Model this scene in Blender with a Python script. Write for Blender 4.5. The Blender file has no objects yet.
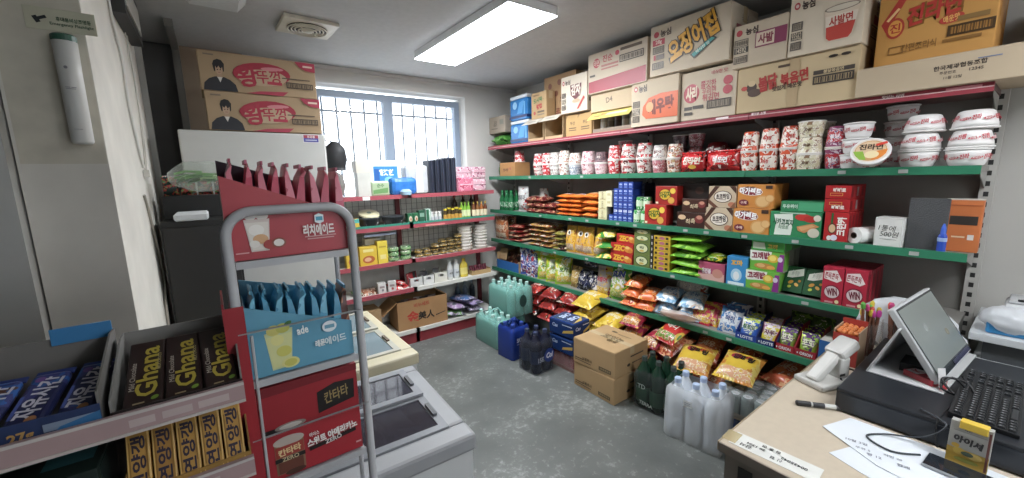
import bpy, bmesh, math, random
from mathutils import Vector, Matrix, noise
S = bpy.context.scene
COL = S.collection
PI = math.pi
R = math.radians

# ------------------------------------------------------------------ camera, world, lights, exposure
CAM_H = 1.55
cam = bpy.data.objects.new('camera', bpy.data.cameras.new('camera'))
COL.objects.link(cam)
cam.data.sensor_width = 36.0
cam.data.lens = 36.0 * 398.14 / 1024
cam.data.clip_start = 0.02
yaw, pitch, roll = 0.638766, 0.158583, -0.024757
fw = Vector((math.sin(yaw) * math.cos(pitch), math.cos(yaw) * math.cos(pitch), -math.sin(pitch)))
rt = Vector((math.cos(yaw), -math.sin(yaw), 0))
up = rt.cross(fw)
r2 = rt * math.cos(roll) + up * math.sin(roll)
u2 = up * math.cos(roll) - rt * math.sin(roll)
cam.matrix_world = Matrix(((r2.x, u2.x, -fw.x, 0), (r2.y, u2.y, -fw.y, 0), (r2.z, u2.z, -fw.z, CAM_H), (0, 0, 0, 1)))
S.camera = cam
S.view_settings.view_transform = 'Standard'
S.view_settings.look = 'None'
S.view_settings.gamma = 1.0
S.view_settings.use_curve_mapping = False
S.view_settings.exposure = 0.0
W = bpy.data.worlds.new('overcast_sky')
S.world = W
W.use_nodes = True
bg = W.node_tree.nodes['Background']
bg.inputs[0].default_value = (0.86, 0.93, 1.0, 1)
bg.inputs[1].default_value = 5.0


def area(name, loc, sx, sy, power, color, rot=(0, 0, 0)):
    l = bpy.data.lights.new(name, 'AREA')
    l.shape = 'RECTANGLE'
    l.size, l.size_y, l.energy, l.color = sx, sy, power, color
    o = bpy.data.objects.new(name, l)
    COL.objects.link(o)
    o.location = loc
    o.rotation_euler = rot
    return o


CEIL = 2.52
area('ceiling_lamp_light', (1.56, 2.46, CEIL - 0.062), 0.30, 1.16, 46, (0.93, 0.97, 1.0))
area('counter_lamp_light', (1.55, -0.75, CEIL - 0.062), 0.30, 1.16, 20, (0.95, 0.98, 1.0))
area('window_portal', (1.53, 4.1, 1.85), 1.5, 1.1, 1, (1, 1, 1), (R(-90), 0, 0)).data.cycles.is_portal = True

# ------------------------------------------------------------------ materials
MATS = {}


def lin(h):
    h = h.lstrip('#')
    if len(h) == 3:
        h = ''.join(c * 2 for c in h)
    c = [((v / 12.92) if v <= 0.04045 else ((v + 0.055) / 1.055) ** 2.4) for v in (int(h[i:i + 2], 16) / 255 for i in (0, 2, 4))]
    g = 0.3 * c[0] + 0.5 * c[1] + 0.2 * c[2]
    return tuple(g + (v - g) * 0.92 for v in c) + (1.0,)


def nodes(m):
    m.use_nodes = True
    t = m.node_tree
    return t.nodes, t.links, t.nodes['Principled BSDF']


def M(h, rough=0.55, metal=0.0, var=0.10, scale=9.0, bump=0.0, emit=0.0):
    """plain material with a fine procedural variation in tone"""
    k = (h, rough, metal, var, scale, bump, emit)
    if k in MATS:
        return MATS[k]
    m = bpy.data.materials.new('surface_' + h.strip('#'))
    n, l, p = nodes(m)
    c = lin(h)
    m.diffuse_color = c
    p.inputs['Roughness'].default_value = rough
    p.inputs['Metallic'].default_value = metal
    if var > 0 or bump > 0:
        tc = n.new('ShaderNodeTexCoord')
        nz = n.new('ShaderNodeTexNoise')
        nz.inputs['Scale'].default_value = scale
        nz.inputs['Detail'].default_value = 4
        l.new(tc.outputs['Object'], nz.inputs['Vector'])
        cr = n.new('ShaderNodeValToRGB')
        cr.color_ramp.elements[0].position = 0.25
        cr.color_ramp.elements[1].position = 0.75
        cr.color_ramp.elements[0].color = tuple(v * (1 - var) for v in c[:3]) + (1,)
        cr.color_ramp.elements[1].color = tuple(min(1, v * (1 + var)) for v in c[:3]) + (1,)
        l.new(nz.outputs['Fac'], cr.inputs['Fac'])
        l.new(cr.outputs['Color'], p.inputs['Base Color'])
        if bump > 0:
            b = n.new('ShaderNodeBump')
            b.inputs['Strength'].default_value = bump
            b.inputs['Distance'].default_value = 0.01
            l.new(nz.outputs['Fac'], b.inputs['Height'])
            l.new(b.outputs['Normal'], p.inputs['Normal'])
    else:
        p.inputs['Base Color'].default_value = c
    if emit > 0:
        p.inputs['Emission Color'].default_value = c
        p.inputs['Emission Strength'].default_value = emit
    MATS[k] = m
    return m


def MP(base, others, scale=30.0, rough=0.35, seed=0.0, sz=(1, 1, 1)):
    """printed packaging: a base colour with crisp blotches of the other inks"""
    k = ('MP', base, tuple(others), scale, rough, seed, sz)
    if k in MATS:
        return MATS[k]
    m = bpy.data.materials.new('print_' + base.strip('#'))
    n, l, p = nodes(m)
    p.inputs['Roughness'].default_value = rough
    tc = n.new('ShaderNodeTexCoord')
    mp = n.new('ShaderNodeMapping')
    mp.inputs['Location'].default_value = (seed, seed * 1.7, seed * 0.6)
    mp.inputs['Scale'].default_value = sz
    nz = n.new('ShaderNodeTexNoise')
    nz.inputs['Scale'].default_value = scale
    nz.inputs['Detail'].default_value = 2.5
    nz.inputs['Distortion'].default_value = 0.6
    cr = n.new('ShaderNodeValToRGB')
    cr.color_ramp.interpolation = 'CONSTANT'
    cols = [base] + list(others)
    pos = [0.0, 0.51, 0.575, 0.65][:len(cols)]
    e = cr.color_ramp.elements
    while len(e) < len(cols):
        e.new(0.5)
    for i, c in enumerate(cols):
        e[i].position = pos[i]
        e[i].color = lin(c)
    l.new(tc.outputs['Object'], mp.inputs['Vector'])
    l.new(mp.outputs['Vector'], nz.inputs['Vector'])
    l.new(nz.outputs['Fac'], cr.inputs['Fac'])
    l.new(cr.outputs['Color'], p.inputs['Base Color'])
    m.diffuse_color = lin(base)
    MATS[k] = m
    return m


def MF(h='ffffff', alpha=0.25, rough=0.12):
    """clear film or glass: mostly see-through with a glossy skin"""
    k = ('MF', h, alpha, rough)
    if k in MATS:
        return MATS[k]
    m = bpy.data.materials.new('film_' + h.strip('#'))
    n, l, p = nodes(m)
    p.inputs['Base Color'].default_value = lin(h)
    p.inputs['Roughness'].default_value = rough
    tr = n.new('ShaderNodeBsdfTransparent')
    tr.inputs[0].default_value = tuple(0.5 + 0.5 * v for v in lin(h)[:3]) + (1,)
    mx = n.new('ShaderNodeMixShader')
    fr = n.new('ShaderNodeLayerWeight')
    fr.inputs['Blend'].default_value = 0.3
    ad = n.new('ShaderNodeMath')
    ad.operation = 'MULTIPLY_ADD'
    ad.use_clamp = True
    ad.inputs[1].default_value = 0.25
    ad.inputs[2].default_value = alpha
    l.new(fr.outputs['Facing'], ad.inputs[0])
    l.new(ad.outputs[0], mx.inputs[0])
    l.new(tr.outputs[0], mx.inputs[1])
    l.new(p.outputs[0], mx.inputs[2])
    out = n['Material Output']
    l.new(mx.outputs[0], out.inputs['Surface'])
    MATS[k] = m
    return m


def asmat(c, **kw):
    return c if isinstance(c, bpy.types.Material) else M(c, **kw)


# ------------------------------------------------------------------ mesh builder
class MB:
    def __init__(s):
        s.v, s.f, s.mi, s.mats = [], [], [], []

    def mid(s, m):
        m = asmat(m)
        if m not in s.mats:
            s.mats.append(m)
        return s.mats.index(m)

    def add(s, vs, fs, m):
        o = len(s.v)
        i = s.mid(m)
        s.v += [tuple(v) for v in vs]
        for f in fs:
            s.f.append([o + a for a in f])
            s.mi.append(i)
        return s

    def box(s, a, b, m):
        (x0, y0, z0), (x1, y1, z1) = a, b
        return s.add([(x0, y0, z0), (x1, y0, z0), (x1, y1, z0), (x0, y1, z0), (x0, y0, z1), (x1, y0, z1), (x1, y1, z1), (x0, y1, z1)],
                     [(0, 3, 2, 1), (4, 5, 6, 7), (0, 1, 5, 4), (1, 2, 6, 5), (2, 3, 7, 6), (3, 0, 4, 7)], m)

    def prism(s, pts, y0, y1, m):
        """outline in the xz plane swept along y"""
        n = len(pts)
        vs = [(x, y0, z) for x, z in pts] + [(x, y1, z) for x, z in pts]
        fs = [list(range(n)), list(range(2 * n - 1, n - 1, -1))]
        fs += [(i, i + n, (i + 1) % n + n, (i + 1) % n) for i in range(n)]
        return s.add(vs, fs, m)

    def lathe(s, prof, m, seg=20, c=(0, 0, 0), cap=True, wob=None):
        vs, fs = [], []
        n = len(prof)
        for i in range(seg):
            a = 2 * PI * i / seg
            for r, z in prof:
                q = r * (wob(a) if wob else 1)
                vs.append((c[0] + q * math.cos(a), c[1] + q * math.sin(a), c[2] + z))
        for i in range(seg):
            j = (i + 1) % seg
            for k in range(n - 1):
                fs.append((i * n + k, j * n + k, j * n + k + 1, i * n + k + 1))
        if cap:
            fs.append([i * n for i in range(seg)][::-1])
            fs.append([i * n + n - 1 for i in range(seg)])
        return s.add(vs, fs, m)

    def tube(s, pts, r, m, seg=8, closed=False):
        pts = [Vector(p) for p in pts]
        n = len(pts)
        vs, fs = [], []
        ref = None
        for i, p in enumerate(pts):
            a = pts[i - 1] if (i > 0 or closed) else p
            b = pts[(i + 1) % n] if (i < n - 1 or closed) else p
            t = (b - a).normalized()
            if ref is None:
                ref = Vector((0, 0, 1)) if abs(t.z) < 0.9 else Vector((1, 0, 0))
            x = (ref - t * ref.dot(t)).normalized()
            ref = x
            y = t.cross(x)
            for k in range(seg):
                w = 2 * PI * k / seg
                vs.append(p + x * (r * math.cos(w)) + y * (r * math.sin(w)))
        for i in range(n if closed else n - 1):
            j = (i + 1) % n
            for k in range(seg):
                l = (k + 1) % seg
                fs.append((i * seg + k, j * seg + k, j * seg + l, i * seg + l))
        if not closed:
            fs.append([k for k in range(seg)][::-1])
            fs.append([(n - 1) * seg + k for k in range(seg)])
        return s.add(vs, fs, m)

    def mesh(s, name, smooth=False):
        me = bpy.data.meshes.new(name)
        me.from_pydata(s.v, [], s.f)
        for m in s.mats:
            me.materials.append(m)
        me.polygons.foreach_set('material_index', s.mi)
        if smooth:
            me.polygons.foreach_set('use_smooth', [True] * len(s.f))
        me.update()
        return me


def obj(name, mb, parent=None, smooth=False, bevel=0.0, loc=(0, 0, 0), rot=(0, 0, 0), solid=0.0):
    me = mb.mesh(name, smooth) if isinstance(mb, MB) else mb
    o = bpy.data.objects.new(name, me)
    COL.objects.link(o)
    o.parent = parent
    o.location = loc
    o.rotation_euler = rot
    if bevel > 0:
        md = o.modifiers.new('bevel', 'BEVEL')
        md.width = bevel
        md.segments = 2
        md.limit_method = 'ANGLE'
    if solid:
        md = o.modifiers.new('solid', 'SOLIDIFY')
        md.thickness = solid
        md.offset = 0
    return o


def tag(o, label, cat, group=None, kind=None):
    if label:
        o['label'] = label
    if cat:
        o['category'] = cat
    if group:
        o['group'] = group
    if kind:
        o['kind'] = kind
    return o


def empty(name, label=None, cat=None, loc=(0, 0, 0), rot=(0, 0, 0), group=None):
    o = bpy.data.objects.new(name, None)
    COL.objects.link(o)
    o.empty_display_size = 0.05
    o.location = loc
    o.rotation_euler = rot
    return tag(o, label, cat, group)


def struct(name, mb, bevel=0.0, parent=None):
    o = obj(name, mb, parent, bevel=bevel)
    o['kind'] = 'structure'
    return o


def dup(root, loc=None, rot=None, label=None):
    def cp(o, par):
        c = o.copy()
        COL.objects.link(c)
        c.parent = par
        for ch in KIDS.get(o, None) or [x for x in o.children]:
            cp(ch, c)
        return c
    c = cp(root, None)
    if loc is not None:
        c.location = loc
    if rot is not None:
        c.rotation_euler = rot
    if label:
        c['label'] = label
    return c


KIDS = {}

# ------------------------------------------------------------------ flat print: lettering and shapes
TXT = {}


def text_mesh(t, bold=0.0):
    k = (t, bold)
    if k not in TXT:
        cu = bpy.data.curves.new('t', 'FONT')
        cu.body = t
        cu.resolution_u = 2
        cu.offset = bold
        cu.align_x = 'LEFT'
        o = bpy.data.objects.new('t', cu)
        COL.objects.link(o)
        me = bpy.data.meshes.new_from_object(o)
        vs = [(v.co.x, v.co.y) for v in me.vertices]
        fs = [list(p.vertices) for p in me.polygons]
        bpy.data.objects.remove(o)
        bpy.data.curves.remove(cu)
        bpy.data.meshes.remove(me)
        if vs:
            x0, x1 = min(v[0] for v in vs), max(v[0] for v in vs)
            y0, y1 = min(v[1] for v in vs), max(v[1] for v in vs)
            vs = [((x - (x0 + x1) / 2) / (y1 - y0), (y - (y0 + y1) / 2) / (y1 - y0)) for x, y in vs]
            w = (x1 - x0) / (y1 - y0)
        else:
            w = 1
        TXT[k] = (vs, fs, w)
    return TXT[k]


def shapes2d(W_, H_, shapes):
    """yields (points, faces, colour) in metres; shape numbers are fractions of the half width and half height"""
    a, b = W_ / 2, H_ / 2
    for s in shapes:
        k = s[0]
        if k == 'r':
            _, x, y, w, h, c = s[:6]
            g = R(s[6]) if len(s) > 6 else 0
            pts = [(-w * a, -h * b), (w * a, -h * b), (w * a, h * b), (-w * a, h * b)]
            pts = [(x * a + p * math.cos(g) - q * math.sin(g), y * b + p * math.sin(g) + q * math.cos(g)) for p, q in pts]
            yield pts, [(0, 1, 2, 3)], c
        elif k == 'e':
            _, x, y, w, h, c = s[:6]
            g = R(s[6]) if len(s) > 6 else 0
            pts = []
            for i in range(20):
                t = 2 * PI * i / 20
                p, q = w * a * math.cos(t), h * b * math.sin(t)
                pts.append((x * a + p * math.cos(g) - q * math.sin(g), y * b + p * math.sin(g) + q * math.cos(g)))
            yield pts, [list(range(20))], c
        elif k == 'p':
            yield [(x * a, y * b) for x, y in s[1]], [list(range(len(s[1])))], s[2]
        elif k == 'o':      # outlined frame
            _, x, y, w, h, c = s[:6]
            t = s[6] * min(a, b) if len(s) > 6 else 0.03 * min(a, b)
            x0, x1, y0, y1 = x * a - w * a, x * a + w * a, y * b - h * b, y * b + h * b
            pts = [(x0, y0), (x1, y0), (x1, y1), (x0, y1), (x0 + t, y0 + t), (x1 - t, y0 + t), (x1 - t, y1 - t), (x0 + t, y1 - t)]
            yield pts, [(0, 1, 5, 4), (1, 2, 6, 5), (2, 3, 7, 6), (3, 0, 4, 7)], c
        elif k == 'b':      # bar code
            _, x, y, w, h, c = s[:6]
            n = 15
            pts, fs = [], []
            for i in range(n):
                q = x * a - w * a + 2 * w * a * (i + 0.2) / n
                t = 2 * w * a / n * (0.3 + 0.4 * ((i * 7) % 3) / 2)
                o = len(pts)
                pts += [(q, y * b - h * b), (q + t, y * b - h * b), (q + t, y * b + h * b), (q, y * b + h * b)]
                fs.append((o, o + 1, o + 2, o + 3))
            yield pts, fs, c
        elif k == 't':      # text: x, y, height, string, colour, angle, maximum width, bold, slant
            _, x, y, h, t, c = s[:6]
            g = R(s[6]) if len(s) > 6 else 0
            mw = s[7] if len(s) > 7 else 1.8
            bd = s[8] if len(s) > 8 else 0.02
            sl = s[9] if len(s) > 9 else 0.0
            vs, fs, w = text_mesh(t, bd)
            hh = h * (b if abs(math.sin(g)) < 0.7 else a) * 2
            sx = hh
            lim = mw * (a if abs(math.sin(g)) < 0.7 else b)
            if mw < 0:
                sx = -lim / w
            elif w * sx > lim:
                sx = lim / w
            pts = [((p + sl * q) * sx, q * hh) for p, q in vs]
            pts = [(x * a + p * math.cos(g) - q * math.sin(g), y * b + p * math.sin(g) + q * math.cos(g)) for p, q in pts]
            yield pts, fs, c


def decal(name, parent, W_, H_, org, u, v, shapes, off=0.0008, wrap=None, rough=0.4):
    u, v = Vector(u), Vector(v)
    n = u.cross(v).normalized()
    org = Vector(org)
    mb = MB()
    for i, (pts, fs, c) in enumerate(shapes2d(W_, H_, shapes)):
        d = off + i * 0.00035
        if wrap:
            vs = [wrap(x, y, d) for x, y in pts]
        else:
            vs = [org + u * x + v * y + n * d for x, y in pts]
        mb.add(vs, fs, asmat(c, rough=rough, var=0.0) if isinstance(c, str) else c)
    return obj(name, mb, parent)


def face(o, which, w, d, h, shapes, name='printed_front', off=0.0008):
    if which == 'F':
        return decal(name, o, w, h, (0, 0, h / 2), (1, 0, 0), (0, 0, 1), shapes, off)
    if which == 'R':
        return decal(name, o, d, h, (w / 2, d / 2, h / 2), (0, 1, 0), (0, 0, 1), shapes, off)
    if which == 'L':
        return decal(name, o, d, h, (-w / 2, d / 2, h / 2), (0, -1, 0), (0, 0, 1), shapes, off)
    if which == 'T':
        return decal(name, o, w, d, (0, d / 2, h), (1, 0, 0), (0, 1, 0), shapes, off)


# ------------------------------------------------------------------ generators of goods (local frame: x right, front at y = 0 looking to -y, z up)
def snackbox(name, label, cat, w, d, h, col, F=None, Rt=None, T=None, group=None, loc=(0, 0, 0), rot=(0, 0, 0), flap=True):
    m = asmat(col, rough=0.4)
    o = obj(name, MB().box((-w / 2, 0, 0), (w / 2, d, h), m), None, bevel=0.0015, loc=loc, rot=rot)
    tag(o, label, cat, group)
    if F:
        face(o, 'F', w, d, h, F, 'printed_front')
    if Rt:
        face(o, 'R', w, d, h, Rt, 'printed_side')
    if T:
        face(o, 'T', w, d, h, T, 'printed_top')
    if flap:
        mb = MB().box((w / 2, d * 0.12, h * 0.1), (w / 2 + 0.0012, d * 0.88, h * 0.93), m)
        obj('end_flap', mb, o)
    return o


KR = 'b08d62'


def carton(name, label, w, d, h, col='c2a883', F=None, Rt=None, T=None, loc=(0, 0, 0), rot=(0, 0, 0), group=None, tape='cbb48e', cat='carton'):
    o = obj(name, MB().box((-w / 2, 0, 0), (w / 2, d, h), M(col, rough=0.8, var=0.06, scale=5)), None, bevel=0.004, loc=loc, rot=rot)
    tag(o, label, cat, group)
    top = MB()
    m2 = M(col, rough=0.8, var=0.07, scale=6)
    top.box((-w / 2 + 0.003, 0.002, h), (w / 2 - 0.003, d / 2 - 0.0012, h + 0.003), m2)
    obj('top_flap', top, o)
    obj('top_flap', MB().box((-w / 2 + 0.003, d / 2 + 0.0012, h), (w / 2 - 0.003, d - 0.002, h + 0.003), m2), o)
    tp = M(tape, rough=0.25, var=0.04)
    obj('sealing_tape', MB().box((-w / 2 - 0.0008, d / 2 - 0.024, h + 0.003), (w / 2 + 0.0008, d / 2 + 0.024, h + 0.0036), tp)
        .box((w / 2 + 0.0003, d / 2 - 0.024, h * 0.72), (w / 2 + 0.0009, d / 2 + 0.024, h + 0.003), tp), o)
    if F:
        face(o, 'F', w, d, h, F, 'printed_front')
    if Rt:
        face(o, 'R', w, d, h, Rt, 'printed_side')
    if T:
        face(o, 'T', w, d, h + 0.0036, T, 'printed_top')
    return o


def coneprint(r0, r1, h, z0=0.0):
    """maps flat print on to the front (-y) of a cone that starts with radius r0 at z0"""
    def f(x, y, d):
        t = (y - z0) / h
        r = r0 + (r1 - r0) * t
        a = -PI / 2 + x / ((r0 + r1) / 2)
        return ((r + d) * math.cos(a), (r + d) * math.sin(a), y)
    return f


def cup(name, label, base, band, txt, tcol, r0=0.044, r1=0.056, h=0.104, flip=False, loc=(0, 0, 0), rz=0.0, group=None, lid='e9e3da', blot=None, cat='cup noodle'):
    """paper cup noodle; flipped ones stand on their lids. origin at the base centre"""
    o = empty(name, label, cat, loc, (0, 0, rz), group)
    fz = (lambda z: h - z) if flip else (lambda z: z)
    rr = lambda z: r0 + (r1 - r0) * z / h
    body = MP(base, blot, 34, 0.35, seed=len(txt) + r0 * 90) if blot else M(base, rough=0.35)
    pr = [(r0 - 0.003, 0.0), (r0, 0.004), (rr(h - 0.006), h - 0.006)]
    def prof(p):
        p = [(r, fz(z)) for r, z in p]
        return p[::-1] if flip else p
    obj('cup_body', MB().lathe(prof(pr), body, 22), o, smooth=False)
    obj('rim', MB().lathe(prof([(rr(h - 0.006), h - 0.006), (r1 + 0.003, h - 0.005), (r1 + 0.003, h - 0.001), (r1, h)]), M('f0ece6', rough=0.4), 22), o)
    obj('lid', MB().lathe(prof([(r1 - 0.001, h), (r1 - 0.002, h + 0.0008)]), M(lid, rough=0.3), 22), o)
    z0, z1 = h * 0.16, h * 0.74
    obj('printed_band', MB().lathe(prof([(rr(z0) + 0.0006, z0), (rr(z1) + 0.0006, z1)]), MP(band, (blot or [base]) + [base], 55, 0.35, r0 * 50 + len(name)) if True else None, 22, cap=False), o)
    fr = coneprint(rr(0), rr(h), h) if not flip else coneprint(rr(h), rr(0), h)
    if txt:
        zc = fz(h * 0.46)
        decal('lettering', o, r1 * 1.7, h, (0, 0, 0), (1, 0, 0), (0, 0, 1), [('t', 0, 0, 0.2, txt, tcol, 0, 1.0, 0.03)], wrap=lambda x, y, d: fr(x, y + zc, d + 0.0012))
    return o


def bowl(name, label, txt, tcol='c8283c', r0=0.05, r1=0.068, h=0.066, flip=False, loc=(0, 0, 0), rz=0.0, group=None, col='eceae8', rot=None, lidcol='f2f0ee', extra=None):
    o = empty(name, label, 'noodle bowl', loc, rot or (0, 0, rz), group)
    fz = (lambda z: h - z) if flip else (lambda z: z)
    def prof(p):
        p = [(r, fz(z)) for r, z in p]
        return p[::-1] if flip else p
    m = M(col, rough=0.4, var=0.02)
    rr = lambda z: r0 + (r1 - r0) * math.sin(PI / 2 * max(0, min(1, z / h))) ** 0.9
    obj('bowl_body', MB().lathe(prof([(r0 - 0.012, 0.0), (r0 - 0.003, 0.003)] + [(rr(h * t), h * t) for t in (0.1, 0.3, 0.5, 0.7, 0.88)]), m, 28), o, smooth=True)
    obj('rim', MB().lathe(prof([(rr(h * 0.88), h * 0.9), (r1 + 0.004, h * 0.91), (r1 + 0.005, h * 0.97), (r1 + 0.001, h)]), m, 28), o)
    obj('lid', MB().lathe(prof([(r1 - 0.0005, h), (r1 - 0.002, h + 0.001)]), M(lidcol, rough=0.25), 28), o)
    def f(x, y, d):
        r = rr(fz(y)) + d
        a = -PI / 2 + x / r1
        return (r * math.cos(a), r * math.sin(a), y)
    zc = fz(h * 0.48)
    sh = []
    for q in (-1.65, -0.62, 0.42, 1.45):
        sh += [('e', q, 0.0, 0.27, 0.12, tcol, 10), ('t', q, 0.0, 0.14, txt, 'ece2e0', 10, 0.4, 0.02, 0.2), ('t', q + 0.5, 0.12, 0.2, txt[:2], tcol, 10, 0.4, 0.03, 0.25)]
    decal('lettering', o, r1 * 2, h * 1.3, (0, 0, 0), (1, 0, 0), (0, 0, 1), sh, wrap=lambda x, y, d: f(x, y + zc, d + 0.003))
    if extra:
        decal('printed_lid', o, r1 * 1.9, r1 * 1.9, (0, 0, h + 0.001), (1, 0, 0), (0, 1, 0), extra)
    return o


BAGC = {}


def body_hex(m):
    if isinstance(m, str):
        return m
    h = m.name.split('_')[-1].split('.')[0]
    return h if len(h) == 6 else 'cccccc'


def bag(name, label, w, h, t, body, panel=None, pcol2=None, txt=None, tcol='ffffff', stand=False, loc=(0, 0, 0), rot=(0, 0, 0), group=None, seed=1, cat='snack bag', shapes=None, film=False, parts=True, ts=0.2, seal=None, trot=0):
    """a filled pillow bag: crimped seals at both ends, wrinkles, a printed panel that follows the belly.
    lying: origin under the middle, belly up; standing: origin under the bottom seal, belly to -y"""
    rnd = random.Random(seed)
    sd = seed * 3.7
    NX, NY = 12, 16

    def surf(x, y, side):
        a, b = x / (w / 2), y / (h / 2)
        a, b = max(-1, min(1, a)), max(-1, min(1, b))
        e = 0.86
        bb = abs(b) / e
        if bb >= 1:
            z = 0.0009 * math.cos(40 * b)
        else:
            z = (t / 2) * max(0, 1 - abs(a) ** 2.6) ** 0.55 * max(0, 1 - bb ** 2.8) ** 0.6
            z *= 1 + 0.16 * noise.noise(Vector((a * 2.2 + sd, b * 2.4, side * 1.3)))
            z += 0.05 * t * (1 - bb) * noise.noise(Vector((a * 6 + sd, b * 3.2, side * 5)))
            z += 0.03 * t * math.sin(a * 17 + sd) * bb ** 4
        return z * side

    def warp(x, y):
        b = y / (h / 2)
        return x * (1 - 0.07 * max(0, 1 - b * b) ** 0.8) + 0.0, y

    def P(x, y, side, off=0.0):
        q, r = warp(x, y)
        z = surf(x, y, side) + side * off + t * 0.45
        return (q, -z + t * 0.45, r + h / 2) if stand else (q, r, z)

    key = (w, h, t, stand, seed, str(body), str(panel), str(pcol2), txt, str(shapes), film, seal, ts, trot)
    if key in BAGC:
        return dup(BAGC[key], loc, rot, label)
    bm_ = asmat(body, rough=0.3)

    def sheet(mb, m, cond, side, off=0.0):
        vs, fs, idx = [], [], {}
        for i in range(NX + 1):
            for j in range(NY + 1):
                idx[i, j] = len(vs)
                vs.append(P(-w / 2 + w * i / NX, -h / 2 + h * j / NY, side, off))
        for i in range(NX):
            for j in range(NY):
                a, b = (i + 0.5) / NX * 2 - 1, (j + 0.5) / NY * 2 - 1
                if cond(a, b):
                    q = (idx[i, j], idx[i + 1, j], idx[i + 1, j + 1], idx[i, j + 1])
                    fs.append(q if (side > 0) != stand or True else q[::-1])
        if side < 0:
            fs = [f[::-1] for f in fs]
        mb.add(vs, fs, m)
    # body
    mb = MB()
    sheet(mb, bm_, lambda a, b: abs(b) < 0.87, 1)
    sheet(mb, bm_, lambda a, b: abs(b) < 0.87, -1)
    o = empty(name, label, cat, loc, rot, group)
    body_o = obj('bag_body', mb, o, smooth=True)
    sm = asmat(seal or body, rough=0.3)
    for sgn, nm in ((1, 'top_seal'), (-1, 'bottom_seal')):
        mb = MB()
        n = 22
        vs, fs = [], []
        for i in range(n + 1):
            x = -w / 2 + w * i / n
            zz = 0.0012 if i % 2 else -0.0012
            for yy in (0.84, 0.93, 1.0 - (0.012 if i % 2 else 0)):
                p = P(x, sgn * yy * h / 2, 1)
                vs.append((p[0], p[1] + zz, p[2]) if stand else (p[0], p[1], p[2] + zz))
        for i in range(n):
            for k in range(2):
                q = (i * 3 + k, i * 3 + k + 1, i * 3 + k + 4, i * 3 + k + 3)
                fs.append(q)
        mb.add(vs, fs, sm)
        obj(nm, mb, o)
    if panel:
        mb = MB()
        if isinstance(panel, str) and not film:
            panel = MP(panel, [body_hex(body), pcol2 or 'e6dfd0', panel], 42, 0.3, seed * 0.37)
        sheet(mb, asmat(panel, rough=0.3), lambda a, b: (a * 1.15) ** 2 + (b * 1.35 - 0.15) ** 2 < 0.75, 1, 0.0012)
        obj('printed_panel', mb, o, smooth=True)
    if pcol2:
        mb = MB()
        sheet(mb, MP(pcol2, ['e8dcc0', body_hex(body), pcol2], 50, 0.3, seed * 0.7) if isinstance(pcol2, str) else pcol2, lambda a, b: -0.84 < b < -0.35 and abs(a) < 0.9, 1, 0.0016)
        obj('printed_picture', mb, o, smooth=True)
    sh = list(shapes or [])
    if txt:
        sh.append(('t', 0, 0.12, ts, txt, tcol, trot, 1.45, 0.035, 0.1))
    if sh:
        decal('lettering', o, w, h, (0, 0, 0), (1, 0, 0), (0, 1, 0), sh, wrap=lambda x, y, d: P(x, y, 1, d + 0.0028))
    BAGC[key] = o
    return o


ORD = ['first', 'second', 'third', 'fourth', 'fifth', 'sixth', 'seventh', 'eighth', 'ninth', 'tenth', 'eleventh', 'twelfth']

# ================================================================== THE SETTING
XW, YB, YF, XL = 2.95, 3.83, -1.6, -1.5       # right wall, back wall, wall behind the camera, left wall


def floor_mat():
    m = bpy.data.materials.new('worn_painted_concrete')
    n, l, p = nodes(m)
    tc = n.new('ShaderNodeTexCoord')
    a = n.new('ShaderNodeTexNoise'); a.inputs['Scale'].default_value = 3.0; a.inputs['Detail'].default_value = 6
    b = n.new('ShaderNodeTexNoise'); b.inputs['Scale'].default_value = 26.0; b.inputs['Detail'].default_value = 8; b.inputs['Roughness'].default_value = 0.7
    l.new(tc.outputs['Object'], a.inputs['Vector']); l.new(tc.outputs['Object'], b.inputs['Vector'])
    c1 = n.new('ShaderNodeValToRGB')
    c1.color_ramp.elements[0].position = 0.3; c1.color_ramp.elements[0].color = lin('5c605e')
    c1.color_ramp.elements[1].position = 0.7; c1.color_ramp.elements[1].color = lin('747875')
    l.new(a.outputs['Fac'], c1.inputs['Fac'])
    mul = n.new('ShaderNodeMath'); mul.operation = 'MULTIPLY_ADD'; mul.inputs[1].default_value = 0.55; 
    l.new(a.outputs['Fac'], mul.inputs[0]); l.new(b.outputs['Fac'], mul.inputs[2])
    c2 = n.new('ShaderNodeValToRGB')
    c2.color_ramp.elements[0].position = 0.83; c2.color_ramp.elements[0].color = (0, 0, 0, 1)
    c2.color_ramp.elements[1].position = 0.98; c2.color_ramp.elements[1].color = (1, 1, 1, 1)
    l.new(mul.outputs[0], c2.inputs['Fac'])
    mx = n.new('ShaderNodeMix'); mx.data_type = 'RGBA'
    l.new(c2.outputs['Color'], mx.inputs['Factor'])
    l.new(c1.outputs['Color'], mx.inputs[6])
    mx.inputs[7].default_value = lin('94979400'[:6])
    l.new(mx.outputs[2], p.inputs['Base Color'])
    p.inputs['Roughness'].default_value = 0.45
    bp = n.new('ShaderNodeBump'); bp.inputs['Strength'].default_value = 0.15; bp.inputs['Distance'].default_value = 0.01
    l.new(b.outputs['Fac'], bp.inputs['Height']); l.new(bp.outputs['Normal'], p.inputs['Normal'])
    return m


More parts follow.
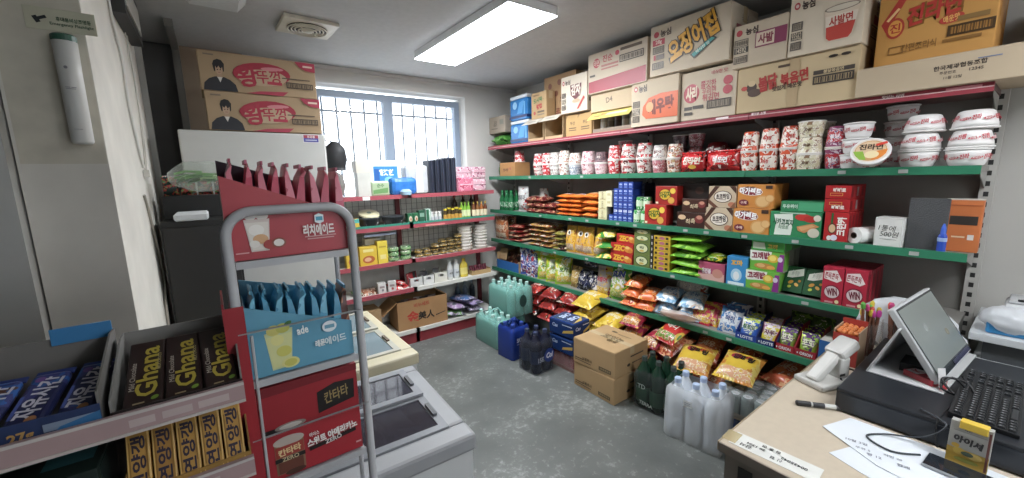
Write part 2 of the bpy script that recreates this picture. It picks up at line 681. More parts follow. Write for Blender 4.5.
WALL = M('cfcdc8', rough=0.85, var=0.05, scale=2.5)
CEILM = M('b4b4b3', rough=0.9, var=0.05, scale=30)
struct('floor', MB().box((XL - 0.1, YF - 0.1, -0.08), (XW + 0.1, YB + 0.1, 0.0), floor_mat()))
struct('ceiling', MB().box((XL - 0.1, YF - 0.1, CEIL), (XW + 0.1, YB + 0.1, CEIL + 0.08), CEILM))
struct('wall_right', MB().box((XW, YF, 0), (XW + 0.1, YB, CEIL), M('bfbdb7', rough=0.85, var=0.05, scale=2.5)))
WX0, WX1, WZ0, WZ1 = 0.80, 2.26, 1.34, 2.38
WT = 0.24
wb = MB().box((XL, YB, 0), (XW, YB + WT, WZ0), WALL).box((XL, YB, WZ1), (XW, YB + WT, CEIL), WALL)
wb.box((XL, YB, WZ0), (WX0, YB + WT, WZ1), WALL).box((WX1, YB, WZ0), (XW, YB + WT, WZ1), WALL)
struct('wall_back', wb)
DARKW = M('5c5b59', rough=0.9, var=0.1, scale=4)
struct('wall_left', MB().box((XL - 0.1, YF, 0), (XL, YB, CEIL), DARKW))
# wall behind the camera, with a half glazed shop door
wf = MB().box((XL, YF - 0.1, 0), (0.5, YF, CEIL), WALL).box((1.4, YF - 0.1, 0), (XW, YF, CEIL), WALL).box((0.5, YF - 0.1, 2.1), (1.4, YF, CEIL), WALL)
struct('wall_front', wf)
ALU = M('b9bcbd', rough=0.4, metal=0.3, var=0.03)
GLASS = MF('ffffff', 0.05, 0.04)
d2 = struct('door_2', MB().box((0.5, YF - 0.08, 0), (0.58, YF - 0.03, 2.1), ALU).box((1.32, YF - 0.08, 0), (1.4, YF - 0.03, 2.1), ALU).box((0.58, YF - 0.08, 2.02), (1.32, YF - 0.03, 2.1), ALU)
            .box((0.58, YF - 0.08, 0), (1.32, YF - 0.03, 1.0), ALU))
obj('pane', MB().box((0.58, YF - 0.058, 1.0), (1.32, YF - 0.052, 2.02), GLASS), d2)

# left pillar: plastered front, its right side runs back to the dark recess
PL = M('dad6cd', rough=0.9, var=0.10, scale=5, bump=0.2)
PX, PY0, PY1 = -0.262, 1.86, 3.2
pil = struct('wall_pillar', MB().box((-0.46, PY0, 0), (PX, PY1, CEIL), PL))
# darker beige patch behind the lamp, shade painted in as a thin sheet
obj('shade_patch', MB().box((-0.452, PY0 - 0.0015, 1.62), (PX - 0.002, PY0 - 0.0002, CEIL), M('cbc5b5', rough=0.9, var=0.10, scale=14)), pil)
struct('trim_1', MB().box((PX - 0.03, PY1 - 0.004, 0), (PX + 0.028, PY1 + 0.03, CEIL - 0.001), M('a9a8a4', rough=0.5, var=0.05)))
# aluminium door frame with dark glass at the far left
d1 = struct('door_1', MB().box((-0.565, PY0 - 0.05, 0), (-0.465, PY0 + 0.03, CEIL - 0.01), M('c0c0bc', rough=0.5, var=0.05)).box((-1.45, PY0 - 0.03, 2.3), (-0.565, PY0 + 0.02, CEIL - 0.01), ALU)
            .box((-0.625, PY0 - 0.02, 0.0), (-0.565, PY0 + 0.02, 2.3), M('3f4648', rough=0.5)))
obj('pane', MB().box((-1.45, PY0 - 0.004, 0.02), (-0.625, PY0 + 0.004, 2.3), MF('3c484c', 0.7, 0.15)), d1)
# cable duct along the ceiling of the recess and down the corner
struct('trim_2', MB().box((-0.115, PY1 + 0.04, CEIL - 0.045), (-0.075, YB - 0.05, CEIL), M('7d7b76', rough=0.6)).box((-0.115, YB - 0.05, 0), (-0.075, YB - 0.002, CEIL), M('7d7b76', rough=0.6)))
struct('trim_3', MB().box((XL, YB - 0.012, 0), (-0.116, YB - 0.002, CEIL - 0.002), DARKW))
struct('trim_4', MB().box((-0.074, YB - 0.012, 0), (0.3, YB - 0.002, CEIL - 0.002), M('a08e7a', rough=0.8, var=0.05)))
# thin cornice line where the back wall meets the ceiling
struct('trim_5', MB().box((0.62, YB - 0.02, CEIL - 0.03), (XW - 0.002, YB - 0.002, CEIL - 0.002), M('c9c7c3', rough=0.8)))

# barred window in the back wall
WFR = M('8a99ac', rough=0.45, var=0.03)
YG = YB + 0.13
wm = MB()
wm.box((WX0, YG, WZ0), (WX0 + 0.05, YG + 0.07, WZ1 - 0.03), WFR).box((WX1 - 0.06, YG, WZ0), (WX1, YG + 0.07, WZ1 - 0.03), WFR)
wm.box((WX0 + 0.05, YG, WZ1 - 0.09), (WX1 - 0.06, YG + 0.07, WZ1 - 0.03), WFR).box((WX0 + 0.05, YG, WZ0), (WX1 - 0.06, YG + 0.07, WZ0 + 0.05), WFR)
wm.box((1.42, YG - 0.01, WZ0 + 0.05), (1.51, YG + 0.06, WZ1 - 0.09), WFR)
win = struct('window_1', wm)
for x0, x1 in ((WX0 + 0.05, 1.42), (1.51, WX1 - 0.06)):
    obj('pane', MB().box((x0, YG + 0.03, WZ0 + 0.05), (x1, YG + 0.036, WZ1 - 0.09), GLASS), win)
GRL = M('5c6672', rough=0.6)
for i in range(11):
    x = 0.885 + i * 0.127
    obj('grille_bar', MB().tube([(x, YG + 0.1, WZ0 - 0.02), (x, YG + 0.1, WZ1 - 0.04)], 0.0095, GRL, 8), win)
obj('grille_rail', MB().box((WX0, YG + 0.095, 2.172), (WX1, YG + 0.11, 2.19), GRL), win)
obj('window_sill', MB().box((WX0, YB - 0.03, WZ0 - 0.03), (WX1, YB + 0.12, WZ0 - 0.001), WALL), win)

# ------------------------------------------------------------------ ceiling fittings
def ceiling_lamp(loc, label, on=True):
    o = empty('ceiling_lamp', label, 'ceiling light', loc)
    obj('lamp_frame', MB().box((-0.178, -0.618, -0.05), (0.178, -0.6, 0), 'e6e8ea').box((-0.178, 0.6, -0.05), (0.178, 0.618, 0), 'e6e8ea')
        .box((-0.178, -0.6, -0.05), (-0.165, 0.6, 0), 'e6e8ea').box((0.165, -0.6, -0.05), (0.178, 0.6, 0), 'e6e8ea').box((-0.165, -0.6, -0.008), (0.165, 0.6, 0), 'e6e8ea'), o)
    obj('diffuser', MB().box((-0.178, -0.618, -0.056), (0.178, 0.618, -0.0505), M('f4f8ff', rough=0.3, var=0, emit=14.0)), o)
    return o


ceiling_lamp((1.56, 2.46, CEIL - 0.001), 'lit white rectangular ceiling light near the middle of the shop')
ceiling_lamp((1.55, -0.75, CEIL - 0.001), 'lit white rectangular ceiling light above the counter')
o = empty('ceiling_lamp', 'unlit pale square ceiling lamp with sloping sides at the top left', 'ceiling light', (0.115, 2.6, CEIL - 0.001))
obj('lamp_base', MB().box((-0.15, -0.15, -0.015), (0.15, 0.15, 0), 'b9b9b6'), o)
cv = MB()
cv.add([(-.145, -.145, -.015), (.145, -.145, -.015), (.145, .145, -.015), (-.145, .145, -.015), (-.10, -.10, -.075), (.10, -.10, -.075), (.10, .10, -.075), (-.10, .10, -.075)],
       [(0, 1, 5, 4), (1, 2, 6, 5), (2, 3, 7, 6), (3, 0, 4, 7), (7, 6, 5, 4)], M('c4c8c8', rough=0.3, var=0.08, scale=60))
obj('lamp_cover', cv, o)
# round-grilled extractor
v = empty('ceiling_fan', 'cream square ceiling extractor fan with round ring grille', 'fan', (0.60, 2.93, CEIL - 0.001), (0, 0, R(2)))
CR = M('cfc8b6', rough=0.5)
obj('fan_plate', MB().box((-0.155, -0.15, -0.022), (0.155, 0.15, 0), CR), v, bevel=0.004)
obj('duct_hole', MB().lathe([(0.115, -0.0235), (0.115, -0.022)], M('4a4740'), 32), v)
for k in range(5):
    r = 0.112 - k * 0.02
    obj('ring', MB().tube([(r * math.cos(2 * PI * i / 32), r * math.sin(2 * PI * i / 32), -0.031 - (0.006 if k > 2 else 0)) for i in range(32)], 0.0048, CR, 6, True), v)
for k in range(4):
    a = PI / 4 + k * PI / 2
    obj('rib', MB().tube([(0.03 * math.cos(a), 0.03 * math.sin(a), -0.034), (0.118 * math.cos(a), 0.118 * math.sin(a), -0.03)], 0.004, CR, 6), v)
obj('hub', MB().lathe([(0.0, -0.045), (0.02, -0.044), (0.03, -0.038), (0.03, -0.023)], CR, 24), v)

# ================================================================== SHELVING ON THE RIGHT WALL
SZ = [1.868, 1.538, 1.171, 0.841, 0.509, 0.17]        # shelf tops, top board first
XF, XB2 = 2.5, 2.90
Y0, Y1 = 0.17, 3.77
BAY = 0.9
GRN = M('2c7d5c', rough=0.4, var=0.05)
GREY = M('9d9c97', rough=0.5, var=0.03)
GREYD = M('86847f', rough=0.55, var=0.03)
sh = empty('wall_shelving', 'long grey wall shelving unit with green shelf edges and a red top edge', 'shelving', (0, 0, 0))
for i in range(5):
    y = Y0 + i * BAY
    u = obj('upright', MB().box((2.855, y - 0.022, 0), (2.905, y + 0.022, 2.02), M('b6b4ae', rough=0.5, var=0.03)), sh)
    sl = MB()
    for k in range(38):
        z = 0.2 + k * 0.048
        sl.box((2.8535, y - 0.008, z), (2.856, y + 0.008, z + 0.022), '2a2a2a')
    obj('slot_row', sl, u)['kind'] = 'stuff'
PERF = None
for i in range(4):
    y = Y0 + i * BAY
    for k, (z0, z1) in enumerate(zip(SZ[1:], SZ[:-1])):
        obj('back_panel', MB().box((2.885, y + 0.024, z0 - 0.02), (2.9, y + BAY - 0.024, z1 - 0.022), GREYD), sh)
    for k, z in enumerate(SZ):
        lz = 0.034
        s_ = obj('shelf', MB().box((XF + 0.02, y + 0.003, z - 0.022), (XB2 - 0.016, y + BAY - 0.003, z), M('8c8a84' if k else '6b4f4c', rough=0.5, var=0.03)), sh)
        if k == 0:
            rm = M('963440', rough=0.5)
            obj('price_rail', MB().box((XF, y + 0.0015, z - 0.036), (XF + 0.02, y + BAY - 0.0015, z - 0.0005), rm)
                .box((XF - 0.0012, y + 0.0015, z - 0.019), (XF, y + BAY - 0.0015, z - 0.0145), 'd8b4b4'), s_)
        else:
            obj('price_rail', MB().box((XF, y + 0.0015, z - 0.03), (XF + 0.02, y + BAY - 0.0015, z + 0.006), GRN), s_)
    for k, z in enumerate(SZ[:5]):
        pass
for i in range(5):
    y = Y0 + i * BAY
    for k, z in enumerate(SZ[:5]):
        pr = [(2.852, z - 0.024), (2.60, z - 0.024), (2.60, z - 0.04), (2.852, z - 0.1)]
        yo = y + (0.006 if i < 4 else -0.009)
        mb = MB().add([(x, yo, zz) for x, zz in pr] + [(x, yo + 0.003, zz) for x, zz in pr], [(0, 1, 2, 3), (7, 6, 5, 4), (0, 4, 5, 1), (1, 5, 6, 2), (2, 6, 7, 3), (3, 7, 4, 0)], GREY)
        obj('bracket', mb, sh)
rail_word = decal('rail_lettering', sh, 0.5, 0.03, (XF - 0.0015, 0.44, 1.858), (0, -1, 0), (0, 0, 1), [('t', -0.1, 0, 0.5, '맛있는 라면', 'f3e4e2', 0, 1.2, 0.03), ('r', 0.75, 0, 0.2, 0.35, 'd98a94')])
rail_word2 = decal('rail_lettering', sh, 0.5, 0.03, (XF - 0.0015, 1.02, 1.858), (0, -1, 0), (0, 0, 1), [('t', 0.0, 0, 0.5, '즐거운 쇼핑', 'f3e4e2', 0, 1.2, 0.03), ('r', -0.8, 0, 0.15, 0.4, 'f3e4e2')])
obj('kick_plate', MB().box((XF + 0.03, Y0, 0), (XF + 0.045, Y1, 0.14), GREYD), sh)
# small white price tags clipped to the green edges
rn = random.Random(4)
for k, ys in ((1, (0.40, 0.62, 2.36, 3.05)), (2, (0.33, 0.56, 0.79, 1.05, 1.28, 1.42, 1.62, 1.82, 1.98, 2.3, 2.5, 2.9)), (3, (0.72, 1.5, 1.95, 2.3, 2.7)), (4, (1.1, 1.25))):
    for y in ys:
        obj('price_tag', MB().box((XF - 0.0025, y - 0.016, SZ[k] - 0.022), (XF - 0.0005, y + 0.016, SZ[k] - 0.005), 'a9ada8'), sh)

# ================================================================== GONDOLA UNDER THE WINDOW
GX0, GX1, GYF, GYB = 0.50, 2.33, 3.43, 3.79
BZ = [1.40, 1.128, 0.805, 0.535, 0.135]
gd = empty('window_shelving', 'low shelving unit with red shelf edges under the window', 'shelving', (0, 0, 0))
DRED = M('7c3138', rough=0.5)
PINK = M('a84c57', rough=0.4, var=0.05)
WHT = M('d6d4cd', rough=0.5, var=0.04)
for x in (GX0 + 0.02, 1.415, GX1 - 0.02):
    obj('upright', MB().box((x - 0.02, 3.74, 0), (x + 0.02, GYB, 1.44), DRED), gd)
for a, b in ((GX0 + 0.04, 1.395), (1.435, GX1 - 0.04)):
    for k, z in enumerate(BZ):
        s_ = obj('shelf', MB().box((a - 0.037, GYF + 0.02, z - 0.022), (b + 0.037, 3.738, z), WHT if k > 2 else M('c9c3bb', rough=0.5)), gd)
        c = PINK if k in (0, 1, 2) or (k == 3 and a < 1) else WHT
        obj('price_rail', MB().box((a - 0.038, GYF, z - 0.03), (b + 0.038, GYF + 0.02, z + 0.005), c), s_)
        if k == 1:
            obj('green_lip', MB().box((a - 0.038, GYF - 0.001, z + 0.005), (b + 0.038, GYF + 0.004, z + 0.024), M('2f8d78')), s_)
    # wire back: a pale panel with a lattice of dark wires
    obj('back_panel', MB().box((a, 3.772, 0.15), (b, 3.785, 1.38), M('d4d4d0', rough=0.7)), gd)
    wr = MB()
    x = a + 0.02
    while x < b:
        wr.box((x, 3.764, 0.84), (x + 0.003, 3.768, 1.37), '82827f')
        x += 0.055
    z = 0.86
    while z < 1.37:
        wr.box((a, 3.7675, z), (b, 3.7715, z + 0.003), '82827f')
        z += 0.055
    obj('wire_lattice', wr, gd)['kind'] = 'stuff'
    obj('kick_plate', MB().box((a - 0.037, GYF + 0.015, 0), (b + 0.037, GYF + 0.03, 0.104), M('8a2b33', rough=0.45)), gd)
obj('price_tag', MB().box((1.0, GYF - 0.004, 1.372), (1.06, GYF - 0.001, 1.402), 'f2f2ee'), gd)
obj('price_tag', MB().box((1.55, GYF - 0.004, 1.10), (1.75, GYF - 0.001, 1.118), 'd98080'), gd)

# ================================================================== GOODS ON THE RIGHT-HAND SHELVES
RZ = -PI / 2
rn = random.Random(11)


def rp(k, y, dx=0.03, dz=0.0):
    """a place on right-hand shelf k, y metres along it, dx behind the shelf edge"""
    return (XF + dx, y, SZ[k] + 0.001 + dz)


# ---- shelf 1: cup noodles
CUPS = {
    'red': dict(base='c2202c', band='d8d2cc', txt='신라면', tcol='c2202c', blot=['e9e2da', '5a1a1c']),
    'redwhite': dict(base='e4dcd8', band='c62f36', txt='김치', tcol='ffffff', blot=['c62f36']),
    'grey': dict(base='b9b2ad', band='dcd8d2', txt='튀김', tcol='6a3030', blot=['e8e5e0', '8a4a44']),
    'white': dict(base='e6e2dc', band='efece6', txt='우동', tcol='99382f', blot=['c9b29a', 'a8605a']),
    'blue': dict(base='c3c6cc', band='8c94a4', txt='해물', tcol='ffffff', blot=['e8e8ea', '55606e']),
    'pink': dict(base='e3b3bd', band='eed2d4', txt='로제', tcol='a23a4c', blot=['f0dcdc', 'b56a74']),
    'dark': dict(base='6a5458', band='54444a', txt='짜장', tcol='cfc4bc', blot=['8a6a6c']),
    'pinkred': dict(base='d0808c', band='b65a62', txt='비빔', tcol='ffffff', blot=['e8cfcf', '8f2c34']),
    'tan': dict(base='ddd3c4', band='efe8dc', txt='참깨', tcol='3a2a20', blot=['b03a30', 'caa676']),
    'orange': dict(base='e0562a', band='f0e6da', txt='육개장', tcol='c8322a', blot=['f2ece2', 'b03a1c']),
    'cream': dict(base='e4dcc2', band='d6cda8', txt='사골', tcol='6a4a30', blot=['efeadb', '9a7a5c']),
    'purple': dict(base='8c3a62', band='c22c3a', txt='불닭', tcol='f0e6ea', blot=['d8c8d2', '4a3a74']),
}
CUPN = {'red': 'red cup noodle with pale band', 'redwhite': 'white cup noodle with red band', 'grey': 'pale grey cup noodle', 'white': 'white cup noodle', 'blue': 'bluish grey cup noodle', 'pink': 'pink cup noodle',
        'dark': 'dark brown cup noodle', 'pinkred': 'rose and maroon cup noodle', 'tan': 'cream cup noodle with black lettering', 'orange': 'tall orange cup noodle', 'cream': 'cream cup noodle with brown blotches', 'purple': 'purple and red cup noodle'}
# y, upper style, lower style, radius factor, height factor, where
ROW = [(3.02, 'redwhite', 'red', 'just right of the kraft box', 1.0, 1.0), (2.9, 'red', 'redwhite', 'second pair right of the kraft box', .95, 1.0), (2.785, 'grey', 'grey', 'third pair right of the kraft box', 1.0, 1.0),
       (2.66, 'white', 'white', 'fourth pair right of the kraft box', 1.05, 1.03), (2.525, 'white', 'blue', 'left of the pink pair', 1.1, .9), (2.37, 'pink', 'pink', 'in the pink pair', 1.2, .92),
       (2.225, 'dark', 'pink', 'right of the pink pair', 1.1, .86), (2.09, 'redwhite', 'redwhite', 'left of the two big red pairs', 1.02, 1.06), (1.955, 'red', 'red', 'in the first big red pair', 1.17, 1.06), (1.815, 'red', 'red', 'in the second big red pair', 1.15, 1.04),
       (1.69, 'grey', 'pinkred', 'right of the big red pairs', .98, .93), (1.572, 'tan', 'tan', 'left of the red noodle multipacks', 1.02, .93),
       (1.088, 'orange', 'orange', 'first orange pair', .9, 1.09), (0.985, 'orange', 'orange', 'middle orange pair', .92, 1.13), (0.878, 'orange', 'orange', 'last orange pair', .98, 1.14), (0.68, 'purple', 'purple', 'between cream cups and white bowls', .8, 1.03)]
for y, a, b, where, rf, hf in ROW:
    h = 0.104 * hf
    for st, top in ((b, 0), (a, 1)):
        q = dict(CUPS[st])
        cup('cup_noodle', f'{"upper upturned" if top else "lower upright"} {CUPN[st]}, {where}', r0=0.043 * rf, r1=0.056 * rf, h=h, flip=bool(top), loc=(XF + 0.095, y, SZ[1] + 0.001 + top * (h + 0.0025)), rz=RZ + rn.uniform(-.2, .2), group='cup noodles on the top green shelf', **q)
for k in range(3):
    q = dict(CUPS['cream'])
    cup('cup_noodle', f'{["bottom", "middle", "top"][k]} cream cup noodle with brown blotches in the front three-high stack', r0=0.05, r1=0.06, h=0.084, flip=k == 1, loc=(XF + 0.09, 0.79, SZ[1] + 0.001 + k * 0.0855), rz=RZ, group='cup noodles on the top green shelf', **q)
    cup('cup_noodle', f'{["bottom", "middle", "top"][k]} cream cup noodle in the stack behind the front cream stack', r0=0.05, r1=0.06, h=0.084, flip=k == 1, loc=(XF + 0.225, 0.785, SZ[1] + 0.001 + k * 0.0855), rz=RZ, group='cup noodles on the top green shelf', **q)
for y, st, n, where in ((2.13, 'pinkred', 3, 'behind the red pairs'), (1.64, 'dark', 3, 'behind the cream cups, left'), (1.52, 'pinkred', 3, 'behind the cream cups, right')):
    for k in range(n):
        cup('cup_noodle', f'{["bottom", "middle", "top"][k]} {CUPN[st]} in the back stack {where}', h=0.088, flip=k == 1, loc=(XF + 0.27, y, SZ[1] + 0.001 + k * 0.0895), rz=RZ, group='cup noodles in the back row', **CUPS[st])
# lone cup standing on the kraft box, and the kraft box
snackbox('kraft_box', 'plain kraft box at the far end of the top green shelf', 'carton', 0.27, 0.2, 0.145, M('b8854f', rough=0.8), F=[('t', -.2, -.05, .22, '면사랑', '5a2a1c', 0, 1, .03), ('t', .35, .1, .16, '우동', 'b03a50', 0, .6)], Rt=[('t', 0, -.3, .2, '면', '4a2a1c', 0, .8)], loc=(XF + 0.03, 3.46, SZ[1] + 0.001), rot=(0, 0, RZ + 0.0))
cup('cup_noodle', 'lone white and red cup noodle standing upturned on the kraft box', h=0.115, flip=True, loc=(XF + 0.13, 3.37, SZ[1] + 0.1475), rz=RZ, group=None, **CUPS['redwhite'])
bag('produce_bag', 'dark green leafy bag beside the kraft box at the shelf end', 0.11, 0.13, 0.06, MP('1f6a3c', ['2f8a4c', '0f3a22'], 40), stand=True, loc=(XF + 0.12, 3.675, SZ[1] + 0.001), rot=(0, 0, RZ), seed=5)
# red five-packs of ramen and the two big pots behind them
bag('noodle_multipack', 'glossy red noodle multipack with black strip, left of the pair', 0.19, 0.135, 0.085, MP('c81c22', ['1a1416', 'd8342c'], 22, 0.22, 3), panel='d42028', txt='신라면', tcol='f4e9d8', stand=True, loc=(XF + 0.085, 1.43, SZ[1] + 0.001), rot=(0, R(0), RZ), seed=21, cat='noodle pack', ts=0.34, shapes=[('r', -.72, -.1, .22, .75, '15110f', 24), ('e', .1, -.45, .3, .2, 'e8b23a')])
bag('noodle_multipack', 'glossy red noodle multipack with white lettering, right of the pair', 0.21, 0.135, 0.09, MP('c4141c', ['d8302c', '7a0c10'], 20, 0.22, 6), panel='cf1c22', txt='매운면', tcol='ffffff', stand=True, loc=(XF + 0.075, 1.235, SZ[1] + 0.001), rot=(0, 0, RZ), seed=22, cat='noodle pack', ts=0.26, shapes=[('e', 0, -.5, .5, .22, '8c0f14'), ('t', 0, -.5, .18, '왕', 'f4e4da', 0, .4)])
for y, w in ((1.37, 'left'), (1.17, 'right')):
    for k in range(2):
        bowl('noodle_bowl', f'{"upper upturned" if k else "lower"} dark red noodle bowl behind the red multipacks, {w} pair', '너구리', 'e8d8d0', 0.052, 0.075, 0.098, flip=bool(k), loc=(XF + 0.27, y, SZ[1] + 0.001 + k * 0.1), rz=RZ, col='8c1f28', lidcol='7a1820', group='dark red bowls behind the multipacks')
# big white bowls at the near end
BW = 'white noodle bowl with red lettering'
WB = [(0.372, 0.085, 3, 'second stack from the shelf end'), (0.222, 0.08, 3, 'stack at the shelf end')]
for y, dx, n, where in WB:
    for k in range(n):
        bowl('noodle_bowl', f'{["bottom upright", "middle upturned", "top upturned"][k]} {BW}, {where}', ['진라면', '진짬뽕', '진라면'][k], loc=(XF + dx + (0.006 if k == 2 else 0), y - 0.004 * k, SZ[1] + 0.001 + (0, 0.0775, 0.1555)[k]), rz=RZ + (0.1, -0.2, 0.25)[k], flip=k > 0, r0=0.049, r1=0.067, h=0.0765, group='white noodle bowls at the near shelf end')
for y, dx, n, where in ((0.598, 0.085, 3, 'stack beside the purple cups'), (0.475, 0.235, 4, 'tall back stack')):
    for k in range(n):
        bowl('noodle_bowl', f'{["bottom", "second", "third", "top"][k]} {BW}, {where}', '진라면', loc=(XF + dx, y - 0.003 * k, SZ[1] + 0.001 + 0.075 * k), rz=RZ + 0.3 * k, flip=False, r0=0.046, r1=0.057, h=0.0735, group='white noodle bowls at the near shelf end')
LID = [('e', 0, 0, 1, 1, 'e8ddd0'), ('e', 0, 0, .88, .88, 'd8a468'), ('e', 0, .1, .82, .7, 'e6c8a0'), ('p', [(-.8, -.4), (-.95, -.05), (-.4, -.05), (-.15, -.8), (-.5, -.78)], '8fb83c'), ('p', [(.85, -.3), (.92, .1), (.35, -.05), (.1, -.85), (.5, -.75)], 'e88a2a'), ('e', .1, -.35, .4, .32, 'f4e0b0'),
       ('t', 0, .3, .26, '진라면', '3c2620', 0, 1.3, .03), ('r', .55, .55, .3, .1, 'e0402e', 20)]
bowl('noodle_bowl', 'tilted white noodle bowl showing its orange printed lid', '진라면', loc=(XF + 0.02, 0.520, SZ[1] + 0.050), r0=0.05, r1=0.068, h=0.06, rot=(R(56), 0, RZ + 0.1), extra=LID)

# ---- shelf 2: biscuits
def RB(k, y, w, h, name, label, cat, col, d=0.06, dz=0.0, dx=0.028, rz=0.0, **kw):
    return snackbox(name, label, cat, w, d, h, col, loc=rp(k, y, dx, dz), rot=(0, 0, RZ + rz), **kw)


def cookie(x, y, r, c='d9a05a'):
    return [('e', x, y, r, r * 1.25, c), ('e', x, y, r * .8, r, 'e6b878')]


for i in range(6):
    c = i % 3
    o = empty('soju_bottle', f'small green glass bottle, {["front", "back"][i // 3]} row, {["left", "middle", "right"][c]}, at the far end of the second shelf', 'bottle', (XF + 0.07 + (i // 3) * 0.075, 3.62 - c * 0.08, SZ[2] + 0.001), group='green bottles at the far end')
    obj('bottle_body', MB().lathe([(0.03, 0), (0.033, 0.004), (0.033, 0.12), (0.014, 0.17), (0.013, 0.2)], M('1f6b3e', rough=0.15), 16), o, smooth=True)
    obj('bottle_cap', MB().lathe([(0.014, 0.2), (0.014, 0.215), (0.01, 0.217)], M('2a8a52'), 14), o)
    obj('label', MB().lathe([(0.0335, 0.035), (0.0335, 0.095)], MP('2a7a4a', ['cfe0cc', '174a2c'], 60), 16, cap=False), o)
bag('rice_pouch', 'tall white standing pouch beside the green bottles', 0.17, 0.265, 0.07, MP('c9cbc9', ['a9acac', 'b3262c'], 18, 0.3, 2), panel='d9dbd8', txt='쌀과자', tcol='7a7a7c', stand=True, loc=(XF + 0.09, 3.265, SZ[2] + 0.001), rot=(0, 0, RZ), seed=31, seal='b9bbb9')
bag('rice_pouch', 'shorter white standing pouch behind the brown packs', 0.13, 0.24, 0.06, MP('c4c2bd', ['9c9a96', 'b0442c'], 20, 0.3, 4), panel='d6d3cc', txt='누룽지', tcol='6a5a50', stand=True, loc=(XF + 0.19, 3.06, SZ[2] + 0.001), rot=(0, 0, RZ), seed=32)
BR = [(3.14, .05, 0, 3), (2.98, .04, .05, 3), (2.82, .03, 0, 2)]
for ci, (y, dx, e, n) in enumerate(BR):
    for k in range(n):
        bag('chocolate_pie_pack', f'dark red and brown snack pack, {["bottom", "second", "top"][k]} of the {["left", "middle", "right"][ci]} pile', 0.15, 0.17, 0.058, MP('5c1c1e', ['8c2a26', 'c9a27a', '2a1214'], 30, 0.3, ci + k), panel='7a2422', txt='오예스', tcol='e6d6c0', loc=(XF + dx + 0.085, y, SZ[2] + 0.001 + k * 0.0545), rot=(R(4), 0, RZ + rn.uniform(-.15, .15)), seed=33 + k % 2, group='brown snack packs on the second shelf')
OR = [(2.635, 5, .145, 'left'), (2.485, 5, .145, 'middle'), (2.305, 4, .17, 'right')]
for ci, (y, n, w, wh) in enumerate(OR):
    for k in range(n):
        bag('wafer_pack', f'orange biscuit pack, {ORD[k]} from the bottom of the {wh} orange pile', w, 0.2, 0.043 if n == 5 else 0.056, MP('e07a1e', ['f0a040', 'c8501a'], 16, 0.3, k * 2.1), panel='e8e0ee' if ci < 2 else 'f0d49a', pcol2=None, txt='계란과자' if ci == 2 else '고소미', tcol='6a3a8c' if ci < 2 else '8a4a20', loc=(XF + 0.12, y, SZ[2] + 0.002 + k * (0.0395 if n == 5 else 0.053)), rot=(0, 0, RZ + rn.uniform(-.06, .06)), seed=41 + ci + 2 * (k % 2), group='orange biscuit packs', ts=.14)
for k in range(3):
    RB(2, 2.158, 0.088, 0.076, 'cracker_box', f'cream coloured cracker box, {["bottom", "middle", "top"][k]} of the upright stack', 'biscuit box', 'd9d2a6', d=0.06, dz=k * 0.077, F=[('t', 0, .2, .22, '참크래커', '8a6a3a', 90, 1.5), ('r', 0, -.6, .7, .1, 'b8a878')], group='cream cracker boxes')
for yy, c in ((1.97, 0), (2.02, 1), (2.068, 2)):
    pass
nb = 0
for r_ in range(6):
    for c in range(5):
        if (r_ == 5 and c in (0, 1)) or (c == 0 and r_ > 0):
            continue
        y = 2.07 - c * 0.0455
        RB(2, y, 0.043, 0.05, 'caramel_box', f'small navy blue box in row {["one", "two", "three", "four", "five", "six"][r_]} from the bottom, {["first", "second", "third", "fourth", "fifth"][c]} column from the left', 'biscuit box', '1f3f9c', d=0.12, dz=r_ * 0.0515,
           F=[('r', 0, .25, .72, .34, 'e8ecf4' if r_ == 1 else '4a6ac0'), ('t', 0, .25, .28, '에이스', 'f0f2f8' if r_ != 1 else '1f3f9c', 0, 1.2), ('r', 0, -.55, .6, .1, '8aa4d8')], group='navy blue boxes in the tall block', flap=False)
for k in range(2):
    RB(2, 2.085, 0.055, 0.062, 'cracker_box', f'cream cracker box, {["lower", "upper"][k]} one perched on the blue boxes', 'biscuit box', 'e0dab8', d=0.05, dz=0.0525 + k * 0.063 + 0.06, dx=0.018, F=[('r', 0, .1, .6, .3, 'c9bc88')], group='cream cracker boxes', flap=False)
for r_ in range(5):
    RB(2, 1.842, 0.028, 0.058, 'chocolate_box', f'near-black slim box, {ORD[r_]} from the bottom beside the navy block', 'biscuit box', '1c2030', d=0.13, dz=r_ * 0.059, dx=0.12, F=[('r', 0, 0, .5, .4, '3a4060')], group='near-black slim boxes', flap=False)


def can(name, label, col, h, r, loc, top='c9ccd0', group=None, bandcol=None, txt=None, cat='can', rz=RZ):
    o = empty(name, label, cat, loc, (0, 0, rz), group)
    obj('can_body', MB().lathe([(r * .8, 0), (r, r * .15), (r, h - r * .2), (r * .86, h - .002), (r * .86, h)], asmat(col, rough=0.3), 18), o, smooth=False)
    obj('can_top', MB().lathe([(r * .84, h), (r * .8, h + .001)], M(top, rough=0.3, metal=0.7), 18), o)
    if bandcol:
        obj('label', MB().lathe([(r + .0006, h * .28), (r + .0006, h * .72)], asmat(bandcol, rough=0.3), 18, cap=False), o)
    return o


